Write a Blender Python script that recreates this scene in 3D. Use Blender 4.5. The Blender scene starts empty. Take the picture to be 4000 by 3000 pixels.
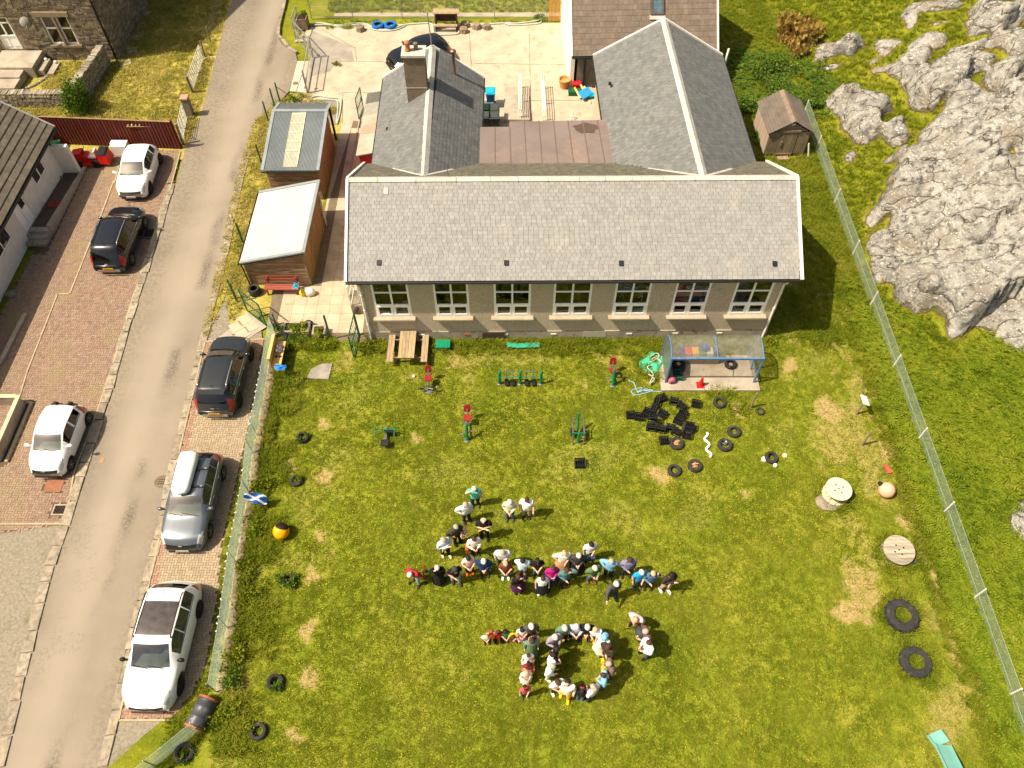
import bpy,bmesh,math,random
import numpy as np
from mathutils import Vector,Matrix,Euler,noise
rnd=random.Random(7)
SC=bpy.context.scene
COL=SC.collection
R=math.radians
# ---------------------------------------------------------------- camera, sky, sun, exposure
CAM_H,FOC,NADIR=29.3,3043.0,2150.0
TILT=math.atan2(NADIR,FOC)
cam=bpy.data.cameras.new('camera');camo=bpy.data.objects.new('camera',cam);COL.objects.link(camo)
camo.location=(0,0,CAM_H);camo.rotation_euler=(TILT,0,0)
cam.sensor_fit='HORIZONTAL';cam.sensor_width=36.0;cam.lens=36.0*FOC/4000.0
cam.clip_start=0.5;cam.clip_end=3000
SC.camera=camo
SUN_EL,SHADOW_AZ=56.7,16.0
w=bpy.data.worlds.new('World');SC.world=w;w.use_nodes=True
nt=w.node_tree;bgn=nt.nodes['Background']
sky=nt.nodes.new('ShaderNodeTexSky');sky.sky_type='NISHITA';sky.sun_disc=False
sky.sun_elevation=R(SUN_EL);sky.sun_rotation=R(255.4);sky.dust_density=5.0
wb=nt.nodes.new('ShaderNodeMix');wb.data_type='RGBA';wb.blend_type='MULTIPLY';wb.inputs[0].default_value=1;wb.inputs[7].default_value=(1.0,.93,.80,1)
nt.links.new(sky.outputs[0],wb.inputs[6]);nt.links.new(wb.outputs[2],bgn.inputs[0]);bgn.inputs[1].default_value=0.1
sun=bpy.data.lights.new('sun','SUN');suno=bpy.data.objects.new('sun',sun);COL.objects.link(suno)
sun.energy=4.8;sun.angle=R(0.5);sun.color=(1.0,0.90,0.73)
dv=Vector((math.cos(R(SHADOW_AZ))*math.cos(R(SUN_EL)),math.sin(R(SHADOW_AZ))*math.cos(R(SUN_EL)),-math.sin(R(SUN_EL))))
suno.rotation_euler=dv.to_track_quat('-Z','Y').to_euler();suno.location=(-40,-10,60)
SC.view_settings.view_transform='Standard';SC.view_settings.look='None'
SC.view_settings.gamma=1.0;SC.view_settings.exposure=0.62
SC.view_settings.use_curve_mapping=False
try:
 SC.cycles.max_bounces=6;SC.cycles.transparent_max_bounces=12;SC.cycles.caustics_reflective=False;SC.cycles.caustics_refractive=False
except Exception:
 pass
# ---------------------------------------------------------------- survey: photo measurements to metres on the ground
REG=dict(full=(0,0,1.80832),A=(0,0,.45208),B=(1000,0,.45208),C=(2000,0,.45208),D=(3000,0,.45208),E=(0,700,.45208),
           F=(800,900,.45208),G=(1800,900,.45208),H=(2400,1200,.45208),I=(3000,700,.45208),J=(1400,1850,.36166),
           K=(2000,1950,.36166),L=(1750,2300,.40687),M=(0,1400,.45208),N=(300,2150,.51224),O=(600,1200,.27125),
           P=(3000,1900,.45208),Q=(1350,1380,.45208),S=(3000,1300,.45208),T=(3000,2500,.7874),U=(0,2000,1.0502),
           V=(950,1600,.5516),W=(0,450,.4728),X=(1000,300,.42017),Y=(900,640,.6305),Z=(1840,320,.4413),HH=(2850,300,.42017),p=(0,0,1))
_ca,_sa=math.cos(TILT),math.sin(TILT)
def _ray(r,x,y):
 ox,oy,s=REG[r];X=ox+x*s;Y=oy+y*s
 u=(X-2000)/FOC;v=(1500-Y)/FOC
 return(u,_sa+v*_ca,-_ca+v*_sa)
def at(r,x,y,z=0.0):
 d=_ray(r,x,y);t=(z-CAM_H)/d[2]
 return Vector((d[0]*t,d[1]*t,z))
def aty(r,x,y,Y):
 d=_ray(r,x,y);t=Y/d[1]
 return Vector((d[0]*t,Y,CAM_H+d[2]*t))
def atx(r,x,y,Xw):
 d=_ray(r,x,y);t=Xw/d[0]
 return Vector((Xw,d[1]*t,CAM_H+d[2]*t))
# ---------------------------------------------------------------- materials
def S(r,g,b):
 f=lambda c:(c/255/12.92)if c<=10 else((c/255+.055)/1.055)**2.4
 return(f(r),f(g),f(b),1)
class NT:
 def __init__(s,m):s.t=m.node_tree;s.n=s.t.nodes;s.l=s.t.links
 def new(s,k,**kw):
  n=s.n.new(k)
  for a,b in kw.items():
   if a.startswith('_'):n.inputs[a[1:].replace('_',' ')].default_value=b
   else:setattr(n,a,b)
  return n
 def link(s,a,b):s.l.new(a,b)
 def noise(s,vec,scale,detail=4,rough=.6,dist=0):
  n=s.new('ShaderNodeTexNoise',_Scale=scale,_Detail=detail,_Roughness=rough,_Distortion=dist);s.link(vec,n.inputs['Vector']);return n.outputs['Fac']
 def ramp(s,fac,stops,interp='LINEAR'):
  r=s.new('ShaderNodeValToRGB');e=r.color_ramp;e.interpolation=interp
  while len(e.elements)<len(stops):e.elements.new(.5)
  for el,(p,c)in zip(e.elements,stops):el.position=p;el.color=c if len(c)==4 else(*c,1)
  s.link(fac,r.inputs[0]);return r.outputs[0]
 def mix(s,fac,a,b,blend='MIX'):
  m=s.new('ShaderNodeMix',data_type='RGBA',blend_type=blend)
  for sock,val in((m.inputs[0],fac),(m.inputs[6],a),(m.inputs[7],b)):
   if hasattr(val,'is_linked'):s.link(val,sock)
   elif isinstance(val,(int,float)):sock.default_value=val if sock.type=='VALUE' else(val,val,val,1)
   else:sock.default_value=val
  return m.outputs[2]
 def math(s,op,a,b=0.0,clamp=False):
  m=s.new('ShaderNodeMath',operation=op,use_clamp=clamp)
  for sock,val in((m.inputs[0],a),(m.inputs[1],b)):
   if hasattr(val,'is_linked'):s.link(val,sock)
   else:sock.default_value=val
  return m.outputs[0]
 def mapr(s,v,a,b,c=0.0,d=1.0):
  m=s.new('ShaderNodeMapRange');s.link(v,m.inputs[0])
  for i,x in enumerate((a,b,c,d)):m.inputs[i+1].default_value=x
  return m.outputs[0]
 def pos(s,scale=(1,1,1)):
  g=s.new('ShaderNodeNewGeometry');m=s.new('ShaderNodeMapping');m.inputs['Scale'].default_value=scale
  s.link(g.outputs['Position'],m.inputs['Vector']);return m.outputs[0]
def newmat(name):
 m=bpy.data.materials.new(name);m.use_nodes=True
 return m,NT(m),m.node_tree.nodes['Principled BSDF']
MATS={}
def mat(name,col,col2=None,rough=.75,scale=4.0,detail=5,bump=0.0,bscale=None,rndv=0.0,metal=0.0,spec=.3,coat=0.0,dirt=None,stretch=(1,1,1),nmix=1.0,sss=0,emit=None):
 """one procedural surface: two-tone noise, per-piece variation (island and object), fine relief"""
 if name in MATS:return MATS[name]
 m,t,b=newmat(name);P=t.pos(stretch)
 c2=col2 or tuple(x*.72 for x in col[:3])+(1,)
 f=t.mapr(t.noise(P,scale,detail),.3,.7)
 c=t.mix(f,c2,col)
 if rndv:
  g=t.new('ShaderNodeNewGeometry');o=t.new('ShaderNodeObjectInfo')
  r=t.math('FRACT',t.math('ADD',g.outputs['Random Per Island'],o.outputs['Random']))
  hsv=t.new('ShaderNodeHueSaturation');t.link(c,hsv.inputs['Color'])
  t.link(t.mapr(r,0,1,1-rndv,1+rndv),hsv.inputs['Value'])
  r2=t.math('FRACT',t.math('MULTIPLY',r,7.31));t.link(t.mapr(r2,0,1,.5-rndv*.045,.5+rndv*.045),hsv.inputs['Hue'])
  t.link(t.mapr(t.math('FRACT',t.math('MULTIPLY',r,13.7)),0,1,1-rndv*.6,1+rndv*.5),hsv.inputs['Saturation'])
  c=hsv.outputs[0]
 if dirt:
  dcol,dscale,lo,hi=dirt
  c=t.mix(t.mapr(t.noise(P,dscale,6,.65),lo,hi),c,dcol)
 t.link(c,b.inputs['Base Color'])
 b.inputs['Roughness'].default_value=rough;b.inputs['Metallic'].default_value=metal
 b.inputs['Specular IOR Level'].default_value=spec;b.inputs['Coat Weight'].default_value=coat
 b.inputs['Coat Roughness'].default_value=.05
 if bump:
  bn=t.new('ShaderNodeBump',_Strength=min(1,bump),_Distance=.02);t.link(t.noise(P,bscale or scale*4,6,.7),bn.inputs['Height']);t.link(bn.outputs[0],b.inputs['Normal'])
 MATS[name]=m;return m
def glassmat(name,tint,refl=.1,alpha=.75):
 """thin pane: tinted see-through plus mirror by angle"""
 if name in MATS:return MATS[name]
 m=bpy.data.materials.new(name);m.use_nodes=True;t=NT(m);t.n.clear()
 o=t.new('ShaderNodeOutputMaterial');tr=t.new('ShaderNodeBsdfTransparent');tr.inputs[0].default_value=tint
 gl=t.new('ShaderNodeBsdfGlossy');gl.inputs['Roughness'].default_value=.03
 fr=t.new('ShaderNodeFresnel');fr.inputs[0].default_value=1.5
 f=t.math('ADD',fr.outputs[0],refl,True);mx=t.new('ShaderNodeMixShader')
 t.link(f,mx.inputs[0]);t.link(tr.outputs[0],mx.inputs[1]);t.link(gl.outputs[0],mx.inputs[2]);t.link(mx.outputs[0],o.inputs[0])
 MATS[name]=m;return m
# ---------------------------------------------------------------- mesh building
class MB:
 def __init__(s):s.v=[];s.f=[];s.m=[];s.mi=0
 def add(s,vs,fs):
  o=len(s.v);s.v+=[tuple(v)for v in vs];s.f+=[tuple(i+o for i in f)for f in fs];s.m+=[s.mi]*len(fs);return s
 def hexa(s,p):
  return s.add(p,[(3,2,1,0),(4,5,6,7),(0,1,5,4),(1,2,6,5),(2,3,7,6),(3,0,4,7)])
 def box(s,c,d,rz=0.0,M=None,jit=0.0):
  x,y,z=d[0]/2,d[1]/2,d[2]/2
  p=[Vector(q)for q in((-x,-y,-z),(x,-y,-z),(x,y,-z),(-x,y,-z),(-x,-y,z),(x,-y,z),(x,y,z),(-x,y,z))]
  if jit:p=[q+Vector((rnd.uniform(-jit,jit),rnd.uniform(-jit,jit),rnd.uniform(-jit,jit)))for q in p]
  if M is None:M=Matrix.Rotation(rz,3,'Z')
  c=Vector(c);return s.hexa([M@q+c for q in p])
 def beam(s,a,b,w,h=None,up=(0,0,1)):
  a=Vector(a);b=Vector(b);d=(b-a).normalized();u=Vector(up)
  if abs(d.dot(u))>.98:u=Vector((1,0,0))
  sd=d.cross(u).normalized();u=sd.cross(d).normalized();h=h or w
  sd*=w/2;u*=h/2
  return s.hexa([a-sd-u,a+sd-u,b+sd-u,b-sd-u,a-sd+u,a+sd+u,b+sd+u,b-sd+u])
 def tube(s,pts,r,n=8,closed=False,cap=True):
  pts=[Vector(p)for p in pts];k=len(pts);rs=r if isinstance(r,(list,tuple))else[r]*k
  vs=[];prev=None
  for i,p in enumerate(pts):
   if closed:t=(pts[(i+1)%k]-pts[i-1])
   else:t=pts[min(i+1,k-1)]-pts[max(i-1,0)]
   if t.length<1e-9:t=Vector((0,0,1))
   t.normalize()
   if prev is None:
    u=t.cross(Vector((0,0,1)))
    if u.length<.1:u=t.cross(Vector((1,0,0)))
   else:u=prev-t*prev.dot(t)
   u.normalize();prev=u;w_=t.cross(u)
   for j in range(n):
    a=2*math.pi*j/n;vs.append(p+(u*math.cos(a)+w_*math.sin(a))*rs[i])
  fs=[]
  for i in range(k if closed else k-1):
   a,b=i*n,((i+1)%k)*n
   for j in range(n):fs.append((a+j,a+(j+1)%n,b+(j+1)%n,b+j))
  if cap and not closed:fs+=[tuple(range(n-1,-1,-1)),tuple(range((k-1)*n,k*n))]
  return s.add(vs,fs)
 def lathe(s,prof,n=16,c=(0,0,0),M=None,closed=False):
  c=Vector(c);vs=[];k=len(prof)
  for(r,z)in prof:
   for j in range(n):
    a=2*math.pi*j/n;q=Vector((r*math.cos(a),r*math.sin(a),z));vs.append((M@q if M else q)+c)
  fs=[]
  for i in range(k if closed else k-1):
   a,b=i*n,((i+1)%k)*n
   for j in range(n):fs.append((a+j,a+(j+1)%n,b+(j+1)%n,b+j))
  if not closed:
   if prof[0][0]>1e-6:fs.append(tuple(range(n-1,-1,-1)))
   if prof[-1][0]>1e-6:fs.append(tuple(range((k-1)*n,k*n)))
  return s.add(vs,fs)
 def ell(s,c,r,n=12,k=8,M=None,cut=None):
  c=Vector(c);pr=[(math.sin(math.pi*i/k),-math.cos(math.pi*i/k))for i in range(k+1)]
  D=Matrix.Diagonal(r);MM=(M@D)if M else D
  return s.lathe([(max(a,1e-4),z)for a,z in pr],n,c,MM)
 def prism(s,poly,z0,z1):
  n=len(poly);vs=[(x,y,z0)for x,y in poly]+[(x,y,z1)for x,y in poly]
  return s.add(vs,[tuple(range(n-1,-1,-1)),tuple(range(n,2*n))]+[(i,(i+1)%n,n+(i+1)%n,n+i)for i in range(n)])
 def xprism(s,poly,x0,x1):
  n=len(poly);vs=[(x0,y,z)for y,z in poly]+[(x1,y,z)for y,z in poly]
  return s.add(vs,[tuple(range(n-1,-1,-1)),tuple(range(n,2*n))]+[(i,(i+1)%n,n+(i+1)%n,n+i)for i in range(n)])
 def quad(s,a,b,c,d):return s.add([a,b,c,d],[(0,1,2,3)])
 def mesh(s,name,mats,smooth=False):
  me=bpy.data.meshes.new(name);me.from_pydata(s.v,[],s.f);me.validate(clean_customdata=False)
  for m in(mats if isinstance(mats,(list,tuple))else[mats]):me.materials.append(m)
  if len(me.polygons)==len(s.m):me.polygons.foreach_set('material_index',s.m)
  if smooth:me.polygons.foreach_set('use_smooth',[True]*len(me.polygons))
  me.update();return me
 def build(s,name,mats,parent=None,smooth=False,fixn=False):
  me=s.mesh(name,mats,smooth)
  if fixn:
   bm=bmesh.new();bm.from_mesh(me);bmesh.ops.recalc_face_normals(bm,faces=bm.faces);bm.to_mesh(me);bm.free()
  return link(name,me,parent)
def link(name,me,parent=None):
 o=bpy.data.objects.new(name,me);COL.objects.link(o)
 if parent is not None:o.parent=parent
 return o
def tag(o,label=None,cat=None,group=None,kind=None):
 for k,v in(('label',label),('category',cat),('group',group),('kind',kind)):
  if v:o[k]=v
 return o
def thing(name,label,cat,loc=(0,0,0),rz=0.0,group=None):
 o=bpy.data.objects.new(name,None);COL.objects.link(o);o.location=loc;o.rotation_euler=(0,0,rz)
 o.empty_display_size=.2
 return tag(o,label,cat,group)
def dup(src,loc,rz=None,label=None,group=None,scale=None,parent=None):
 c=src.copy();COL.objects.link(c)
 if parent is not None:c.parent=parent
 elif loc is not None:
  c.location=loc
  if rz is not None:c.rotation_euler=(c.rotation_euler[0],c.rotation_euler[1],rz)
  if scale:c.scale=(scale,)*3 if isinstance(scale,(int,float))else scale
 if label:c['label']=label
 if group:c['group']=group
 for ch in list(src.children):dup(ch,None,parent=c)
 return c
def piece(name,me,parent,loc,rot=(0,0,0),sc=None):
 o=bpy.data.objects.new(name,me);COL.objects.link(o);o.parent=parent;o.location=loc
 if isinstance(rot,Matrix):o.rotation_euler=rot.to_euler()
 else:o.rotation_euler=rot
 if sc:o.scale=sc
 return o
def local(root,v):
 return Matrix.Rotation(-root.rotation_euler[2],3,'Z')@(Vector(v)-Vector(root.location))
def inpoly(poly,x,y):
 x=np.asarray(x);y=np.asarray(y);r=np.zeros(x.shape,bool);n=len(poly)
 for i in range(n):
  x1,y1=poly[i][0],poly[i][1];x2,y2=poly[i-1][0],poly[i-1][1]
  c=((y1>y)!=(y2>y))
  with np.errstate(divide='ignore',invalid='ignore'):r^=c&(x<(x2-x1)*(y-y1)/((y2-y1)if y2!=y1 else 1e-9)+x1)
 return r
def sheet(name,poly,z,m,th=None):
 """a flat piece of ground with the outline poly (world x, y)"""
 mb=MB();n=len(poly)
 if th:mb.prism(poly,z-th,z)
 else:mb.add([(p[0],p[1],z)for p in poly],[tuple(range(n))])
 o=mb.build(name,m,fixn=True)
 if not th:
  if o.data.polygons[0].normal.z<0:o.data.flip_normals()
 return tag(o,kind='structure')
def vnoise(x,y,seed=0):
 """smooth value noise on arrays"""
 xi=np.floor(x).astype(int);yi=np.floor(y).astype(int);fx=x-xi;fy=y-yi
 fx=fx*fx*(3-2*fx);fy=fy*fy*(3-2*fy)
 def h(a,b):
  n=(a*374761393+b*668265263+seed*974711)&0x7fffffff;n=((n^(n>>13))*1274126177)&0x7fffffff
  return((n^(n>>16))&0xffff)/65535.0
 return(h(xi,yi)*(1-fx)+h(xi+1,yi)*fx)*(1-fy)+(h(xi,yi+1)*(1-fx)+h(xi+1,yi+1)*fx)*fy
def fbm(x,y,o=4,seed=0):
 t=0;a=.5
 for i in range(o):t=t+a*vnoise(x,y,seed+i*17);x=x*2.03+5.1;y=y*2.03+1.7;a*=.5
 return t
# ================================================================ ground, grass, road, rock
def grassmat(name,cols,dry=S(196,168,118),attr=True,rock=False):
 m,t,b=newmat(name);P=t.pos()
 n=t.math('ADD',t.math('MULTIPLY',t.noise(P,.4,4),.5),t.math('MULTIPLY',t.noise(P,1.7,5,.65),.5))
 n=t.math('ADD',t.math('MULTIPLY',n,.62),t.math('MULTIPLY',t.noise(P,11,5,.7),.38))
 c=t.ramp(n,[(.34,cols[0]),(.45,cols[1]),(.54,cols[2]),(.66,cols[3])])
 if attr:
  a=t.new('ShaderNodeAttribute',attribute_name='dry');k=t.math('ADD',a.outputs['Fac'],t.math('MULTIPLY',t.math('SUBTRACT',t.noise(P,6,8,.75),.5),2.0))
  c=t.mix(t.mapr(k,.3,1.05),c,t.mix(t.mapr(t.noise(P,9,6,.75),.35,.65),dry,S(138,108,70)))
 b.inputs['Roughness'].default_value=.9;b.inputs['Specular IOR Level'].default_value=.12
 bn=t.new('ShaderNodeBump',_Strength=.9,_Distance=.06);t.link(t.noise(P,16,6,.75),bn.inputs['Height']);t.link(bn.outputs[0],b.inputs['Normal'])
 if rock:
  sp=t.pos((1,1,1.6));k1=t.noise(sp,.9,8,.62,.4)
  rc=t.ramp(k1,[(.3,S(86,84,79)),(.41,S(126,123,116)),(.55,S(158,154,145)),(.64,S(142,138,128)),(.76,S(122,114,102))])
  rc=t.mix(t.mapr(t.noise(sp,2.6,8,.74),.5,.63),rc,S(80,76,71))
  v=t.new('ShaderNodeTexVoronoi',_Scale=5.5);t.link(sp,v.inputs['Vector'])
  spot=t.math('MULTIPLY',t.mapr(v.outputs['Distance'],.25,.18),t.mapr(t.noise(sp,1.6,4),.46,.58),True)
  rc=t.mix(t.mapr(t.noise(sp,.55,5,.6),.52,.66),rc,S(126,117,103));rc=t.mix(t.mapr(t.noise(sp,7,5,.7),.56,.7),rc,S(190,183,166));rc=t.mix(spot,rc,S(206,200,184))
  v2=t.new('ShaderNodeTexVoronoi',_Scale=2.2);t.link(sp,v2.inputs['Vector'])
  rc=t.mix(t.math('MULTIPLY',t.mapr(v2.outputs['Distance'],.2,.13),t.mapr(t.noise(sp,.7,3),.5,.6),True),rc,S(208,202,186))
  wv=t.pos((.34,1.3,1.0));rot=t.new('ShaderNodeMapping');rot.inputs['Rotation'].default_value=(0,0,R(-38));t.link(wv,rot.inputs['Vector'])
  dn=t.new('ShaderNodeTexNoise',_Scale=1.3,_Detail=5);t.link(t.pos(),dn.inputs['Vector'])
  va=t.new('ShaderNodeVectorMath',operation='MULTIPLY_ADD');t.link(dn.outputs['Color'],va.inputs[0]);va.inputs[1].default_value=(.9,)*3;t.link(rot.outputs[0],va.inputs[2])
  ve=t.new('ShaderNodeTexVoronoi',feature='DISTANCE_TO_EDGE',_Scale=.62);t.link(va.outputs[0],ve.inputs['Vector'])
  crack=t.mapr(ve.outputs['Distance'],.0,.028,1,0)
  rc=t.mix(t.math('MULTIPLY',crack,t.mapr(t.noise(sp,1.1,3),.4,.5),True),rc,S(52,46,40))
  ar=t.new('ShaderNodeAttribute',attribute_name='rock');f=t.mapr(t.math('ADD',ar.outputs['Fac'],t.math('MULTIPLY',t.math('SUBTRACT',t.noise(sp,3.4,8,.75),.5),1.0)),.38,.56)
        # rusty grass rim where soil meets stone
  c=t.mix(t.mapr(t.math('ADD',ar.outputs['Fac'],t.math('MULTIPLY',t.math('SUBTRACT',t.noise(P,1.5,5),.5),.6)),.3,.55),c,S(134,112,54))
  c=t.mix(f,c,rc)
  h=t.math('ADD',t.math('MULTIPLY',t.noise(sp,2.2,9,.65),t.mapr(t.noise(sp,.45,3),.4,.6,.25,1.6)),t.math('MULTIPLY',t.mapr(ve.outputs['Distance'],0,.08),.5))
  h2=t.math('ADD',t.math('MULTIPLY',h,f),t.math('MULTIPLY',t.noise(P,14,5,.7),.35))
  t.link(h2,bn.inputs['Height']);bn.inputs['Distance'].default_value=.13
 t.link(c,b.inputs['Base Color']);return m
LAWN=[S(80,96,18),S(108,120,25),S(132,134,36),S(162,154,70)]
ROUGH=[S(74,88,14),S(104,112,20),S(128,128,32),S(156,144,62)]
PALE=[S(112,112,36),S(150,140,54),S(178,160,84),S(198,176,112)]
M_lawn=grassmat('lawn_turf',LAWN);M_rough=grassmat('rough_grass',ROUGH,attr=False);M_pale=grassmat('pale_grass',PALE,attr=False)
M_hill=grassmat('hillside_cover',ROUGH,rock=True,attr=False)
def gridmesh(name,x0,x1,y0,y1,st,hfun,m,attrs=None):
 nx=int((x1-x0)/st)+1;ny=int((y1-y0)/st)+1
 X,Y=np.meshgrid(np.linspace(x0,x1,nx),np.linspace(y0,y1,ny));Zv,at_=hfun(X,Y)
 co=np.stack([X,Y,Zv],-1).reshape(-1,3);i=np.arange(nx*ny).reshape(ny,nx)
 q=np.stack([i[:-1,:-1],i[:-1,1:],i[1:,1:],i[1:,:-1]],-1).reshape(-1,4)
 me=bpy.data.meshes.new(name);me.vertices.add(len(co));me.vertices.foreach_set('co',co.ravel())
 me.loops.add(q.size);me.loops.foreach_set('vertex_index',q.ravel());me.polygons.add(len(q))
 me.polygons.foreach_set('loop_start',np.arange(len(q))*4);me.polygons.foreach_set('loop_total',np.full(len(q),4));me.polygons.foreach_set('use_smooth',np.ones(len(q),bool))
 me.update(calc_edges=True);me.materials.append(m)
 for k,v in at_.items():
  a=me.attributes.new(k,'FLOAT','POINT');a.data.foreach_set('value',v.ravel().astype('f'))
 o=link(name,me);return tag(o,kind='structure')
# big ground sheet to the horizon
gm=MB();gm.add([(-900,-900,-.08),(900,-900,-.08),(900,1500,-.08),(-900,1500,-.08)],[(0,1,2,3)])
tag(gm.build('ground',M_rough),kind='structure')
# worn and dry places on the lawn: photo position, radius in metres, strength
DRY=[]
def dry(x,y,rx,ry=None,s=1.0):p=at('full',x,y);DRY.append((p.x,p.y,rx,ry or rx,s))
for d in[(1790,890,.75,.85),(1708,790,.5,.45),(1425,1027,.55,.6),(1610,1065,.45,.4),(1860,1262,.9,1.2,.9),(1838,1322,.8,.6),(697,920,.3),(623,1010,.4),(700,1030,.4,.45),
          (690,1150,.4),(677,1243,.35),(668,1358,.45),(672,1460,.4),(640,1597,.42),(630,826,.7,.4),(985,778,.4,.5,.9),(1120,775,2.4,.45,.55),(1330,768,1.3,.4,.5),(1060,748,1.6,.3,.5),(640,850,.7,.3,.6),
          (1920,975,.45,.5),(1765,640,.8,.6,.7),(1800,720,.4,.8,.7),(1750,790,.6,.8,.5),(1850,860,.3,.5,.6),(1845,1140,.7,.9,.6),(1885,1200,.5,.9,.6),(1950,1125,.3,.5),(1990,1190,.3,.8,.9),
          (2020,1260,.3,.9,.9),(2010,1330,.5,.8,.6),(2060,1400,.3,1,.8),(2090,1480,.4,1.,.6),(2110,1540,.4,.8,.6),(1830,1560,1.4,.5,.35),(900,945,.3),(1290,850,.4,.3,.6),(1145,815,.3,.2,.7),(1390,1020,.3,.3,.5),
          (1740,690,.4),(1710,700,.4,.3,.8),(1775,720,.25),(1590,890,.3),(1440,905,.9,.5,.4),(2130,1500,.3,1,.8),(505,1560,.3,.7,.6),(530,1480,.25,.5,.7),(590,780,.4,.3,.7),(1010,815,.3,.4,.6),(1100,830,.2,.3,.6),
          (1260,830,.3,.4,.6),(1365,800,.4,.25,.6),(710,1190,.25,.2,.6),(1780,1180,.5,.35,.5),(1770,1010,.3,.25,.6),(640,1500,.3,.2,.5),(1800,1130,.35,.3,.5)]:dry(*d)
for k in range(16):
 f=k/15;dry(1725+f*190+25*math.sin(k*2.1),610+f*360,.28,.4,.75)
ring=at('full',1778,947)
def lawn_h(X,Y):
 d=np.zeros(X.shape);WX=(fbm(X*2.6,Y*2.6,4,41)-.47)*.9;WY=(fbm(X*2.6,Y*2.6,4,51)-.47)*.9
 for(cx,cy,rx,ry,s)in DRY:
  e=((X+WX-cx)/rx)**2+((Y+WY-cy)/ry)**2;d=np.maximum(d,s*np.clip(1.25-e*.95,0,.85))
 rr=np.hypot((X-ring.x),(Y-ring.y)*.95);d=np.maximum(d,.85*np.clip(1-np.abs(rr-.55)/.16,0,1))
 d=np.maximum(d,.4*np.clip((fbm(X*.5,Y*.5,4,5)-.52)*6,0,1));d=np.maximum(d,.55*np.clip((fbm(X*.9,Y*.9,4,15)-.47)*5,0,1)*np.clip((Y-19.5)/2,0,1));d=np.maximum(d,.6*np.clip((fbm(X*.8,Y*.45,4,25)-.44)*5,0,1)*np.clip((X-12.3)/1.5,0,1)*np.clip((17.0-X)/.8,0,1))
 z=(fbm(X*.8,Y*.8,3,3)-.45)*.05*np.clip((22.5-Y)/2,0,1)*np.clip((X+10.5)/.8,0,1)
 return z,{'dry':d}
lawn=gridmesh('lawn',-10.95,18.0,-6,62,.15,lawn_h,M_lawn)
# hillside with rock, east of the wire fence
def smooth(v):v=np.clip(v,0,1);return v*v*(3-2*v)
def proj(X,Y,Z_):
 wz=Y*_sa-(Z_-CAM_H)*_ca;up=Y*_ca+(Z_-CAM_H)*_sa
 return 2000+FOC*X/wz,1500-FOC*up/wz
ROCKS=[('I',[(1050,-10),(1000,130),(960,230),(850,310),(850,440),(880,480),(840,600),(880,740),(920,900),(1030,930),(1110,905),(1110,960),(1050,1040),(1110,1090),(1240,1140),(1260,1210),(1400,1160),(1500,1290),(1570,1380),(1640,1360),(1790,1265),(1900,1360),(1990,1430),(2100,1480),(2300,1540),(2300,-10)]),
         ('D',[(1000,1659),(1110,1490),(1290,1350),(1290,1200),(1500,1010),(1480,900),(1600,790),(1700,800),(1850,960),(1960,900),(1830,730),(1900,640),(2000,600),(2300,560),(2300,1659)]),
         ('D',[(1020,640),(1010,580),(1160,540),(1260,490),(1390,490),(1340,560),(1300,620),(1490,620),(1560,590),(1590,660),(1680,480),(1960,540),(1880,600),(1780,690),(1600,790),(1480,890),(1400,1000),(1230,970),(1190,890),(1140,720)]),
         ('D',[(500,920),(550,840),(640,830),(720,870),(1080,930),(960,1050),(910,1120),(930,1200),(840,1290),(740,1260),(660,1160),(600,1040)]),
         ('D',[(960,1210),(1040,1110),(1190,1050),(1170,1160),(1210,1240),(1100,1290),(990,1270)]),('D',[(680,1330),(740,1290),(770,1360),(690,1430)]),
         ('D',[(380,450),(460,370),(680,370),(860,400),(780,440),(720,520),(650,490),(560,520),(420,570)]),('D',[(910,420),(940,340),(1190,350),(1080,420),(990,510),(940,450)]),
         ('D',[(1200,480),(1210,400),(1340,300),(1540,300),(1560,340),(1480,430),(1330,480),(1240,490)]),('D',[(1150,100),(1220,30),(1440,20),(1700,40),(1600,110),(1430,110),(1270,130),(1280,190),(1210,280),(1160,200)]),
         ('D',[(1700,220),(1780,170),(1900,180),(1960,230),(2180,210),(2170,250),(1880,330),(1740,345)]),('D',[(1650,160),(1850,20),(1960,-20),(1960,60),(1800,170)]),
         ('D',[(1900,340),(2300,300),(2300,600),(2060,560),(1980,440)]),('D',[(2070,60),(2300,70),(2300,200),(2080,190)]),('D',[(1500,460),(1600,410),(1980,400),(1990,440),(1800,470),(1650,460)]),
         ('D',[(450,600),(600,570),(610,600),(480,630)]),('D',[(850,560),(940,500),(960,530),(870,570)]),('D',[(850,650),(960,565),(990,620),(940,655)]),('D',[(970,1440),(1100,1370),(1250,1290),(1180,1430),(1090,1460)]),
         ('P',[(2050,400),(2140,170),(2300,60),(2300,640),(2130,450)]),('S',[(1830,690),(1950,630),(2010,640),(2130,620),(2000,690)]),('S',[(2020,1110),(2060,1070),(2085,1165),(2050,1170)]),('S',[(1960,570),(2020,530),(2030,590)]),
         ('I',[(830,230),(880,145),(910,160),(870,220)]),('I',[(640,100),(660,85),(720,95),(690,115)]),('D',[(1440,570),(1480,530),(1560,550),(1470,595)]),('D',[(1350,280),(1430,210),(1600,170),(1590,190),(1440,230)])]
GRASSIN=[('I',[(890,440),(980,340),(1030,345),(1010,470),(975,535)]),('I',[(1930,870),(1990,815),(2090,820),(2090,955)]),('D',[(2010,1480),(2060,1310),(2130,1290),(2110,1370)]),('I',[(2010,130),(2110,170),(2130,290),(2040,300)])]
def base_h(X,Y):
 return 2.6*smooth((X-19.2)/11)*smooth((Y-20)/9)+.25*smooth((X-18)/3)+1.6*smooth((X-27)/10)
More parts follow.
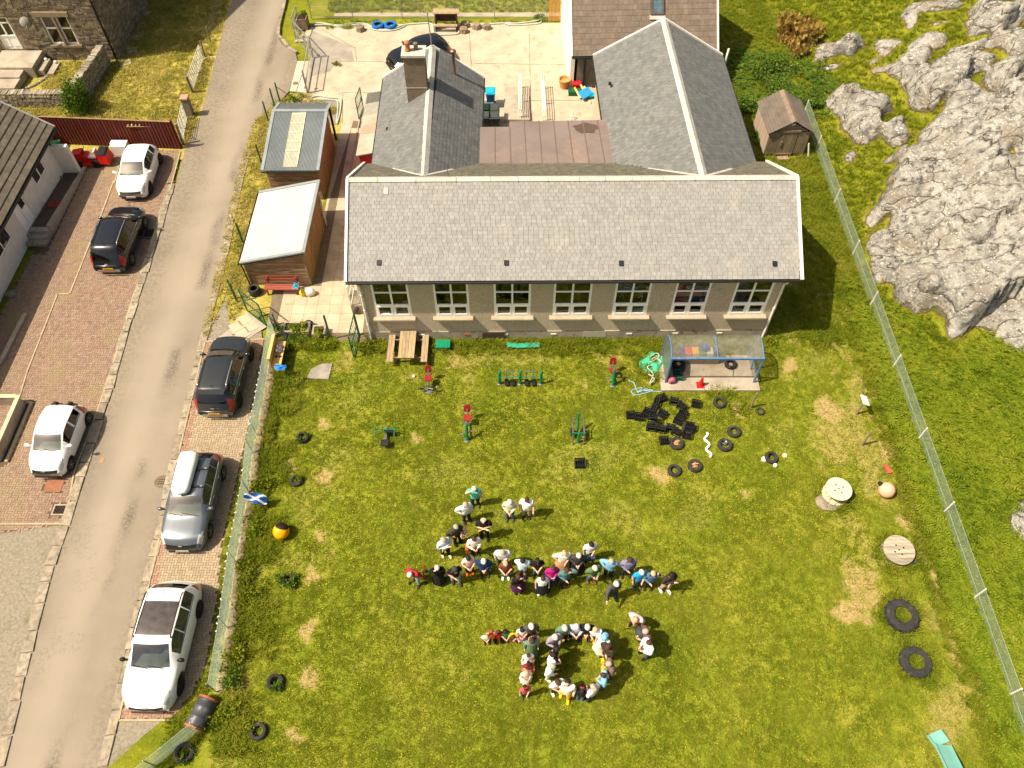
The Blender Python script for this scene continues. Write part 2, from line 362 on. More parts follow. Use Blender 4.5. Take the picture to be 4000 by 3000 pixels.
def cells(X,Y,size,seed):
 """faceted slabs: every cell is a tilted plane of its own height"""
 a=R(38);U=(X*math.cos(a)+Y*math.sin(a))/(size*1.9);V_=(-X*math.sin(a)+Y*math.cos(a))/size
 U=U+.35*(fbm(X*.7,Y*.7,3,seed+3)-.45);V_=V_+.35*(fbm(X*.7,Y*.7,3,seed+9)-.45)
 ui=np.floor(U).astype(int);vi=np.floor(V_).astype(int);best=np.full(X.shape,1e9);hh=np.zeros(X.shape)
 def hs(a_,b_,k):
  n=(a_*73856093^b_*19349663^(k*83492791+seed*7919))&0x7fffffff;n=((n^(n>>15))*2246822519)&0x7fffffff
  return((n^(n>>13))&0xffff)/65535.0
 for du in(-1,0,1):
  for dv_ in(-1,0,1):
   a_,b_=ui+du,vi+dv_;pu=a_+hs(a_,b_,1);pv=b_+hs(a_,b_,2);d=(U-pu)**2+(V_-pv)**2
   h=hs(a_,b_,3)+(hs(a_,b_,4)-.25)*(U-pu)*1.0+(hs(a_,b_,5)-.6)*(V_-pv)*.8
   k=d<best;best=np.where(k,d,best);hh=np.where(k,h,hh)
 return hh
HILL={}
def blur(a,n):
 for _ in range(n):
  b=np.pad(a,1,mode='edge');a=(b[:-2,1:-1]+b[2:,1:-1]+b[1:-1,:-2]+b[1:-1,2:]+2*a)/6
 return a
def hill_h(X,Y):
 H0=base_h(X,Y);wx=(fbm(X*1.3,Y*1.3,4,21)-.47)*.55;wy=(fbm(X*1.3,Y*1.3,4,31)-.47)*.55;wx=wx+(fbm(X*4.2,Y*4.2,3,71)-.44)*.34;wy=wy+(fbm(X*4.2,Y*4.2,3,81)-.44)*.34
 px,py=proj(X+wx,Y+wy,H0);mk=np.zeros(X.shape,bool)
 for r,pl in ROCKS:
  ox,oy,s=REG[r];mk|=inpoly([(ox+a*s,oy+b*s)for a,b in pl],px,py)
 for r,pl in GRASSIN:
  ox,oy,s=REG[r];mk&=~inpoly([(ox+a*s,oy+b*s)for a,b in pl],px,py)
 mk=mk.astype(float);mk=(blur(mk,3)>.4).astype(float);soft=blur(mk,3);wide=blur(mk,45)
 slab=cells(X,Y,2.6,3)*1.25+cells(X,Y,1.1,8)*.26*np.clip(fbm(X*.4,Y*.4,3,61)*4-1.2,.1,1.5)+cells(X,Y,.4,5)*.03+fbm(X*2.5,Y*2.5,4,4)*.12
 z=H0+soft*(.1+1.15*smooth((wide-.25)/.6)*slab+.18*slab)+(1-soft)*(fbm(X*.6,Y*.6,4,2)-.45)*.35*smooth((X-18)/2)-.03
 HILL.update(X=X,Y=Y,Z=z,rock=soft)
 return z,{'rock':soft}
hill=gridmesh('hillside',17.95,48,-6,76,.14,hill_h,M_hill)
# ---------------------------------------------------------------- road, verges, parking bays
def poly(*pts):return[tuple(at(p[0],p[1],p[2]))[:2]for p in pts]
def roadmat():
 m,t,b=newmat('asphalt');P=t.pos()
 c=t.ramp(t.noise(P,.35,5),[(.3,S(134,122,105)),(.7,S(152,139,119))])
 c=t.mix(t.mapr(t.noise(P,60,3,.8),.3,.7),c,t.mix(.5,c,S(100,92,84)),'MIX')
 g=t.new('ShaderNodeSeparateXYZ');t.link(P,g.inputs[0]);x,y=g.outputs[0],g.outputs[1]
    # oil-dark streak down the lane, broken along its length
 d=t.math('ABSOLUTE',t.math('SUBTRACT',x,t.math('ADD',-15.85,t.math('MULTIPLY',t.math('SUBTRACT',t.noise(P,.12,2),.5),1.2))))
 k=t.math('MULTIPLY',t.mapr(d,.08,.38,1,0),t.mapr(t.noise(P,.23,2),.44,.56));k=t.math('MULTIPLY',k,t.mapr(t.noise(P,9,6,.75),.4,.56),True)
 c=t.mix(t.math('MULTIPLY',k,.9),c,S(76,69,63))
 k2=t.math('MULTIPLY',t.mapr(t.noise(P,.5,3),.58,.66),t.mapr(t.noise(P,7,6,.8),.5,.58),True);c=t.mix(t.math('MULTIPLY',k2,.45),c,S(92,84,77))
 c=t.mix(t.mapr(t.math('ABSOLUTE',t.math('SUBTRACT',x,t.math('ADD',-16.9,t.math('MULTIPLY',t.noise(P,.2,2),.6)))),.2,1.0,.28,0),c,S(168,156,138))
 e1=t.math('ADD',t.mapr(x,-18.05,-17.55,1,0),t.mapr(x,-14.95,-14.4,0,1));c=t.mix(t.math('MULTIPLY',t.math('MULTIPLY',e1,t.mapr(t.noise(P,5,6,.75),.42,.62)),.55,True),c,S(96,86,72));c=t.mix(t.mapr(t.noise(P,22,4,.8),.6,.72,0,.35),c,S(100,92,84))
 t.link(c,b.inputs['Base Color']);b.inputs['Roughness'].default_value=.85;b.inputs['Specular IOR Level'].default_value=.25
 bn=t.new('ShaderNodeBump',_Strength=.35,_Distance=.01);t.link(t.noise(P,90,3),bn.inputs['Height']);t.link(bn.outputs[0],b.inputs['Normal']);return m
M_road=roadmat()
ROADL=[at('U',18,950),at('U',100,610),at('U',205,200),at('U',262,50),at('M',780,900),at('M',910,480),at('M',1040,60),at('E',1165,1160),at('E',1290,780),at('E',1400,430),at('E',1530,0),at('A',1600,1290),at('A',1720,1030),at('A',1780,830),at('A',1880,430),at('A',1970,100),at('A',2010,0)]
ROADR=[at('U',365,950),at('U',430,680),at('U',510,330),at('U',600,0),at('M',1420,1100),at('M',1530,650),at('M',1680,50),at('E',1780,1190),at('E',1880,800),at('E',2050,0),at('A',2130,1290),at('A',2205,1060)]
def ext(pl,y):
 a,b=(pl[0],pl[1])if y<pl[0].y else(pl[-1],pl[-2]);return Vector((a.x+(a.x-b.x)*.3*(y-a.y)/((a.y-b.y)or 1),y,0))
flare=[at('B',60,985),at('B',200,885),at('B',285,790),at('B',360,530),at('B',345,470),at('B',232,390),at('B',178,310),at('B',186,200),at('B',228,50),at('B',243,-10)]
rl=[Vector((ROADL[0].x-.2,-8,0))]+ROADL+[Vector((ROADL[-1].x,95,0))];rr_=[Vector((ROADR[0].x,-8,0))]+ROADR+flare+[Vector((flare[-1].x,95,0))]
sheet('road',[(p.x,p.y)for p in rl]+[(p.x,p.y)for p in reversed(rr_)],.004,M_road)
M_conc=mat('old_concrete',S(176,164,146),S(142,130,114),scale=1.3,bump=.3,bscale=40,dirt=(S(116,106,92),3.2,.58,.78))
M_kerb=mat('kerb_concrete',S(164,150,128),S(122,111,94),scale=3.5,bump=.9,bscale=16,rndv=.16,dirt=(S(100,92,70),5,.5,.7))
M_gravel=mat('gravel',S(150,139,120),S(112,103,88),scale=9,detail=8,bump=1,bscale=30,dirt=(S(96,96,50),.9,.55,.7))
M_edge=mat('pale_edging',S(176,160,128),S(146,130,104),scale=3,bump=.2)
def kerbline(name,pts,wd,off,lens=(.7,1.25),hgt=.05,group=None,jag=.09):
 """kerb stones laid one after another along a line, each a stone of its own"""
 mes=[]
 root=bpy.data.objects.new(name,None);COL.objects.link(root);root['kind']='structure'
 for j in range(5):
  mb=MB();mb.box((0,0,hgt/2),(1,1,hgt),jit=.0)
  mb.v=[(x*(1 if z<.01 else .93)+rnd.uniform(-jag,jag),y*(1 if z<.01 else .97)+rnd.uniform(-jag,jag)*.3,z+(rnd.uniform(-.012,.012)if z>.01 else-.05))for x,y,z in mb.v]
  mes.append(mb.mesh('kerb_stone',M_kerb))
 P=[Vector((p[0],p[1],0))for p in pts];i=0;pos=P[0].copy();i=1
 while i<len(P):
  L=rnd.uniform(*lens);d=P[i]-pos
  if d.length<L*.6:
   i+=1;continue
  d.normalize();L=min(L,(P[i]-pos).length);c=pos+d*L/2+Vector((d.y,-d.x,0))*off
  piece('kerb_stone',rnd.choice(mes),root,c,(0,0,math.atan2(d.y,d.x)-math.pi/2),(wd*rnd.uniform(.88,1.08),L*.975,1))
  pos=pos+d*L
 return root
kl=[p for p in rl if p.y<37.5];kr=[p for p in rr_ if p.y<40 and p.x<-12]
kerbline('kerb',kl,.42,-.2);kerbline('kerb',kr,.36,.17)
kerbline('kerb',flare[4:],.22,.12,(.8,1.2),.12)
# verge strips and aprons
BR=[at('U',245,45),at('M',640,1000),at('M',835,480),at('M',995,0),at('E',1170,970),at('E',1380,330),at('A',1485,1590),at('A',1560,1310)]
sheet('gravel_yard',[(-30,-8),(ROADL[0].x,-8)]+[(p.x,p.y)for p in ROADL[:4]]+[(ROADL[4].x-.1,ROADL[4].y),(-30,15)],.0,M_gravel)
east=[at('N',330,1300),at('N',300,1500),at('N',180,1659)]
sheet('gravel_verge',[(ROADR[0].x,-8),(-11.6,-8),(-11.2,20.8)]+[(ROADR[k].x,ROADR[k].y)for k in(9,7,5,3,0)],-.012,M_gravel)
# west grass: garden of the stone house, strip along the lane
sheet('garden_grass',[(-60,36.6),(ROADL[11].x+.4,36.6),(ROADL[-1].x+.4,ROADL[-1].y),(ROADL[-1].x+.4,95),(-60,95)],-.006,M_pale)
sheet('grass_verge',[(p.x,p.y)for p in ROADR[6:]]+[tuple(at('B',60,985))[:2],tuple(at('B',200,870))[:2],tuple(at('B',420,790))[:2],(-10.2,41.3),(-10.4,33),(-10.4,25.6),tuple(at('O',1300,200))[:2],tuple(at('O',1130,250))[:2],tuple(at('E',1990,1240))[:2],tuple(at('E',1950,1000))[:2]],.006,M_pale)
sheet('grass_verge',[(-11.95,-8),(-10.9,-8),(-10.95,20.6),(-11.5,20.6),tuple(at('M',1925,1600))[:2],tuple(at('N',1060,480))[:2],tuple(at('N',960,900))[:2],tuple(at('N',800,1180))[:2],tuple(at('N',500,1420))[:2],tuple(at('N',240,1659))[:2]],.006,M_rough)
# school yard and field behind
yard=sheet('school_yard',poly(('B',250,880),('B',430,760),('B',480,360),('B',330,360),('B',470,235),('B',1000,215),('C',0,195),('C',445,200),('C',520,740))+[(11.9,43.3),(11.9,30.5),(-10.2,30.5),(-10.3,40.4)],.012,mat('yard_concrete',S(186,172,149),S(160,147,126),scale=.9,detail=7,bump=.35,bscale=26,dirt=(S(134,116,92),1.6,.55,.8)))
sheet('yard_apron',poly(('B',495,270),('B',820,400),('B',850,530),('B',700,535),('B',640,620),('B',470,660),('B',440,330)),.016,mat('grey_concrete',S(160,150,136),S(132,124,112),scale=1.2,bump=.3,bscale=30))
sheet('field',[(-12.9,at('B',500,150).y),(40,at('B',500,150).y),(40,120),(-12.9,120)],-.004,M_rough)
sheet('field_path',[(-12.3,at('B',900,140).y),(3.4,at('C',300,145).y),(3.4,at('C',300,108).y),(-12.3,at('B',900,112).y)],.008,M_conc)
sheet('gate_threshold',poly(('B',290,790),('B',360,530),('B',470,530),('B',440,660),('B',410,800)),.02,mat('pale_slab',S(206,192,168),S(180,164,140),scale=1,bump=.2))
q=MB();M_crack=mat('yard_joint',S(132,120,84),S(96,92,52),scale=4)
for a,b in((('B',850,405),('B',872,528)),(('B',700,533),('B',1100,533)),(('B',1842,260),('B',1862,600)),(('B',1880,550),('C',450,560)),(('C',150,300),('C',160,800)),(('B',750,800),('B',1090,802)),(('B',560,250),('B',860,420)),(('C',0,870),('C',690,868)),(('B',750,800),('B',745,1070))):
 p0,p1=at(*a),at(*b);n=max(2,int((p1-p0).length/.5))
 for k in range(n):u,v=p0.lerp(p1,k/n),p0.lerp(p1,(k+.96)/n);q.beam((u.x+rnd.uniform(-.015,.015),u.y,.0165),(v.x,v.y,.0165),rnd.uniform(.015,.05),.006)
tag(q.build('yard_joint',M_crack),kind='structure')
# ================================================================ school
def slates(parent,P0,U,V,region,w_,e_,mats,name='slate',singles=0,singlekey=None,thick=.011,jit=.002,lift=.021,gap=.01,halfbond=True,stuffname=None):
 """courses of slates or tiles over a slope. P0 corner, U along the eave, V up the slope (unit vectors), region = [(s,t)] outline; the first `singles` by singlekey are objects"""
 U=Vector(U).normalized();V=Vector(V).normalized();N=U.cross(V).normalized()
 ss=[p[0]for p in region];ts=[p[1]for p in region];items=[]
 rows=int((max(ts)-min(ts))/e_+.5);t0=min(ts)
 for r_ in range(rows):
  t=t0+r_*e_;s=min(ss)-(w_/2 if(r_%2 and halfbond)else 0)-rnd.uniform(0,.02)
  while s<max(ss):
   wd=w_*rnd.uniform(.94,1.06);a,b=max(s,min(ss)),min(s+wd,max(ss));c=(a+b)/2
   if b-a>.05 and inpoly(region,[c],[t+e_*.45])[0]:
    items.append((a+gap/2,b-gap/2,t+rnd.uniform(-jit,jit)))
   s+=wd
 P0=Vector(P0)
 keyed=sorted(items,key=singlekey)if singlekey else items
 one,rest=keyed[:singles],keyed[singles:]
 L=e_*1.22
 if one:
  me=MB();me.hexa([(-.5,0,lift-thick),(.5,0,lift-thick),(.5,L,.001),(-.5,L,.001),(-.5,0,lift),(.5,0,lift),(.5,L,.001+thick),(-.5,L,.001+thick)])
  me=me.mesh(name,mats)
  rot=Matrix((U,V,N)).transposed()
  for a,b,t in one:
   piece(name,me,parent,P0+U*((a+b)/2)+V*t+N*rnd.uniform(0,.003),rot,((b-a),1,1))
 if rest:
  mb=MB()
  for a,b,t in rest:
   k=rnd.uniform(0,.004);q=lambda s,tt,z:P0+U*s+V*tt+N*(z+k)
   mb.hexa([q(a,t,lift-thick),q(b,t,lift-thick),q(b,t+L,.001),q(a,t+L,.001),q(a,t,lift),q(b,t,lift),q(b,t+L,.001+thick),q(a,t+L,.001+thick)])
  tag(mb.build(stuffname or name,mats,parent),kind='stuff')
SX,SY,SROT=-6.83,23.30,R(.43)
school=thing('school','long roughcast school with grey slate roofs, seven white windows and two rear wings','school',(SX,SY,0),SROT)
SL=lambda v:local(school,v)
M_cast=mat('roughcast',S(206,190,166),S(160,145,124),scale=16,detail=8,bump=1.0,bscale=26,rough=.95,dirt=(S(120,106,88),.8,.6,.85))
M_plinth=mat('cement_plinth',S(172,160,142),S(136,125,110),scale=1.6,detail=8,bump=.5,bscale=18,dirt=(S(62,56,48),2.2,.56,.7))
M_slate=mat('slate_front',S(146,143,138),S(128,126,121),scale=5,rough=.7,bump=.15,bscale=30,rndv=.085,dirt=(S(166,158,142),.7,.58,.9))
M_slate2=mat('slate_wing',S(112,112,108),S(96,97,95),scale=3,rough=.72,bump=.2,bscale=30,rndv=.14,dirt=(S(126,122,112),.9,.58,.9))
M_slateback=mat('slate_mossy',S(104,100,86),S(82,80,72),scale=3,rough=.9,bump=.4,bscale=30,rndv=.18,dirt=(S(128,118,84),4,.5,.7))
M_ridge=mat('ridge_cement',S(190,184,172),S(164,158,147),scale=4,rndv=.07,bump=.15)
M_white=mat('white_paint',S(232,228,218),S(220,214,202),scale=3,rough=.5,dirt=(S(176,164,140),2.5,.66,.9))
M_upvc=mat('white_window_frame',S(248,246,240),S(242,240,234),scale=2,rough=.35)
M_black=mat('black_gutter',S(34,33,32),S(24,24,24),scale=3,rough=.5)
M_dark=mat('dark_recess',S(20,19,18),S(14,14,14),rough=.9)
M_pane=glassmat('window_pane',(.62,.66,.62,1),.05)
M_room=mat('classroom_wall',S(96,84,66),S(70,62,50),scale=.8)
FW=18.93
# front wall: openings
WIN=[]
for(r,xl,xr,yb,xt,yt)in(('F',1490,1797,745,1432,447),('p',1705,1837,1239,1693,1101),('G',290,600,741,290,437),('G',790,1108,736,812,434),('G',1300,1600,733,1345,428),('G',1802,2095,728,1872,424),('H',978,1292,52,1110,-190)):
 a=SL(aty(r,xl,yb,23.36));b=SL(aty(r,xr,yb,23.36));c=SL(aty(r,xt,yt,23.36));WIN.append([a.x,b.x,a.z,c.z])
zs=sorted(q[2]for q in WIN)[3];ZS,ZH=zs,4.16
for q in WIN:q[2]=ZS;q[3]=ZH
EZ,RZ,RY,BY,EO=4.42,6.62,3.68,7.45,.28
TH=.32
mb=MB()
xs=[0]+[v for q in WIN for v in q[:2]]+[FW]
PL=.62
for i in range(0,len(xs),2):mb.box(((xs[i]+xs[i+1])/2,TH/2,(ZS+ZH)/2),(xs[i+1]-xs[i],TH,ZH-ZS))
mb.box((FW/2,TH/2,(PL+ZS)/2),(FW,TH,ZS-PL));mb.box((FW/2,TH/2,(ZH+EZ-.02)/2),(FW,TH,EZ-.02-ZH))
# gable ends and rear wall
for x0,x1 in((0,TH),(FW-TH,FW)):mb.xprism([(TH,0),(BY-.3,0),(BY-.3,EZ-.05),(RY,RZ-.15),(TH,EZ+.02)],x0,x1)
mb.box((FW/2,BY-.46,2.2),(FW-2*TH,TH,4.4))
mb.build('wall',M_cast,school)
mb=MB();mb.box((FW/2,TH/2-.025,PL/2-.1),(FW+.05,TH+.05,PL+.2));mb.build('plinth',M_plinth,school)
mb=MB();mb.box((FW/2,4.2,1.9),(FW-1,.1,3.6));mb.box((FW/2,2.2,.7),(FW-1,4,.08));mb.box((FW/2,2.2,4.2),(FW-1,4,.05))
for x in(4.6,7.4,12.0):mb.box((x,2.3,2.4),(.1,3.6,3.4))
mb.build('interior',M_room,school)
# little things seen behind the glass
M_pink=mat('red_cloth',S(190,30,26),S(150,20,18));M_leafpot=mat('pot_plant_leaf',S(60,92,32),S(36,60,20),scale=20);M_terra=mat('terracotta',S(186,112,72),S(160,92,58),scale=6)
M_paper=mat('white_paper',S(226,224,216),S(214,212,204),rough=.9);M_board=mat('pin_board',S(170,150,96),S(150,132,84))
for i,(xl,xr,zb,zt)in enumerate(WIN):
 W_=xr-xl;wr=thing_w=bpy.data.objects.new('window',None);COL.objects.link(wr);wr.parent=school;wr.location=(xl,.045,zb)
 H_=zt-zb;h3=.31*H_
 f=MB();d=.095
 for(x,z,sx,sz)in((d/2,H_/2,d,H_),(W_-d/2,H_/2,d,H_),(W_/2,d/2,W_-2*d,d),(W_/2,H_-d/2,W_-2*d,d),(W_/2,H_/2,d*.9,H_-2*d)):
  f.box((x,0,z),(sx,.08,sz))
 hw=(W_-2*d-d*.9)/2
 for sx in(d+hw/2,W_-d-hw/2):
  f.box((sx,0,h3),(hw,.078,.09));f.box((sx,0,H_*.655),(hw,.06,.075))
  for q in(-1,1):f.box((sx+q*(hw/2-.035),-.02,(d+h3-.045)/2),(.07,.07,h3-.045-d))
  f.box((sx,-.021,d+.035),(hw-.14,.07,.07));f.box((sx,-.021,h3-.08),(hw-.14,.07,.07))
 f.build('frame',M_upvc,wr)
 rows=((d,h3-.045),(h3+.045,H_*.655-.03),(H_*.655+.03,H_-d));panes=MB()
 pm=bpy.data.meshes.get('pane_m%d'%i)
 for a,b in rows:
  for sx in(d+hw/2,W_-d-hw/2):
   q=MB();q.box((sx,.012,(a+b)/2),(hw,.008,b-a));q.build('pane',M_pane,wr)
 s_=MB();s_.box((W_/2,-.13,-.045),(W_+.28,.30,.09));s_.build('sill',mat('stone_sill',S(180,165,140),S(156,142,120),scale=3,bump=.2,bscale=30),wr)
 g=MB()
 if i==0:
  for k in range(9):
   x=.2+k*.16;z=H_*.5-.12*math.sin(k/8*3.14)-.02*k
   g.add([(x,.06,z+.07),(x+.13,.06,z+.06),(x+.06,.061,z-.08)],[(0,1,2)])
  g.build('bunting',M_paper,wr)
 if i in(1,2):
  for x in(.45,W_-.5):
   g=MB();g.lathe([(.06,0),(.09,.16),(.085,.16)],8,(x,.2,.06));g.build('plant_pot',M_terra,wr);g2=MB()
   for k in range(9):g2.ell((x+rnd.uniform(-.1,.1),.2+rnd.uniform(-.06,.06),.3+rnd.uniform(-.05,.14)),(.06,.05,.03),5,4)
   tag(g2.build('pot_plant',M_leafpot,wr),kind='stuff')
 if i==2:q=MB();q.box((W_-.2,.05,H_*.6),(.16,.004,.3));q.build('paper',M_paper,wr);q=MB();q.box((.9,.05,.2),(.2,.004,.2));q.build('paper',M_paper,wr)
 if i==3:
  q=MB();q.box((.3,.05,.32),(.36,.004,.5));q.build('paper',M_paper,wr);q=MB();q.ell((W_*.68,.3,H_*.42),(.22,.15,.13),10,6);q.build('hat',M_pink,wr)
 if i==4:q=MB();q.box((W_*.27,.05,.36),(hw*.8,.01,.46));q.box((W_*.74,.05,.36),(hw*.8,.01,.46));q.build('board',M_board,wr)
 if i==5:
  q=MB()
  for k in range(13):
   x=.17+(k%4)*.2+(k//4%2)*.05;z=.16+(k//4)*.15;q.box((x,.045,z),(.15,.004,.1))
  for k in range(7):q.box((W_*.56+(k%3)*.22,.045,.2+(k//3)*.17),(.16,.004,.12))
  for k in range(4):q.box((.2+k*.3,.045,H_*.42+(k%2)*.09),(.22,.004,.1))
  tag(q.build('papers',M_paper,wr),kind='stuff');q=MB();q.lathe([(.26,0),(.03,.8),(.01,.85)],12,(W_*.36,.45,.35));q.build('red_cone',M_pink,wr)
 if i==6:
  q=MB()
  for k in range(15):q.box((.12+k*(W_-.24)/14,.1,H_/2),(.075,.01,H_-.2),.7)
  q.build('blind',mat('vertical_blind',S(200,192,170),S(186,178,158)),wr)
 elif i>0:
  q=MB();q.box((W_-.16,.14,H_*.55),(.2,.03,H_*.85));q.build('curtain',mat('curtain',S(206,196,168),S(182,172,146)),wr)
# roof: carcass then slates
X0,X1=-.34,19.36
M_felt=mat('roof_underlay',S(70,68,64),S(56,54,52))
rf=MB();t_=.1
rf.xprism([(-EO,EZ),(RY,RZ),(BY,EZ-.02),(BY,EZ-.02-t_),(RY,RZ-t_),(-EO,EZ-t_)],X0+.07,X1-.07)
roof=rf.build('roof',M_felt,school)
slope=math.hypot(RY+EO,RZ-EZ);V=((0,RY+EO,RZ-EZ))
slates(roof,(X0+.06,-EO-.03,EZ),(1,0,0),V,[(0,0),(X1-X0-.12,0),(X1-X0-.12,slope-.05),(0,slope-.05)],.222,.17,M_slate,singles=300,singlekey=lambda q:q[2])
slb=math.hypot(BY-RY,RZ-EZ)
slates(roof,(X1-.06,BY+.02,EZ-.02),(-1,0,0),(0,RY-BY,RZ-EZ),[(0,0),(X1-X0-.12,0),(X1-X0-.12,slb-.05),(0,slb-.05)],.25,.2,M_slateback)
k=0;x=X0
while x<X1-.1:
 L=min(rnd.uniform(1.1,1.9),X1-x);q=MB();q.xprism([(RY-.15,RZ-.02),(RY-.16,RZ-.0),(RY,RZ+.075),(RY+.2,RZ-.02),(RY+.2,RZ-.05),(RY,RZ+.03)],x+.008,x+L-.008)
 q.box((x+.02,RY-.08,RZ+.045),(.05,.19,.04),M=Matrix.Rotation(R(28),3,'X'));q.build('ridge_tile',M_ridge,roof);x+=L
# verges, gutter, downpipes
for xx in(X0,X1):
 q=MB()
 for a,b in(((-EO-.06,EZ-.02),(RY,RZ+.02)),((BY+.05,EZ-.04),(RY,RZ+.02))):q.beam((xx,a[0],a[1]-.0),(xx,b[0],b[1]+.0),.11,.2)
 q.build('bargeboard',M_white,school)
q=MB();q.tube([(X0,-EO-.09,EZ-.06),(X1,-EO-.09,EZ-.06)],.06,8);q.box(((X0+X1)/2,-EO+.0,EZ-.13),(X1-X0-.2,.03,.13));q.build('gutter',M_black,school)
for xx,dx in((.12,.05),(FW-.12,-.05)):
 q=MB();q.tube([(xx,-EO-.06,EZ-.12),(xx,-EO+.0,EZ-.3),(xx,-.07,EZ-.55),(xx,-.07,.1)],.05,8)
 for z in(1.2,2.2,3.2):q.tube([(xx,-.07,z),(xx,-.07,z+.1)],.065,8)
 q.build('downpipe',M_white,school)
q=MB();q.box((3.0,-.03,.36),(.01,.01,.01))
for xx in(2.55,6.5,8.8,12.4,14.6,16.7):q.box((xx,-.06,.42),(.26,.03,.09))
q.build('air_brick',M_white,school)
q=MB();q.box((4.7,-.06,.4),(.24,.03,.1));q.build('air_brick',mat('red_air_brick',S(170,76,52),S(150,60,44)),school)
q=MB();q.box((5.95,-.08,.36),(1.05,.06,.5));q.build('hatch',mat('rusty_hatch',S(84,68,56),S(60,50,44),scale=3,bump=.3),school)
q=MB();q.box((10.75,-.056,.40),(1.1,.012,.46));q.build('cement_patch',mat('pale_patch',S(190,180,160),S(170,160,142),scale=2),school)
for r,x,y in(('F',1508,290),('G',393,290),('G',1386,283),('I',64,716)):
 p=aty(r,x,y,23.36+.35);sl=SL(p);q=MB();n=Matrix.Rotation(math.atan2(RZ-EZ,RY+EO),3,'X');z=EZ+(sl.y+EO)*(RZ-EZ)/(RY+EO)
 q.box((sl.x,sl.y,z+.045),(.2,.22,.07),M=n)
 for k in range(3):q.box((sl.x-.06+.06*k,sl.y-.12,z+.02),(.012,.03,.07),M=n)
 q.build('roof_vent',M_black,roof)
q=MB();q.box((1.35,RY-.5,RZ-.22),(.2,.28,.02),M=Matrix.Rotation(R(30),3,'X'));q.build('pale_slate',M_ridge,roof)
def wing(eL,eR,rid,ez,rz,y0,ov,walls,backcut):
 """a gabled wing running back from the main block. eL/eR/rid: (x near, x far) in school space"""
 yf=y0[1];yn=y0[0]
 r_=MB();far=[(eL[1],yf,ez),(rid[1],yf,rz),(eR[1],yf,ez)];near=[(eL[0],yn,ez),(rid[0],yn,rz),(eR[0],yn,ez)]
 dn=Vector((0,0,-.1));F=[Vector(p)for p in far];N_=[Vector(p)for p in near]
 r_.hexa([N_[0]+dn,N_[1]+dn,F[1]+dn,F[0]+dn,N_[0],N_[1],F[1],F[0]]);r_.hexa([N_[1]+dn,N_[2]+dn,F[2]+dn,F[1]+dn,N_[1],N_[2],F[2],F[1]])
 ro=r_.build('roof',M_felt,school)
    # west slope, east slope; the near end is cut by the valley with the main roof
 def vy(z):return RY+(RZ-z)/(RZ-EZ+.02)*(BY-RY)-.02
 for side in(0,1):
  a,b=(F[0],N_[0])if side==0 else(N_[2],F[2])
  top=F[1]if side==0 else N_[1]
  U=(b-a);L=U.length;U.normalize();up=(F[1]-F[0])if side==0 else(N_[1]-N_[2]);Vv=up-U*up.dot(U);H_=Vv.length;Vv.normalize()
  ye,yr=vy(ez+.02),vy(rz);le=(yf-ye);lr=(yf-yr)
  reg=[(0,0),(le,0),(lr,H_-.06),(0,H_-.06)]if side==0 else[(ye-yn,0),(L,0),(L,H_-.06),(yr-yn,H_-.06)]
  slates(ro,a-Vv*.03,U,Vv,reg,.26,.2,M_slate2)
        # lead valley
  q=MB();p0=Vector(((eL if side==0 else eR)[0]+0.0,ye,ez));p1=Vector((rid[0],yr,rz));p0=p0.lerp(p1,.42 if side==0 else .5)
  q.beam(p0+Vector((0,.0,.05)),p1+Vector((0,0,.05)),.14,.03);q.build('valley_flashing',M_ridge,ro)
 y=yf;d=(N_[1]-F[1]);Ld=(yf-vy(rz));tot=0
 dirn=d.normalized()
 while tot<Ld-.05:
  L=min(rnd.uniform(.42,.5),Ld-tot);p=F[1]+dirn*tot;q=MB();a=p;b=p+dirn*(L-.01)
  sl=(ez-rz)/((eR[1]-eL[1])/2);ww=.19
  q.hexa([a+Vector((-ww,0,sl*ww+.0)),a+Vector((0,0,.0)),b+Vector((0,0,.0)),b+Vector((-ww,0,sl*ww)),a+Vector((-ww,0,sl*ww+.045)),a+Vector((0,0,.075)),b+Vector((0,0,.07)),b+Vector((-ww,0,sl*ww+.04))])
  q.hexa([a+Vector((0,0,.0)),a+Vector((ww,0,sl*ww)),b+Vector((ww,0,sl*ww)),b+Vector((0,0,.0)),a+Vector((0,0,.075)),a+Vector((ww,0,sl*ww+.045)),b+Vector((ww,0,sl*ww+.04)),b+Vector((0,0,.07))])
  q.build('ridge_tile',M_ridge,ro);tot+=L
 q=MB()
 for e in(F[0],F[2]):q.beam(e+Vector((0,.03,.02)),F[1]+Vector((0,.03,.03)),.12,.16)
 q.build('bargeboard',M_white,school)
 q=MB();o=.25
 poly_=[(eL[1]+o,0),(eR[1]-o,0),(eR[1]-o,ez-.1),(rid[1],rz-.2),(eL[1]+o,ez-.1)]
 n=len(poly_);q.add([(x,yf-.2,z)for x,z in poly_]+[(x,yf-.5,z)for x,z in poly_],[tuple(range(n-1,-1,-1)),tuple(range(n,2*n))]+[(i,(i+1)%n,n+(i+1)%n,n+i)for i in range(n)])
 for(xa,xb)in((eL[1]+o,eL[0]+o),(eR[1]-o-.3,eR[0]-o-.3)):q.hexa([(xb,BY-.3,0),(xb+.3,BY-.3,0),(xa+.3,yf-.5,0),(xa,yf-.5,0),(xb,BY-.3,ez-.06),(xb+.3,BY-.3,ez-.06),(xa+.3,yf-.5,ez-.06),(xa,yf-.5,ez-.06)])
 q.build('wall',M_cast,school,fixn=True)
 for e0,e1,sx in((N_[0],F[0],-.05),(N_[2],F[2],.05)):
  q=MB();q.tube([e0+Vector((sx,.3,-.05)),e1+Vector((sx,0,-.05))],.05,8);q.build('gutter',M_black,school)
 return ro,F,N_
def SLx(r,x,y,z):return SL(at(r,x,y,z))
W1z=(4.4,6.2)
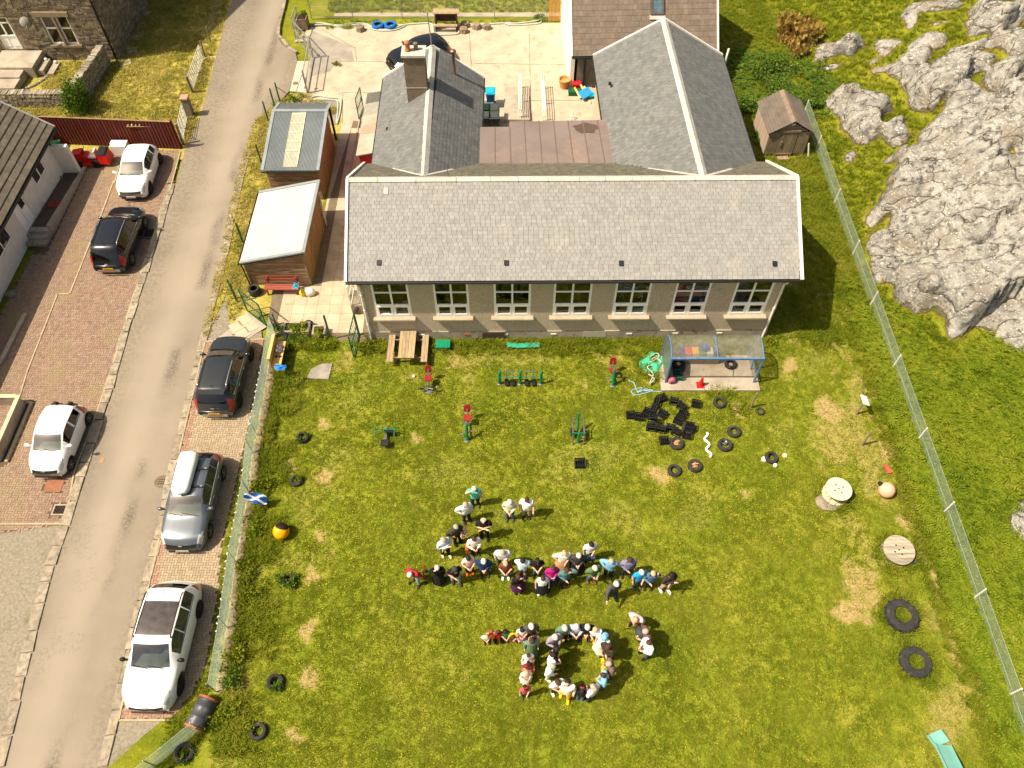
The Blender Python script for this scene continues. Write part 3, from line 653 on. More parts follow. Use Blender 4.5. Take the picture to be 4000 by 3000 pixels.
a,b,c=SLx('B',1105,680,4.4),SLx('B',1525,405,6.2),SLx('B',1965,670,4.4);a2,b2,c2=SLx('B',1010,1420,4.4),SLx('B',1455,1465,6.2),SLx('B',1925,1410,4.4)
yfar=(a.y+c.y)/2
lw,lF,lN=wing((a2.x,a.x),(c2.x,c.x),(b2.x,b.x),4.4,6.2,(RY+.2,yfar),0,None,None)
a,b,c=SLx('C',705,490,4.4),SLx('C',1315,165,6.5),SLx('C',1815,480,4.4);a2,b2,c2=SLx('C',790,1035,4.4),SLx('C',1650,1480,6.5),SLx('C',2115,1405,4.4)
rw,rF,rN=wing((a2.x+.08,a.x),(c2.x,c.x),(b2.x,b.x),4.4,6.5,(RY+.1,(a.y+c.y)/2),0,None,None)
# brown felt roof between the wings
M_brown=mat('brown_roof_felt',S(122,109,103),S(110,98,92),scale=.7,detail=3,rough=.9,bump=.08,bscale=60,dirt=(S(146,122,106),.5,.5,.8))
zf=4.52;fp=[SLx('B',1930,1412,zf),SLx('C',940,1412,zf),SLx('C',862,1035,zf),SLx('C',10,1050,zf),SLx('B',2190,1050,zf),SLx('B',2188,1095,zf),SLx('B',1937,1097,zf)]
q=MB();q.prism([(p.x,p.y)for p in fp],zf-.14,zf);fr=q.build('flat_roof',M_brown,school)
q=MB()
for k in range(1,9):
 f=k/9;p0=fp[0].lerp(fp[1],f);p1=fp[6].lerp(fp[2],f);yt=(fp[6].y if f<.23 else fp[2].y)-.04
 q.beam((p0.x,p0.y,zf+.004),(p0.x+(p1.x-p0.x)*(yt-p0.y)/(p1.y-p0.y),yt,zf+.004),.05,.016)
q.build('felt_seam',mat('felt_seam',S(112,92,82),S(98,80,72)),fr)
c_=SLx('C',640,1108,zf);q=MB()
q.prism([(c_.x+(.62+.08*math.sin(3*t)+.06*math.cos(7*t))*math.cos(t),c_.y+(.42+.05*math.sin(5*t))*math.sin(t))for t in[i*math.pi/14 for i in range(28)]],zf+.002,zf+.01)
q.build('tar_patch',mat('tar_patch',S(88,72,62),S(78,64,55),scale=3),fr)
q=MB();q.prism([(fp[6].x+.06,fp[6].y-.3),(fp[5].x,fp[5].y-.3),(fp[4].x,fp[4].y-.3),(fp[2].x,fp[2].y-.3),(fp[2].x,fp[2].y-.5),(fp[6].x+.06,fp[6].y-.5)],0,zf-.15);q.build('wall',M_cast,school,fixn=True)
# chimney on the west wing
cb=SLx('B',1375,850,5.2);cw=1.08;ctop=8.0
cx=SLx('B',1358,500,8.0);q=MB();q.box((cx.x,cx.y+.42,(4.9+ctop)/2),(1.02,.72,ctop-4.9));ch=q.build('chimney',mat('chimney_harl',S(140,124,100),S(104,92,76),scale=2,bump=1,bscale=22,dirt=(S(80,72,62),2,.5,.8)),school)
q=MB();q.box((cx.x,cx.y+.42,ctop+.06),(1.16,.88,.12));q.build('cap',M_ridge,ch)
q=MB();q.box((cx.x,cx.y+.42,6.35),(1.05,.75,.03));q.build('band',M_ridge,ch)
q=MB();q.lathe([(.13,0),(.16,.04),(.12,.1),(.11,.34),(.14,.38),(.15,.42),(.13,.46),(.09,.5),(.02,.52)],12,(cx.x-.27,cx.y+.42,ctop+.1));q.build('chimney_pot',M_terra,ch,smooth=True)
q=MB();q.lathe([(.1,0),(.1,.3),(.12,.32),(.11,.36),(.02,.37)],10,(cx.x+.12,cx.y+.5,ctop+.1));q.build('chimney_pot',mat('grey_pot',S(120,108,92),S(96,86,74)),ch,smooth=True)
q=MB();f0=SLx('B',1270,880,5.05);q.box((cx.x,cx.y+.03,5.22),(1.25,.12,.05),M=Matrix.Rotation(R(0),3,'X'));q.build('flashing',M_ridge,ch)
# steel flue on the east slope of the west wing and the mast at its gable
fl=SLx('B',1715,640,5.5);q=MB();q.lathe([(.2,-.1),(.16,.02),(.1,.08),(.09,.1),(.09,1.35),(.1,1.36),(.14,1.38),(.17,1.44),(.12,1.5),(.02,1.53)],12,(fl.x,fl.y,5.35));q.build('flue',mat('flue_steel',S(150,136,116),S(110,96,80),metal=.6,rough=.4),lw,smooth=True)
mt=SLx('B',1520,400,6.3);q=MB();q.tube([(mt.x,mt.y+.05,6.1),(mt.x-.1,mt.y+.1,8.1)],[.035,.03],6);q.build('mast',mat('galvanised',S(176,172,164),S(150,147,140),metal=.5,rough=.45),school)
for r,x,y,rr in(('B',1140,1122,lw),('B',1590,922,lw),('B',1862,838,lw),('C',846,732,rw),('C',1357,826,rw),('C',1540,885,rw)):
 zz={1140:4.75,1590:5.8,1862:4.7,846:4.9,1357:5.9,1540:6.1}[x];p=SLx(r,x,y,zz);q=MB();q.box((p.x,p.y,zz+.06),(.16,.2,.07));q.build('roof_vent',M_black,rr)
q=MB();p=SLx('B',1662,1545,6.5);q.tube([(p.x,p.y,6.3),(p.x,p.y,7.0)],.012,5);q.build('aerial',M_dark,roof)
p=SLx('C',1855,470,4.4);q=MB();q.tube([(p.x,p.y-.1,3.4),(p.x,p.y-.1,4.4),(p.x+.05,p.y,4.75)],.06,8);q.build('soil_pipe',M_white,school)
# ---------------------------------------------------------------- brown-tiled building behind
bx0,bx1,by0,bez=3.62,12.4,43.55,2.4
BR_=R(2.0)
bld=thing('harled_building','low white building with brown tiled roof and a rooflight behind the school wing','building',(bx0,by0,0),BR_)
BW=8.8;pit=math.tan(R(41));BD=8.6
M_harl=mat('white_harl',S(232,226,212),S(222,214,198),scale=2,bump=.5,bscale=30);M_grey=mat('grey_harl',S(120,112,102),S(92,86,78),scale=3,bump=1,bscale=24)
q=MB();q.box((BW/2+.2,.15,1.2),(BW-.4,.3,2.4));q.build('wall',M_grey,bld)
q=MB();hz=BD/2*pit
q.xprism([(0,0),(BD,0),(BD,2.4),(BD/2,2.4+hz-.25),(0,2.4)],-.02,.22);q.xprism([(0,0),(BD,0),(BD,2.4),(BD/2,2.4+hz-.25),(0,2.4)],BW-.2,BW);q.build('wall',M_harl,bld,fixn=True)
q=MB();q.xprism([(-.3,2.32),(BD/2,2.42+hz),(BD+.3,2.32),(BD+.3,2.22),(BD/2,2.3+hz),(-.3,2.22)],.0,BW);br=q.build('roof',M_felt,bld)
M_btile=mat('brown_tile',S(118,104,90),S(101,89,77),scale=3,rough=.85,bump=.2,bscale=30,rndv=.1,dirt=(S(140,122,102),1.2,.55,.85))
sl_=math.hypot(BD/2+.3,hz+.1)
slates(br,(.02,-.32,2.34),(1,0,0),(0,BD/2+.3,hz+.1),[(0,0),(BW,0),(BW,sl_),(0,sl_)],.3,.33,M_btile,name='roof_tile',singles=300,singlekey=lambda q:q[2]+abs(q[0]-3)*.02,thick=.018,lift=.035,gap=.008)
q=MB();q.xprism([(BD/2+.1,2.42+hz),(BD+.3,2.36),(BD+.3,2.33),(BD/2+.1,2.36+hz)],0,BW);q.build('rear_slope',M_btile,br)
for xx in(-.03,BW+.03):
 q=MB();q.beam((xx,-.33,2.33),(xx,BD/2,2.45+hz),.1,.18);q.build('bargeboard',M_white if xx>1 else M_harl,bld)
q=MB();q.tube([(0,-.4,2.27),(BW,-.4,2.27)],.06,8);q.tube([(.85,-.36,2.25),(.85,-.05,1.95),(.85,-.05,.1)],.045,8);q.build('gutter',M_black,bld)
vr=bpy.data.objects.new('rooflight',None);COL.objects.link(vr);vr.parent=bld
p0=local(bld,at('C',1258,128,3.9));ang=math.atan(pit);zc=2.42+(p0.y+.3)*pit*0.97
VM=Matrix.Rotation(ang,3,'X');vr.location=(p0.x,p0.y+.55,2.42+(p0.y+.55+.3)*((hz+.1)/(BD/2+.3)));vr.rotation_euler=(math.atan2(hz+.1,BD/2+.3),0,0)
q=MB()
for sx,sy,dx,dy in((-.34,0,.12,1.3),(.34,0,.12,1.3)):q.box((sx,0,.06),(dx,dy,.14))
for sy in(-.6,.6):q.box((0,sy,.06),(.56,.1,.14))
q.build('frame',mat('rooflight_frame',S(96,88,80),S(74,68,62),metal=.3,rough=.5),vr);q=MB();q.box((0,0,.07),(.56,1.1,.02));q.build('pane',mat('rooflight_glass',S(90,110,120),S(60,76,84),rough=.06,spec=.8),vr)
q=MB();q.box((0,-.78,.045),(.95,.26,.02));q.build('flashing',M_ridge,vr)
# ================================================================ west side: bungalow, stone house, garden, drive
def wallrun(mb,p0,U,N,W_,z0,z1,th,holes=()):
 """a straight wall with rectangular holes (s0,s1,za,zb), built of butted blocks"""
 U=Vector(U).normalized();N=Vector(N).normalized();p0=Vector(p0);cuts=sorted(set([0,W_]+[v for h in holes for v in h[:2]]))
 def blk(a,b,c,d):
  if b-a<1e-3 or d-c<1e-3:return
  q=[p0+U*s+N*n for s,n in((a,0),(b,0),(b,-th),(a,-th))]
  mb.hexa([Vector((v.x,v.y,c))for v in q]+[Vector((v.x,v.y,d))for v in q])
 for a,b in zip(cuts,cuts[1:]):
  m=(a+b)/2;hs=sorted([h[2:]for h in holes if h[0]<m<h[1]]);z=z0
  for c,d in hs:blk(a,b,z,c);z=d
  blk(a,b,z,z1)
def rubble(parent,p0,U,N,W_,z0,z1,m,holes=(),row=(.13,.24),ln=(.24,.62),singles=0,out=(.01,.05),name='stone',key=None,gap=.018):
 """irregular courses of rubble, proud of the mortar face"""
 U=Vector(U).normalized();N=Vector(N).normalized();p0=Vector(p0);it=[];z=z0
 while z<z1-.05:
  h=min(rnd.uniform(*row),z1-z);s=-rnd.uniform(0,.2)
  while s<W_:
   l=rnd.uniform(*ln);a,b=max(s,0),min(s+l,W_);s+=l
   if b-a<.07 or any(a<q[1]and b>q[0]and z<q[3]-.02 and z+h>q[2]+.02 for q in holes):continue
   if h>.19 and rnd.random()<.35:
    k=h*rnd.uniform(.4,.6);it+=[(a,b,z,z+k),(a,b,z+k,z+h)]
   else:it.append((a,b,z,z+h))
  z+=h
 if key:it.sort(key=key)
 mb=MB()
 for i,(a,b,c,d)in enumerate(it):
  o=rnd.uniform(*out);j=lambda:rnd.uniform(-.014,.014);g=gap/2
  P=[]
  for n in(0,1):
   for(s,zz)in((a+g,c+g),(b-g,c+g),(b-g,d-g),(a+g,d-g)):
    v=p0+U*(s+j()*n+(0 if not n else(.012 if s<(a+b)/2 else-.012)))+N*(o if n else-.03);P.append(Vector((v.x,v.y,zz+j()*n)))
  t=mb if i>=singles else MB()
  t.add(P,[(4,5,6,7),(0,1,5,4),(1,2,6,5),(2,3,7,6),(3,0,4,7)])
  if i<singles:t.build(name,m,parent,fixn=False)
 if mb.v:tag(mb.build(name,m,parent),kind='stuff')
M_stone=mat('rubble_stone',S(146,130,106),S(96,86,74),scale=3,detail=8,bump=.8,bscale=20,rndv=.34,dirt=(S(60,54,48),3,.55,.75))
M_mort=mat('lime_mortar',S(150,138,116),S(112,102,86),scale=4,bump=.5,bscale=30)
M_stonelight=mat('drystone',S(168,156,134),S(112,104,92),scale=4,detail=8,bump=.8,bscale=20,rndv=.32,dirt=(S(70,64,54),4,.54,.72))
# ---- stone house
sh=thing('stone_house','dark rubble stone house with white door, twin window and satellite dish','house',(-25.6,46.6,0),0)
EH=6.9;HX=13.0;HY=11
tw0,tw1=aty('A',455,385,46.6),aty('A',690,388,46.6);th_=aty('A',350,138,46.6)
def slx(v):return v.x+25.6+HX
w0,w1=slx(tw0),slx(tw1);wz0,wz1=tw0.z,aty('A',500,140,46.6).z
d0,d1=slx(aty('A',75,475,46.6)),slx(aty('A',228,472,46.6));dz1=aty('A',30,150,46.6).z;dz0=.75
holes=[(w0,w1,wz0,wz1),(d0,d1,dz0,dz1)]
mb=MB();wallrun(mb,(-HX,0,0),(1,0,0),(0,-1,0),HX,0,EH,.5,holes);mb.box((-.25,HY/2+.25,EH/2),(.5,HY-.5,EH));mb.box((-HX/2-.25,HY-.25,EH/2),(HX-.5,.5,EH));sw=mb.build('wall',M_mort,sh)
lint=[(w0-.25,w1+.2,wz1,wz1+.3),(w0-.1,w1+.15,wz0-.14,wz0),(w0+(w1-w0)*.47,w0+(w1-w0)*.55,wz0,wz1)]
rubble(sw,(-HX,0,0),(1,0,0),(0,-1,0),HX,0,EH,M_stone,holes+lint,singles=200,key=lambda q:-q[0]+(100 if q[2]>4 else 0))
rubble(sw,(0,0,0),(0,1,0),(1,0,0),HY,0,EH,M_stone,[],singles=100,key=lambda q:q[0]+(100 if q[2]>3.6 else 0))
mb=MB()
for a,b,c,d in lint:mb.box(((a+b)/2-HX,-.03,(c+d)/2),(b-a,.16,d-c-.006))
mb.build('dressed_stone',mat('dressed_stone',S(160,142,112),S(128,112,88),scale=3,bump=.3,bscale=30,dirt=(S(92,80,62),3,.5,.7)),sh)
M_wpane=mat('dark_glass',S(58,40,30),S(30,24,20),scale=2,rough=.08,spec=.7)
M_gl=glassmat('house_glass',(.55,.55,.5,1),.06)
wm=(w0+w1)/2-HX
for a,b in((w0,w0+(w1-w0)*.47),(w0+(w1-w0)*.55,w1)):
 wd=bpy.data.objects.new('window',None);COL.objects.link(wd);wd.parent=sh;wd.location=(a-HX,.12,wz0);W_,H_=b-a,wz1-wz0;f=MB()
 for x,z,sx,sz in((.05,H_/2,.1,H_),(W_-.05,H_/2,.1,H_),(W_/2,.05,W_-.2,.1),(W_/2,H_-.05,W_-.2,.1),(W_/2,H_*.56,W_-.2,.1)):f.box((x,0,z),(sx,.08,sz))
 f.build('frame',M_upvc,wd)
 for z0_,z1_ in((.1,H_*.56-.05),(H_*.56+.05,H_-.1)):q=MB();q.box((W_/2,.02,(z0_+z1_)/2),(W_-.2,.01,z1_-z0_));q.build('pane',M_wpane,wd)
dr=bpy.data.objects.new('door',None);COL.objects.link(dr);dr.parent=sh;dr.location=(d0-HX,.1,dz0);W_,H_=d1-d0,dz1-dz0;f=MB()
f.box((W_/2,.03,H_*.2),(W_-.1,.05,H_*.4));f.box((W_/2,.0,H_*.41),(W_-.1,.09,.08));f.box((W_/2,0,H_*.82),(W_-.1,.09,.08))
for x in(.05,W_-.05):f.box((x,0,H_/2),(.1,.1,H_))
f.box((W_/2,0,H_*.61),(.09,.085,H_*.34));f.box((W_/2,0,H_-.04),(W_-.2,.09,.08))
for x in(W_*.28,W_*.72):f.box((x,.0,H_*.2),(W_*.3,.03,H_*.26))
f.build('frame',M_upvc,dr);q=MB()
for x in(W_*.28,W_*.72):q.box((x,.03,H_*.61),(W_*.36,.02,H_*.36))
q.box((W_/2,.03,H_*.9),(W_-.2,.02,H_*.12));q.build('pane',mat('door_glass',S(36,44,40),S(24,28,26),rough=.08,spec=.7),dr)
mb=MB();mb.xprism([(-.4,EH-.1),(HY/2,EH+3.6),(HY+.4,EH-.1),(HY+.4,EH-.25),(HY/2,EH+3.4),(-.4,EH-.25)],-HX-.2,.25);mb.build('roof',M_slate2,sh)
mb=MB();mb.tube([(-.1,-.12,EH),(-.12,-.12,.15),(-.05,-.3,.05)],.07,8);mb.tube([(-HX,-.2,EH-.15),(.1,-.2,EH-.15)],.07,8);mb.build('downpipe',M_black,sh)
dd=aty('A',225,190,46.2);mb=MB();MD=Matrix.Rotation(R(35),3,'Z')@Matrix.Rotation(R(62),3,'X')
mb.lathe([(.01,.09),(.12,.075),(.24,.03),(.33,-.03),(.34,-.03),(.25,.05),(.12,.1),(.01,.11)],16,(dd.x+25.6,-.45,dd.z),MD);mb.tube([(dd.x+25.6,-.42,dd.z),(dd.x+25.4,-.02,dd.z+.15)],.02,6);mb.tube([(dd.x+25.6,-.5,dd.z-.3),(dd.x+25.75,-.8,dd.z-.12)],.015,6);mb.box((dd.x+25.75,-.82,dd.z-.1),(.07,.12,.07));mb.build('satellite_dish',mat('dish_grey',S(150,146,136),S(124,120,112)),sh,smooth=True)
# path, steps
st=thing('entrance_steps','concrete landing and steps below the white door of the stone house','steps',(-31.2,45.6,0),0)
mb=MB();a=local(st,at('A',10,545,.7));b=local(st,at('A',245,490,.7))
mb.box((-.35,-.05,.36),(2.6,1.9,.72));mb.build('landing',M_conc,st)
for k in range(4):q=MB();q.box((-.7,-1.3-k*1.0,.3-k*.05),(2.1,.98,.52-k*.1));q.build('slab',M_conc,st)
for k in range(2):q=MB();q.box((1.22+k*.55,-.15,.22-.16*k),(.4,1.3,.34-.12*k));q.build('tread',M_conc,st)
q=MB();q.ell((1.2,.4,.42),(.12,.1,.09),8,6);q.ell((1.75,.35,.26),(.12,.1,.09),8,6);q.build('step_stone',M_white,st)
# garden walls
def gwall(label,p0,p1,h,th,side):
 d=(p1-p0);L=d.length;U=d.normalized();Nn=Vector((U.y,-U.x,0))*side;rt=thing('garden_wall',label,'wall',p0,math.atan2(U.y,U.x))
 Ul=Vector((1,0,0));Nl=Vector((0,-1*side,0));mb=MB();mb.box((L/2,-Nl.y*-(-th/2)if False else(th/2 if Nl.y<0 else-th/2),h/2),(L,th-.04,h));mb.build('core',M_mort,rt)
 for n,off in((Nl,0),(-Nl,th)):
  o=Vector((0,0,0))-Nl*off+n*.0
  if n.y<0:rubble(rt,o,(1,0,0),n,L,0,h,M_stonelight,row=(.09,.17),ln=(.14,.36),singles=130 if off==0 else 0,out=(.0,.05))
  else:rubble(rt,o,(1,0,0),n,L,0,h,M_stonelight,row=(.09,.17),ln=(.14,.36),singles=130 if off==0 else 0,out=(.0,.05))
 s=0
 while s<L-.05:
  w_=rnd.uniform(.12,.22);q=MB();q.box((s+w_/2,(th/2 if Nl.y<0 else-th/2),h+.08),(w_-.015,th*rnd.uniform(.92,1.1),rnd.uniform(.15,.24)),jit=.025);q.build('cope_stone',M_stonelight,rt);s+=w_
 return rt
gwall('drystone garden wall running from the house corner, its shaded face to the lawn',Vector((-25.95,46.1,0)),Vector((-26.35,41.7,0)),1.15,.45,-1)
gwall('low drystone wall along the front garden behind the bungalow roof',Vector((-31.2,41.5,0)),Vector((-26.9,41.5,0)),.78,.45,1)
k=[at('A',460,560),at('A',430,640),at('A',380,690),at('A',300,740),at('A',235,765)]
e=thing('garden_edging','curved row of pale stones edging a bare flower bed by the steps','edging',k[0])
for i in range(16):
 f=i/15*4;a=k[min(3,int(f))].lerp(k[min(3,int(f))+1],f-min(3,int(f)))-k[0];q=MB();q.ell((a.x,a.y,.04),(.13,.09,.08),7,5);q.build('stone',M_stonelight,e)
for i,(x,y)in enumerate(((1280,120),(1225,222),(1188,325),(1143,435),(1090,545))):
 p=at('A',x,y);q=MB();q.box((0,0,.02),(.62,.62,.05));o=q.build('stepping_stone',M_conc);o.location=p;o.rotation_euler=(0,0,R(8+i*3))
 tag(o,['square stepping stone furthest up beside the stone house gable','square stepping stone second from the top beside the gable','square stepping stone in the middle of the row beside the gable','square stepping stone second from the house corner','dark stepping stone right at the house corner drainpipe'][i],'stepping stone','stepping stones beside the stone house')
# ---- timber fence
tf0=Vector((-27.0,38.05,0));tf1=at('A',1565,1285);L=(tf1-tf0).length;tf=thing('timber_fence','long red-brown vertical board fence behind the mower and white hatchback','fence',tf0,math.atan2(tf1.y-tf0.y,tf1.x-tf0.x))
M_fence=mat('stained_board',S(112,48,34),S(84,36,28),scale=2,detail=6,stretch=(6,6,.6),bump=.3,rndv=.14,dirt=(S(60,30,26),2,.6,.8));M_sunboard=mat('sunlit_tint_board',S(176,148,78),S(150,122,62),scale=2,stretch=(6,6,.6),bump=.3,rndv=.12)  # second board colour has the sunlight on the fence return put into it
x=0;i=0
bm_=[MB().box((0,0,.92),(.112,.022,1.82)).mesh('board',M_fence),MB().box((0,0,.92),(.085,.022,1.82)).mesh('board',M_sunboard)]
while x<L:piece('board',bm_[0],tf,(x+.045,-.03*(i%2),rnd.uniform(-.015,.015)));x+=.098;i+=1
q=MB()
for z in(.35,1.45):q.box((L/2,.035,z),(L,.045,.09))
q.build('rail',M_fence,tf);q=MB();q.box((L/2,0,1.86),(L,.1,.03));q.build('capping',mat('fence_cap',S(150,120,88),S(120,94,68)),tf)
for k in range(5):q=MB();q.box((L*k/4,.09,.95),(.1,.1,1.9));q.build('post',M_fence,tf)
pf=thing('sunlit_tint_fence_panel','board fence return coloured a sunlit pale yellow, tucked behind the bungalow gable','fence',(-28.9,38.0,0),0)
for k in range(19):piece('board',bm_[1],pf,(k*.1,0,0))
for k in range(7):piece('board',bm_[1],pf,(1.95,-.1-k*.1,-.25),(0,0,R(90)))
s_=thing('wall_shelf','small plank shelf of bird ornaments fixed on the brown fence','shelf',local(tf,(0,0,0))*0+aty('A',1195,1090,37.68));q=MB();q.box((0,0,0),(1.35,.14,.03));q.build('plank',mat('shelf_wood',S(160,124,84),S(130,98,66)),s_)
for k in range(6):q=MB();q.ell((-.55+k*.22,0,.07),(.05,.05,.07 if k%2 else .04),7,5);q.ell((-.53+k*.22,-.02,.13 if k%2 else .09),(.03,.03,.03),6,4);q.build('ornament',M_white if k%2 else mat('yellow_ornament',S(214,190,80),S(190,160,60)),s_)
# ---- bungalow
bg=thing('bungalow','white bungalow with dark grey-brown tiled roof at the left edge','house',(-25.45,35.3,0),0)
sl_=.72;BLn=26
def yz(r,x,y):v=atx(r,x,y,-25.45);return v.y-35.3,v.z
win=[];a,b,c,d=yz('W',330,350),yz('W',385,450),yz('W',315,590),yz('W',255,470);win.append((c[0],a[0],b[1],a[1]))
a,c=yz('E',30,400),yz('E',20,745);win.append((yz('E',20,745)[0]-.1,yz('E',145,545)[0],1.18,2.15));win.append((-13.5,-11.8,1.1,2.15))
d_=(yz('E',220,430)[0],yz('E',310,325)[0],.5,2.2)
M_bwall=mat('bungalow_render',S(228,222,210),S(212,205,192),scale=2,bump=.3,bscale=30,dirt=(S(176,168,152),1.2,.62,.85))
mb=MB();hl=[(-h[1],-h[0],h[2],h[3])for h in win+[d_]]
wallrun(mb,(0,0,0),(0,-1,0),(1,0,0),BLn,0,2.55,.3,hl)
q=[(-.3,0),(-8,0),(-8,2.55),(-4.1,2.55+3.8*sl_),(-.3,2.5)];n=5
mb.add([(x,0,z)for x,z in q]+[(x,-.3,z)for x,z in q],[tuple(range(n-1,-1,-1)),tuple(range(n,10))]+[(i,(i+1)%n,n+(i+1)%n,n+i)for i in range(n)])
mb.box((.3,.12,.95),(1.3,.24,1.9));mb.build('wall',M_bwall,bg,fixn=True)
mb=MB();mb.box((-1.8,-BLn/2,1.2),(.1,BLn-1,2.2));mb.build('interior',M_room,bg)
for h in win+[d_]:
 isd=h is d_ or h==d_
 wd=bpy.data.objects.new('door' if isd else 'window',None);COL.objects.link(wd);wd.parent=bg;wd.location=(-.1,h[1],h[2]);wd.rotation_euler=(0,0,R(-90));W_,H_=h[1]-h[0],h[3]-h[2];f=MB()
 for x,z,sx,sz in((.04,H_/2,.08,H_),(W_-.04,H_/2,.08,H_),(W_/2,.04,W_-.16,.08),(W_/2,H_-.04,W_-.16,.08),(W_/2,H_/2,.08,H_-.16)):f.box((x,.02,z),(sx,.08,sz))
 if isd:f.box((W_*.26,0.03,H_*.3),(W_*.38,.05,H_*.5));f.box((W_*.75,.03,H_*.5),(W_*.36,.05,H_-.18));f.build('frame',M_upvc,wd);q=MB();q.box((W_*.26,.035,H_*.75),(W_*.36,.02,H_*.36));q.box((W_*.75,.0,H_*.66),(W_*.12,.02,H_*.4));q.build('pane',M_wpane,wd)
 else:
  f.build('frame',M_upvc,wd)
  for x in(W_*.26,W_*.74):q=MB();q.box((x,.03,H_/2),(W_/2-.13,.01,H_-.16));q.build('pane',mat('grey_glass',S(70,64,54),S(40,40,36),scale=1.5,rough=.08,spec=.7),wd)
  q=MB();q.box((W_/2,-.17,-.05),(W_+.3,.26,.09));q.build('sill',M_conc,wd)
mb=MB();yE=.85;P=[(.3,2.53),(-4.2,2.53+4.5*sl_),(-8.7,2.53)]
mb.hexa([(P[0][0],-BLn,P[0][1]-.12),(P[0][0],yE,P[0][1]-.12),(P[1][0],yE,P[1][1]-.12),(P[1][0],-BLn,P[1][1]-.12),(P[0][0],-BLn,P[0][1]),(P[0][0],yE,P[0][1]),(P[1][0],yE,P[1][1]),(P[1][0],-BLn,P[1][1])])
mb.hexa([(P[2][0],-BLn,P[2][1]-.12),(P[1][0],-BLn,P[1][1]-.12),(P[1][0],yE,P[1][1]-.12),(P[2][0],yE,P[2][1]-.12),(P[2][0],-BLn,P[2][1]),(P[1][0],-BLn,P[1][1]),(P[1][0],yE,P[1][1]),(P[2][0],yE,P[2][1])])
br2=mb.build('roof',M_felt,bg)
M_dtile=mat('interlocking_tile',S(112,102,86),S(92,84,72),scale=3,rough=.85,bump=.5,bscale=40,rndv=.1,dirt=(S(130,122,104),1.5,.55,.8))
ls=4.5*math.hypot(1,sl_)
slates(br2,(P[0][0]+.03,-BLn,P[0][1]+.01),(0,1,0),(-1,0,sl_),[(0,0),(BLn+yE,0),(BLn+yE,ls),(0,ls)],.34,.36,M_dtile,name='roof_tile',singles=300,singlekey=lambda q:abs(q[0]-21)+q[2]*2.2,thick=.03,lift=.075,gap=.006)
q=MB();q.beam((P[0][0]+.05,yE+.02,P[0][1]+.0),(P[1][0],yE+.02,P[1][1]+.03),.1,.17);q.build('bargeboard',mat('grey_verge',S(170,168,164),S(150,148,144)),bg)
q=MB();q.tube([(.42,-BLn,2.45),(.42,yE,2.45)],.06,8);q.tube([(.4,.1,2.4),(.08,.14,2.1),(.08,.14,.3)],.04,8);q.build('gutter',M_black,bg)
q=MB();q.box((.03,.45-35.3+34.95-2.6-4.5+.0,1.42),(.02,.34,.16));q.build('name_plate',M_conc,bg)
q=MB();q.ell((.12,-4.0,2.1),(.08,.08,.06),8,6);q.build('lamp',M_black,bg)
# ramped path with steps beside the wall
M_brickd=mat('red_paver',S(148,123,103),S(126,102,85),scale=6,bump=.3,bscale=40,rndv=.16,dirt=(S(140,124,88),.55,.5,.72))
M_brickb=mat('buff_paver',S(164,146,118),S(144,126,100),scale=6,bump=.3,bscale=40,rndv=.13,dirt=(S(130,116,90),.6,.55,.8));M_brickr=mat('rose_paver',S(160,126,104),S(142,110,90),scale=6,bump=.3,bscale=40,rndv=.12)
rp=thing('ramped_path','raised path with concrete kerb and three steps along the bungalow wall','ramp',(-25.45,30.0,0),0)
mb=MB();mb.hexa([(.05,.55,0),(.9,.55,0),(.95,6.0,0),(.05,6.0,0),(.05,.55,.48),(.9,.55,.48),(.95,6.0,.06),(.05,6.0,.06)]);mb.build('path',mat('dark_tarmac_path',S(96,78,64),S(76,62,52),scale=3,bump=.3,bscale=40),rp)
mb=MB();mb.hexa([(.9,.5,0),(1.05,.5,0),(1.1,6.1,0),(.95,6.1,0),(.9,.5,.6),(1.05,.5,.6),(1.1,6.1,.12),(.95,6.1,.12)]);mb.build('kerb',M_conc,rp)
for k in range(3):q=MB();q.box((.5,.36-k*.32,.24-k*.08),(1.0,.33,.48-k*.16));q.build('tread',M_conc,rp)
lw_=thing('low_ramp_wall','cream-capped low concrete wall enclosing a brick ramp at the left edge','wall',(-22.0,18.2,0),0)
mb=MB();mb.box((-.02,-.1,.3),(.14,2.9,.6));mb.box((-1.6,1.4,.3),(3.0,.14,.6));mb.box((-1.6,-1.6,.3),(3.0,.14,.6));mb.build('parapet',M_conc,lw_);mb=MB();mb.box((-.02,-.1,.62),(.18,3.1,.045));mb.box((-1.6,1.4,.62),(2.96,.18,.045));mb.box((-1.6,-1.6,.62),(2.96,.18,.045));mb.build('coping',mat('cream_coping',S(214,196,156),S(190,172,134)),lw_);mb=MB();mb.box((.3,-.1,.06),(.12,3.1,.12));mb.box((.15,1.42,.06),(.26,.12,.118));mb.build('kerb',M_edge,lw_)
lk=thing('drive_kerb','plain concrete kerb slanting along the shaded brick drive','kerb',(0,0,0));mb=MB();mb.beam(at('E',222,1165,.06),at('E',0,1600,.06),.2,.16);mb.build('kerb_stone',M_conc,lk)
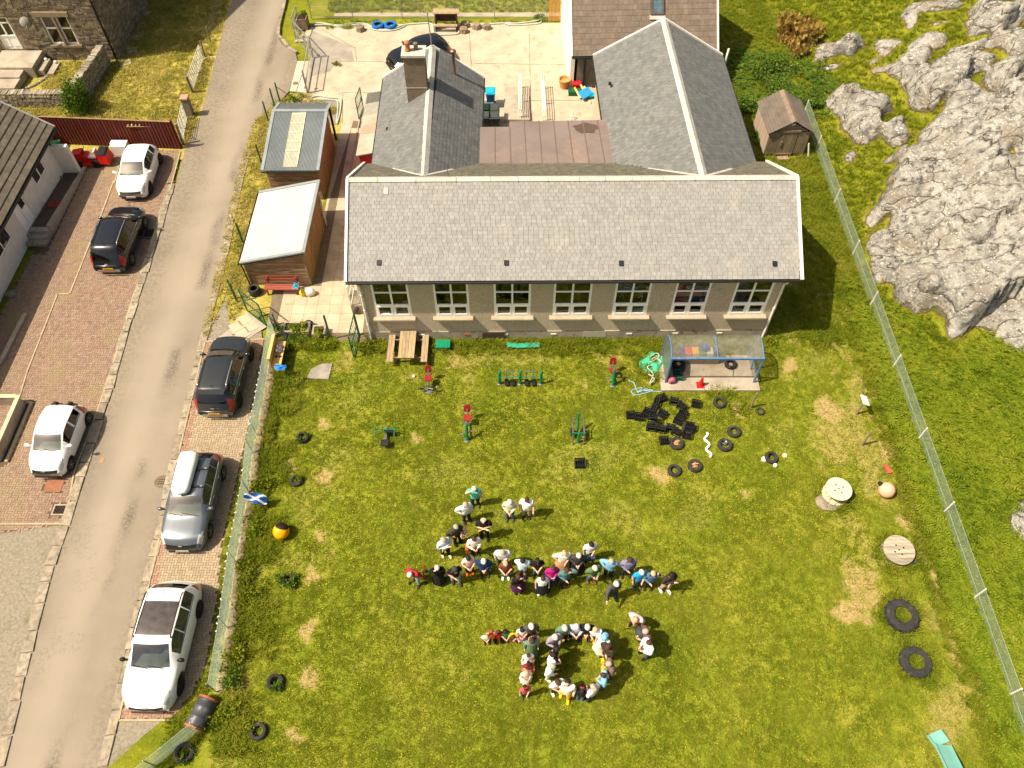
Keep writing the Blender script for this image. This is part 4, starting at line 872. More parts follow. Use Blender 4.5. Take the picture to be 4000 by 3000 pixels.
for i,(r,x,y,s)in enumerate((('E',100,1005,.26),('E',268,525,.2),('E',268,580,.2),('E',360,265,.16),('E',385,205,.15),('E',405,165,.14),('E',430,120,.15),('E',460,75,.16),('E',480,35,.14),('W',505,530,.2),('W',490,470,.26))):
 p=at(r,x,y);q=MB();q.ell((0,0,.08),(s,s*.8,s*.75),9,6);q.v=[(x_+rnd.uniform(-.03,.03),y_+rnd.uniform(-.03,.03),z_)for x_,y_,z_ in q.v];o=q.build('boulder',M_stonelight);o.location=p if i not in(1,2)else p+Vector((0,0,.1 if i==2 else .25))
 tag(o,['rounded grey boulder alone at the foot of the white wall','boulder on the upper step of the ramped path','pale boulder on the lowest step','stone at the doorway end of the row along the wall foot','second stone from the doorway in the wall foot row','third stone from the doorway in the wall foot row','stone midway along the wall foot row','stone below the bungalow window sill','stone just past the window sill in the row','stone at the far end of the wall foot row','upright flat stone leaning on the bungalow wall'][i],'stone','stones along the bungalow wall')
# ---- block paving
def paving(root,inside,cell,mats_fn,x0,x1,y0,y1,rot,singles,name='brick',z=.02):
 it=[];c,s=math.cos(rot),math.sin(rot);cx,cy=(x0+x1)/2,(y0+y1)/2;R_=int(math.hypot(x1-x0,y1-y0)/2/cell)+2
 I,J=np.meshgrid(np.arange(-R_,R_),np.arange(-R_,R_));r=(I-J)%4
 for kind,di,dj in((0,1,.5),(3,.5,1)):
  k=r==kind;u=(I[k]+di)*cell;v=(J[k]+dj)*cell;X=cx+u*c-v*s;Y=cy+u*s+v*c;ok=inside(X,Y)
  it+=[(x,y,kind)for x,y in zip(X[ok],Y[ok])]
 it.sort(key=lambda q:q[1]+abs(q[0])*.01);bufs={};ml={}
 for i,(x,y,kind)in enumerate(it):
  a,b=(cell*2,cell)if kind==0 else(cell,cell*2);m=mats_fn(x,y);g=.012
  if i<singles:
   key=(kind,m.name)
   if key not in ml:ml[key]=MB().box((0,0,z/2),(a-g,b-g,z)).mesh(name,m)
   o=piece(name,ml[key],root,(x,y,rnd.uniform(-.003,.003)),(rnd.uniform(-.008,.008),rnd.uniform(-.008,.008),rot))
  else:
   t=bufs.setdefault(m.name,(MB(),m))[0];h=z+rnd.uniform(-.004,.004);o=len(t.v);tx=rnd.uniform(-.002,.002)
   for dz in(0,h):
    for sx,sy in((-1,-1),(1,-1),(1,1),(-1,1)):
     u,v=sx*(a-g)/2,sy*(b-g)/2;t.v.append((x+u*c-v*s,y+u*s+v*c,dz+(tx*sx if dz else 0)))
   t.f+=[(o+4,o+5,o+6,o+7),(o,o+1,o+5,o+4),(o+1,o+2,o+6,o+5),(o+2,o+3,o+7,o+6),(o+3,o,o+4,o+7)];t.m+=[0]*5
 for t,m in bufs.values():tag(t.build(name,m,root),kind='stuff')
M_joint=mat('joint_sand',S(96,78,60),S(74,60,48),scale=8)
BRW=[(p.x,p.y)for p in BR];drive=BRW+[(-19.6,37.4),(-25.0,37.4),(-25.2,12.6)]
DR=sheet('brick_drive',drive,.004,M_joint);holes_=[(-25.6,-24.3,29,36.2)]
gr1=at('M',470,1100);gr2=at('M',520,1310);gr3=at('E',1290,470)
def in_drive(X,Y):
 k=inpoly(drive,X-.02,Y)
 for a,b,c,d in holes_:k&=~((X>a)&(X<b)&(Y>c)&(Y<d))
 for g,w_,h_ in((gr1,.42,.36),(gr2,.36,.32),(gr3,.4,.42)):k&=~((abs(X-g.x)<w_)&(abs(Y-g.y)<h_))
 k&=~((X>-22.02)&(X<-21.62)&(Y>16.4)&(Y<19.8));return k
paving(DR,in_drive,.105,lambda x,y:M_brickd,-25.3,-17.8,12,37.5,R(0),300)
bayL=[at('N',322,1296),at('N',610,0),at('O',742,500)];bay=[(p.x,p.y)for p in bayL]+[tuple(at('O',1598,468))[:2],tuple(at('O',1410,1600))[:2],tuple(at('M',1925,1600))[:2],tuple(at('N',1085,280))[:2],tuple(at('N',1000,850))[:2],tuple(at('N',900,1080))[:2],tuple(at('N',800,1200))[:2],tuple(at('N',690,1290))[:2]]
BY_=sheet('brick_parking_bay',bay,.012,M_joint);BY_lx=lambda y:bayL[0].x+(bayL[2].x-bayL[0].x)*(y-bayL[0].y)/(bayL[2].y-bayL[0].y)
paving(BY_,lambda X,Y:inpoly(bay,X-.03,Y)&inpoly(bay,X+.03,Y),.105,lambda x,y:M_brickr if(x-BY_lx(y)<.3 or y>22.7 or y<6.55)else M_brickb,-14.9,-11,6,23.5,R(0),300,z=.024)
def edging(name,pts,w_=.07,z=.05,m=M_edge):
 q=MB()
 for a,b in zip(pts,pts[1:]):q.beam((a.x,a.y,z-.03),(b.x,b.y,z-.03),w_,.06)
 return tag(q.build(name,m),kind='structure')
edging('bay_edging',[bayL[0]+Vector((2.0,0,0)),bayL[0],bayL[1],bayL[2],at('O',1600,466)]);edging('drive_edging',[Vector((-25,BR[0].y-.02,0)),*BR])
edging('drive_line',[at('A',990,1590),at('A',1030,1440)],.06);edging('drive_line',[at('E',985,20),at('E',870,330),at('E',605,995),at('E',500,995),at('E',240,1659),at('M',150,410)],.07)
M_iron=mat('cast_iron',S(84,72,60),S(58,50,44),scale=6,metal=.3,rough=.6)
def grate(p,w_,h_,label,fr_=M_iron,bars=7):
 t=thing('drain_grate',label,'drain',p);q=MB()
 for x,y,sx,sy in((-w_/2+.03,0,.06,h_),(w_/2-.03,0,.06,h_),(0,-h_/2+.03,w_-.12,.06),(0,h_/2-.03,w_-.12,.06)):q.box((x,y,.022),(sx,sy,.03))
 q.build('frame',fr_,t);q=MB();q.box((0,0,.006),(w_-.1,h_-.1,.006));q.build('pit',M_dark,t)
 for k in range(bars):q=MB();x=-w_/2+.06+(k+.5)*(w_-.12)/bars;q.box((x,0,.022),(.022,h_-.12,.02),M=Matrix.Rotation(0,3,'Z'));q.build('bar',M_iron,t)
 return t
grate(gr2,.6,.5,'square iron drain grating with pale frame at the near corner of the brick drive',M_edge);g=grate(gr3,.62,.7,'dark square drain grating under the shadow of the black people carrier',mat('grate_frame',S(112,100,86),S(90,80,68)))
q=MB();q.box((0,0,.018),(.72,.62,.02));q.beam((-.36,.3,.031),(.36,-.3,.031),.02,.01);o=q.build('manhole_cover',mat('brick_red_cover',S(150,100,72),S(128,84,60),scale=3));o.location=gr1;tag(o,'red-brown square inspection cover in front of the small white car','manhole cover')
p=at('M',1398,1065);t=thing('round_drain','round slotted iron gully cover set in the lane by the kerb','drain',p);q=MB();q.lathe([(.3,0),(.31,.016),(.24,.018),(.24,.008),(.0,.008)],24);q.build('cover',mat('gully_iron',S(128,110,88),S(98,84,68),scale=8),t)
for k in range(3):
 for j in range(3):q=MB();q.box((-.1+j*.1,-.1+k*.1,.012),(.075,.03,.012),rz=R(35));q.build('slot',M_dark,t)
p=at('M',880,880);q=MB();q.box((0,0,.008),(.17,.24,.014));o=q.build('hydrant_cover',mat('toby_cover',S(176,132,98),S(150,112,84)));o.location=p;tag(o,'small rusty orange cover plate set in the lane','utility cover')
p=at('B',342,722);q=MB();q.box((0,0,.03),(.3,.3,.02));o=q.build('utility_cover',mat('brown_cover',S(130,100,84),S(110,84,70)));o.location=p;tag(o,'small brown utility cover on the pale gateway slab','utility cover')
# ================================================================ sheds, shelter, fences, yard
M_clad=mat('larch_board',S(150,118,84),S(112,86,62),scale=2.4,detail=7,stretch=(.7,6,7),bump=.3,rndv=.16,dirt=(S(172,158,138),1.2,.5,.75))
M_ply=mat('ply_panel',S(150,116,78),S(124,94,62),scale=1.5,stretch=(3,3,.5),bump=.1,rndv=.08);M_sheetg=mat('grey_sheet',S(114,120,121),S(100,106,108),scale=1,rough=.45,spec=.4)
M_sheetw=mat('white_sheet',S(206,198,178),S(192,184,164),scale=.8,rough=.8,dirt=(S(190,180,156),1.2,.6,.85));M_trimg=mat('grey_trim',S(140,146,150),S(124,130,134),scale=2,rough=.5)
M_green=mat('green_powdercoat',S(16,92,62),S(12,72,50),scale=4,rough=.4,spec=.5);M_galv=MATS['galvanised'];M_wood=mat('grey_wood',S(150,132,106),S(112,98,78),scale=2.5,detail=7,stretch=(6,6,.7),bump=.3,rndv=.14)
M_woody=mat('weathered_plank',S(176,152,118),S(138,118,90),scale=2.5,detail=7,stretch=(6,.8,6),bump=.3,rndv=.12)
def corrugated(name,m,parent,P0,U,V,L,W_,pitch=.09,amp=.014,inset=0):
 """wave runs across U, ridges lie along V"""
 P0=Vector(P0);U=Vector(U).normalized();V=Vector(V).normalized();N=U.cross(V).normalized();mb=MB();n=int(L/pitch*4);vs=[];fs=[]
 for i in range(n+1):
  s=L*i/n;h=amp*math.sin(2*math.pi*s/pitch)
  for t in(0,W_):vs.append(P0+U*s+V*t+N*h)
 for i in range(n):fs.append((2*i,2*i+2,2*i+3,2*i+1))
 mb.add(vs,fs);return mb.build(name,m,parent)
def planks_wall(parent,p0,U,W_,z0,ztop,hb,m,th=.025,N=(0,-1,0)):
 """horizontal boards, one object each; ztop(s) gives the sloping head"""
 U=Vector(U).normalized();N=Vector(N);p0=Vector(p0);z=z0
 while z<max(ztop(0),ztop(W_))-.02:
  s0,s1=0,W_;zz=z+hb
  if ztop(0)<zz:s0=min(W_,W_*(zz-ztop(0))/max(1e-6,ztop(W_)-ztop(0)))if ztop(W_)>zz else W_
  if ztop(W_)<zz:s1=max(0,W_*(ztop(0)-zz)/max(1e-6,ztop(0)-ztop(W_)))if ztop(0)>zz else 0
  if s1-s0>.1:
   q=MB();q.beam(p0+U*s0+N*.012+Vector((0,0,z+hb/2)),p0+U*s1+N*.012+Vector((0,0,z+hb/2)),th,hb-.012);q.build('board',m,parent)
  z+=hb
# ---- white-roofed shed (nearer)
s2=thing('timber_shed','timber shed with bright cream corrugated lean-to roof, a red bench against it','shed',(-13.15,26.86,0));W2,D2=3.02,4.82;zl,zr=1.66,2.34
ST=lambda s:zl+(zr-zl)*s/W2
q=MB();q.add([(0,.03,0),(W2,.03,0),(W2,.03,zr),(0,.03,zl),(0,D2,0),(W2,D2,0),(W2,D2,zr),(0,D2,zl)],[(0,1,2,3),(5,4,7,6),(4,0,3,7),(1,5,6,2)]);q.build('wall',M_ply,s2)
planks_wall(s2,(0,0,0),(1,0,0),W2,.05,ST,.122,M_clad)
for k in range(4):q=MB();q.box((W2+.02,D2*(k+.5)/4,zr/2),(.03,D2/4-.02,zr-.04));q.build('panel',M_ply,s2)
q=MB()
for x in(.03,W2-.03):q.box((x,-.03,ST(x)/2),(.09,.05,ST(x)))
q.beam((W2+.045,.1,.1),(W2+.045,D2*.5,zr-.2),.04,.06);q.build('corner_post',M_wood,s2)
ov=.12;sl2=(zr-zl)/W2;zr0=lambda x:zl+.09+sl2*x
r2=corrugated('roof',M_sheetw,s2,(-ov,D2+.1,zr0(-ov)),(0,-1,0),(1,0,sl2),D2+.2,(W2+2*ov)*math.hypot(1,sl2),.076,.012)
q=MB()
for y in(-.12,D2+.12):q.beam((-ov,y,zr0(-ov)+.0),(W2+ov,y,zr0(W2+ov)+.0),.17,.08)
q.beam((W2+ov,-.2,zr0(W2+ov)),(W2+ov,D2+.2,zr0(W2+ov)),.16,.086);q.build('flashing',M_trimg,s2)
q=MB();q.tube([(-ov-.06,-.2,zr0(-ov)-.07),(-ov-.06,D2+.2,zr0(-ov)-.07)],.05,7);q.beam((-ov,-.17,zr0(-ov)-.09),(W2+ov,-.17,zr0(W2+ov)-.09),.03,.1);q.tube([(-.1,-.12,1.6),(-.05,-.1,.1)],.035,6);q.build('gutter',M_black,s2)
# ---- grey-roofed shed (further)
s1=thing('timber_shed','timber shed with grey corrugated roof and a strip of cream rooflights','shed',(-13.1,33.2,0));W1,D1=2.7,5.3;zf_,zb_=2.14,2.72;dR=4.1
q=MB();q.xprism([(0,0),(4.6,0),(4.6,zb_-.1),(dR,zb_-.06),(0,zf_-.04)],.02,W1-.02);q.build('wall',M_ply,s1,fixn=True);planks_wall(s1,(0,-.005,0),(1,0,0),W1,.05,lambda s:zf_,.122,M_clad)
for k in range(3):q=MB();q.box((W1+.005,.06+1.5*k+.72,1.05),(.03,1.46,2.05));q.build('panel',M_ply,s1)
q=MB();q.beam((W1+.04,.1,1.9),(W1+.04,3.6,.1),.04,.05);q.build('brace',M_wood,s1)
q=MB()
for x in(.05,W1+.0):q.box((x,D1-.1,1.15),(.11,.11,2.3))
q.build('porch_post',mat('dark_post',S(58,40,30),S(40,28,22)),s1)
e=.17;slf=(zb_-zf_)/dR;nn=math.hypot(1,slf)
ro1=corrugated('roof',M_sheetg,s1,(-e,-.2,zf_-.2*slf+.05),(1,0,0),(0,1,slf),W1+2*e,(dR+.2)*nn,.073,.012)
corrugated('rear_slope',M_sheetg,ro1,(-e,dR,zb_+.05),(1,0,0),(0,1,-.3),W1+2*e,1.3,.073,.012)
q=MB();q.beam((-e-.03,dR,zb_+.07),(W1+e+.03,dR,zb_+.07),.22,.03)
for x in(-e+.05,W1+e-.05):q.beam((x,-.2,zf_-.2*slf+.07),(x,dR,zb_+.07),.17,.03);q.beam((x,dR,zb_+.07),(x,dR+1.25,zb_-.3),.17,.03)
q.build('flashing',M_trimg,s1)
q=MB();q.tube([(-e,-.25,zf_-.04),(W1+e,-.25,zf_-.04)],.05,7);q.build('gutter',M_black,s1)
M_cream=mat('cream_rooflight',S(184,182,160),S(162,160,142),scale=2,rough=.35);xs0=.93
corrugated('rooflight',M_cream,ro1,(xs0,.02,zf_+.015*slf+.066),(1,0,0),(0,1,slf),.78,3.95*nn,.073,.012)
q=MB()
for k in range(5):y=1.15+k*.66;q.box((xs0+.36,y,zf_+y*slf+.09),(.66,.06,.025),M=Matrix.Rotation(math.atan(slf),3,'X'))
q.beam((xs0+.76,.2,zf_+.2*slf+.085),(xs0+.76,3.9,zf_+3.9*slf+.085),.05,.02);q.build('batten',mat('cream_batten',S(226,214,176),S(210,198,160)),ro1)
# ---- red store beside the west wing
rs=thing('red_store','low red board store with grey felt roof and a faded red patch','shed',(-8.4,34.9,0));RD=5.2
q=MB()
for z in range(12):q.box((.62,.02,.08+z*.14),(1.15,.03,.13))
for x in(.04,1.2):q.box((x,.0,.85),(.08,.06,1.7))
q.box((.62,-.012,.75),(1.08,.03,.09));q.beam((.1,-.012,.7),(1.1,-.012,.05),.03,.09);q.box((.02,RD/2,.85),(.05,RD,1.7));q.build('wall',mat('red_board',S(168,20,18),S(134,14,14),scale=3,bump=.2),rs)
M_feltg=mat('grey_felt',S(162,158,142),S(144,140,126),scale=1.2,bump=.15,bscale=60);h0,h1=1.72,2.05
def strip(y0,y1,m,nm,dz=0):q=MB();q.hexa([(-.14,y0,h0-.05),(1.5,y0,h1-.05),(1.5,y1,h1-.05),(-.14,y1,h0-.05),(-.14,y0,h0+dz),(1.5,y0,h1+dz),(1.5,y1,h1+dz),(-.14,y1,h0+dz)]);return q.build(nm,m,rs)
strip(-.12,.98,M_feltg,'felt_strip');strip(.98,2.1,M_feltg,'felt_strip',.006);strip(2.1,3.4,M_feltg,'felt_strip');strip(3.4,4.5,mat('grey_felt_dark',S(150,144,130),S(132,128,116)),'felt_strip',.007);strip(4.5,RD+.4,mat('ribbed_grey',S(140,138,128),S(120,118,110),scale=6),'felt_strip',-.05)
pr=[(-.12+.0,1.75),(.5,1.65),(1.3,1.7),(1.3,2.5),(.7,2.55),(.0,2.45),(-.12,2.2)];q=MB();q.add([(x,y,h0+(x+.14)*(h1-h0)/1.64+.02)for x,y in pr],[tuple(range(len(pr)))]);q.build('red_patch',mat('faded_red',S(214,112,92),S(226,150,128),scale=4,stretch=(.6,5,1)),rs)
# ---- paving beside the school and in front of the shed
M_slab=mat('paving_slab',S(190,172,146),S(168,150,126),scale=1.5,bump=.15,bscale=30,rndv=.07,dirt=(S(140,124,102),1.4,.55,.8))
pv=[(-12.0,26.9),(-12.0,26.2),(-11.9,24.15),(-8.65,23.3),(-6.8,23.2),(-6.8,30.9),(-7.3,30.9),(-7.3,40),(-8.5,40.1),(-9.6,40.2),(-10.1,33),(-10.0,26.9)];PAVE=sheet('paving',pv,.016,mat('slab_joint',S(120,106,86),S(100,88,72)))
sm=MB().box((0,0,0),(.595,.595,.03)).mesh('paving_slab',M_slab);k=0
for i in range(10):
 for j in range(29):
  x=-12.35+i*.605;y=23.4+j*.605
  if inpoly(pv,[x],[y])[0]and all(inpoly(pv,[x+a*.29],[y+b*.29])[0]for a in(-1,1)for b in(-1,1)):piece('paving_slab',sm,PAVE,(x,y,.022),(rnd.uniform(-.004,.004),rnd.uniform(-.004,.004),0));k+=1
kp=[at('F',360,705),at('F',540,832),at('F',460,880),at('F',370,945),at('E',2150,1375),at('E',1850,1400),at('E',2040,1250)]
PT=sheet('entrance_path',[(p.x,p.y)for p in kp],.014,M_conc)
for r,x,y in(('F',340,775),('F',400,830),('F',275,835),('F',330,890)):p=at(r,x,y);piece('paving_slab',sm,PT,(p.x,p.y,.016),(0,0,R(38)))
q=MB();q.box((-8.62+2.6-3.2,37.2,.04),(.08,7,.1));tag(q.build('path_kerb',M_conc),kind='structure')
# ---- bus-style shelter
sh_=thing('shelter','blue-framed shelter with curved clear plastic roof on a concrete base','shelter',(7.05,20.72,0));SW,SD,SH=4.05,1.55,1.92
M_blue=mat('blue_frame',S(92,128,166),S(76,108,146),scale=4,rough=.45,dirt=(S(150,150,140),5,.6,.8));M_poly=glassmat('clear_plastic',(.72,.70,.62,1),.06)
m,t,b=newmat('scuffed_plastic');P=t.pos();MATS['scuffed_plastic']=m;tr=t.new('ShaderNodeBsdfTransparent');tr.inputs[0].default_value=(.9,.89,.84,1);mx=t.new('ShaderNodeMixShader');b.inputs['Base Color'].default_value=S(160,156,142);b.inputs['Roughness'].default_value=.3
t.link(t.mapr(t.noise(P,1.6,6,.7),.3,.8,.10,.5),mx.inputs[0]);t.link(tr.outputs[0],mx.inputs[1]);t.link(b.outputs[0],mx.inputs[2]);t.link(mx.outputs[0],t.n['Material Output'].inputs[0]);M_scuff=m
arc=[(SD*.0+(-.05),SH)]+[(SD*(1-math.cos(a))*1.0,0)for a in()]
AR=[(-.02+SD*math.sin(a),SH-.0+.36*math.sin(2*a)*.9-(SH-1.35)*(1-math.cos(a))*1.0)for a in[i*math.pi/2/10 for i in range(11)]]+[(SD,.05)]
q=MB();q.box((SW/2,.55,.06),(SW+.45,2.0,.12));q.build('concrete_base',M_conc,sh_);q=MB();q.box((SW/2,.3,.135),(SW+.1,.02,.03));q.build('base_step',M_conc,sh_)
for x in(0,SW/2,SW):q=MB();q.tube([(x,y,z)for y,z in AR[:11]],.03,6);q.build('arch_rib',M_blue,sh_)
q=MB()
for x in(0,SW):q.beam((x,0,.1),(x,-.02,SH),.07,.07);q.beam((x,SD,.1),(x,SD,AR[10][1]),.06,.06)
q.beam((SW,.75,.12),(SW,.75,1.95),.05,.05);q.beam((SW,0,.6),(SW,SD,.6),.04,.06);q.build('post',M_blue,sh_)
q=MB();q.beam((-.03,-.02,SH),(SW+.03,-.02,SH),.07,.1);q.build('front_beam',M_blue,sh_)
for h in(0,1):
 q=MB();x0,x1=(.03,SW/2-.03)if h==0 else(SW/2+.03,SW-.03)
 for(a,b_),(c,d)in zip(AR[:11],AR[1:11]):q.quad((x0,a,b_+.03),(x1,a,b_+.03),(x1,c,d+.03),(x0,c,d+.03))
 q.build('roof_panel',M_scuff,sh_,smooth=True)
n=len(AR)
for x in(0,SW):q=MB();q.add([(x+.004,y,z)for y,z in AR]+[(x+.004,0,.15)],[tuple(range(n+1))]);q.build('end_panel',mat('grey_end_panel',S(104,112,104),S(84,90,84),rough=.3)if x==0 else M_scuff,sh_)
q=MB();q.quad((0,SD,.15),(SW,SD,.15),(SW,SD,1.4),(0,SD,1.4));q.build('back_panel',M_scuff,sh_)
# ---- small timber hut
hu=thing('wooden_hut','weathered wooden hut with brown felt gable roof and plank door by the wire fence','hut',(14.55,36.85,0),R(2));HW,HD=2.3,2.7;he,hr_=1.72,2.42
q=MB();q.add([(0,0,.15),(HW,0,.15),(HW,0,he),(HW/2,0,hr_-.05),(0,0,he),(0,HD,.15),(HW,HD,.15),(HW,HD,he),(HW/2,HD,hr_-.05),(0,HD,he)],[(0,1,2,3,4),(6,5,9,8,7),(5,0,4,9),(1,6,7,2)]);q.build('wall',M_dark,hu)
for k in range(11):
 z=.2+k*.15
 if k<10:
  for x0,x1 in((.0,.62),(1.62,HW)):q=MB();q.box(((x0+x1)/2,-.02,z+.07),(x1-x0-.01,.03,.142));q.build('board',M_wood,hu)
for k in range(20):q=MB();q.box((-.02,.06+k*.135,.95),(.03,.125,1.55));q.build('board',mat('silver_board',S(190,168,146),S(160,140,120),stretch=(6,6,.6),rndv=.12,bump=.2),hu)
for k in range(6):q=MB();q.box((HW/2,-.02,he+.07+k*.11),(max(.2,HW-.5-k*.38),.03,.1));q.build('board',M_wood,hu)
d=bpy.data.objects.new('door',None);COL.objects.link(d);d.parent=hu;d.location=(.64,-.04,.15)
for k in range(8):q=MB();q.box((.06+k*.12,0,.78),(.112,.03,1.56));q.build('plank',M_wood,d)
q=MB();q.box((.48,-.025,1.6),(1.15,.04,.12));q.box((.48,-.025,.06),(.9,.03,.1));q.build('ledge',M_wood,d);q=MB();q.box((.14,-.04,.8),(.1,.05,.3));q.build('latch',M_wood,d)
q=MB();q.box((HW/2,-.03,hr_-.22),(.22,.04,.1));q.build('plate',M_white,hu)
M_hfelt=mat('brown_felt',S(112,101,90),S(90,81,72),scale=2,stretch=(1,.8,1),rough=.95,bump=.2,bscale=40);an=(hr_-he)/(HW/2)
for sgn in(-1,1):
 q=MB();xm=HW/2;xe=xm+sgn*(HW/2+.16);ze=he-.16*an+.03
 nb=9
 for k in range(nb):
  f0,f1=k/nb,(k+1)/nb;a=Vector((xe+(xm-xe)*f0,-.14,ze+(hr_+.03-ze)*f0));b_=Vector((xe+(xm-xe)*f1,-.14,ze+(hr_+.03-ze)*f1));D_=Vector((0,HD+.28,0));u_=Vector((0,0,.03));w__=Vector((0,0,.012))
  q=MB();q.hexa([a,b_,b_+D_,a+D_,a+u_,b_+w__,b_+D_+w__,a+D_+u_]);q.build('felt_course',M_hfelt,hu)
for k in range(4):
 y=-.16+k*(HD+.3)/4;q=MB();L=(HD+.3)/4-.01
 q.hexa([(xm-.2,y,hr_-.06),(xm,y,hr_+.04),(xm,y+L,hr_+.04),(xm-.2,y+L,hr_-.06),(xm-.2,y,hr_-.03),(xm,y,hr_+.08),(xm,y+L,hr_+.075),(xm-.2,y+L,hr_-.035)]);q.hexa([(xm,y,hr_+.04),(xm+.2,y,hr_-.06),(xm+.2,y+L,hr_-.06),(xm,y+L,hr_+.04),(xm,y,hr_+.08),(xm+.2,y,hr_-.03),(xm+.2,y+L,hr_-.035),(xm,y+L,hr_+.075)]);q.build('ridge_cap',mat('pale_felt',S(136,118,100),S(116,100,84)),hu)
q=MB();q.box((1.05,-.35,.09),(.62,.3,.18));q.build('step',M_woody,hu);q=MB();q.box((HW/2,HD/2,.08),(HW-.3,HD-.3,.15));q.build('bearer',M_dark,hu);q=MB();q.beam((HW+.3,-.25,0),(HW+.1,-.05,.9),.1,.05);q.build('prop',M_white,hu)
# ---- fences
def chainlink(name,parent,p0,p1,z0,z1,m,sp=.07,r=.0035):
 p0=Vector(p0);p1=Vector(p1);L=(p1-p0).length;U=(p1-p0).normalized();H_=z1-z0;mb=MB();n=int((L+H_)/sp)
 for sg in(1,-1):
  for k in range(-int(H_/sp)-1,int(L/sp)+1):
   a=k*sp;s0,s1=max(a,0),min(a+H_,L)
   if s1-s0<.02:continue
   ta,tb=s0-a,s1-a
   if sg<0:ta,tb=H_-ta,H_-tb
   mb.tube([p0+U*s0+Vector((0,0,z0+ta)),p0+U*s1+Vector((0,0,z0+tb))],r,3,cap=False)
 for z in(z0+.03,(z0+z1)/2,z1):mb.tube([p0+Vector((0,0,z)),p1+Vector((0,0,z))],r*1.5,4,cap=False)
 return tag(mb.build(name,m,parent),kind='stuff')
M_link=mat('pale_green_wire',S(176,190,168),S(150,168,144),rough=.6);M_post=mat('grey_post',S(206,204,196),S(184,182,174),scale=3)
rf=thing('wire_fence','long chain-link fence on grey posts below the rock outcrop','fence',(17.68,-2.5,0));ys=[-2.5,.3,3.6,6.96,10.52,14.12,17.61,21.51,25.36,28.83,32.77,37.24,40.6]
for i,y in enumerate(ys):
 q=MB();q.tube([(0,0,-.05),(0,0,1.14)],.035,7);q.lathe([(.036,0),(.03,.02),(.0,.03)],7,(0,0,1.14));o=q.build('post',M_post,rf);o.location=(0,y+2.5,0)
 if i:chainlink('wire_mesh',rf,(0,ys[i-1]+2.5,0),(0,y+2.5,0),.02,1.12,M_link,.075,.0034)
lf=thing('chicken_wire_fence','leaning chicken-wire fence on thin posts along the parking bays','fence',(-11.2,23.2,0))
LP=[at('F',612,885),at('O',1645,1085),at('V',105,195),at('V',75,320),at('V',50,595),at('N',1225,100),at('N',1160,600),at('N',1080,1090)];LP2=[at('N',960,1375),at('N',620,1655),at('N',420,1820)]
M_lw=mat('wire_pale',S(190,204,184),S(170,186,166))
off=Vector((-11.2,23.2,0))
for seg in(LP,LP2):
 for i,p in enumerate(seg):
  p=p-off;q=MB();q.tube([p,p+Vector((-.03,0,1.3))],.018,6);q.build('post',M_galv,lf)
  if i:chainlink('wire_mesh',lf,seg[i-1]-off,p,.05,1.25,M_lw,.085,.0036)
q=MB()
for k in range(46):
 f=k/45;i=1+f*5.2;a=LP[int(i)].lerp(LP[min(7,int(i)+1)],i-int(i))-off
 if 10<k<24:continue
 q.box((a.x-.02,a.y,1.24+rnd.uniform(-.05,.02)),(.03,.07,.05),rz=rnd.uniform(0,3),jit=.02)
tag(q.build('torn_bunting',M_paper,lf),kind='stuff')
w_=thing('kerb_wall','rough low stone footing under the chicken-wire fence','wall',(-11.2,23.0,0));k=0;mes=[]
for j in range(6):q=MB();q.ell((0,0,.1),(.2,.26,.14),8,5);q.v=[(x+rnd.uniform(-.05,.05),y+rnd.uniform(-.05,.05),z)for x,y,z in q.v];mes.append(q.mesh('stone',mat('fence_stone',S(176,158,122),S(128,112,84),scale=4,bump=.8,bscale=16,rndv=.22,dirt=(S(70,60,44),4,.5,.7))))
for i in range(len(LP)-1):
 a,b=LP[i],LP[i+1];n=int((b-a).length/.36)
 for j in range(n):p=a.lerp(b,(j+.5)/n)-Vector((-11.2,23.0,0));piece('stone',mes[(i+j)%6],w_,(p.x+.12+rnd.uniform(-.03,.03),p.y,0),(0,0,rnd.uniform(-.3,.3)))
bl=thing('barrel','grey plastic drum with rusty ends lying under wire at the fence corner','barrel',at('N',950,1240,.34));bl.rotation_euler=(0,R(90),R(72));q=MB();q.lathe([(.0,-.52),(.3,-.52),(.34,-.46),(.33,-.2),(.35,-.17),(.33,-.14),(.33,.14),(.35,.17),(.33,.2),(.34,.46),(.3,.52),(0,.52)],20);q.build('drum',mat('drum_grey',S(84,84,86),S(60,60,64),rough=.4,scale=3,dirt=(S(150,146,140),3,.55,.7)),bl,smooth=True)
for z in(-.5,.5):q=MB();q.lathe([(.345,z-.04),(.36,z-.03),(.36,z+.03),(.345,z+.04)],20);q.build('rim',mat('rust_rim',S(168,92,62),S(130,70,48)),bl)
# green weldmesh fence, posts and gates
gf=thing('weldmesh_fence','dark green weldmesh fence on posts behind the timber sheds','fence',(-13.4,25.6,0));go=Vector((-13.4,25.6,0))
GP=[at('E',2052,1060),at('E',2100,545),at('F',335,105),at('X',55,810),at('X',115,410),at('X',178,290),at('X',225,235)];M_weld=mat('dark_green_wire',S(24,62,46),S(18,48,36))
def weld(parent,a,b,z0,z1,m=M_weld,sx=.11,sz=.22,r=.003):
 L=(b-a).length;U=(b-a).normalized();mb=MB()
 for k in range(int(L/sx)+1):p=a+U*min(L,k*sx);mb.tube([p+Vector((0,0,z0)),p+Vector((0,0,z1))],r,3,cap=False)
 z=z0
 while z<=z1:mb.tube([a+Vector((0,0,z)),b+Vector((0,0,z))],r,3,cap=False);z+=sz
 return tag(mb.build('wire_mesh',m,parent),kind='stuff')
for i,p in enumerate(GP):
 hh=1.35;q=MB();q.beam(p-go,p-go+Vector((0,0,hh)),.07,.07);q.build('post',M_green,gf)
 if i:weld(gf,GP[i-1]-go,p-go,.05,1.2)
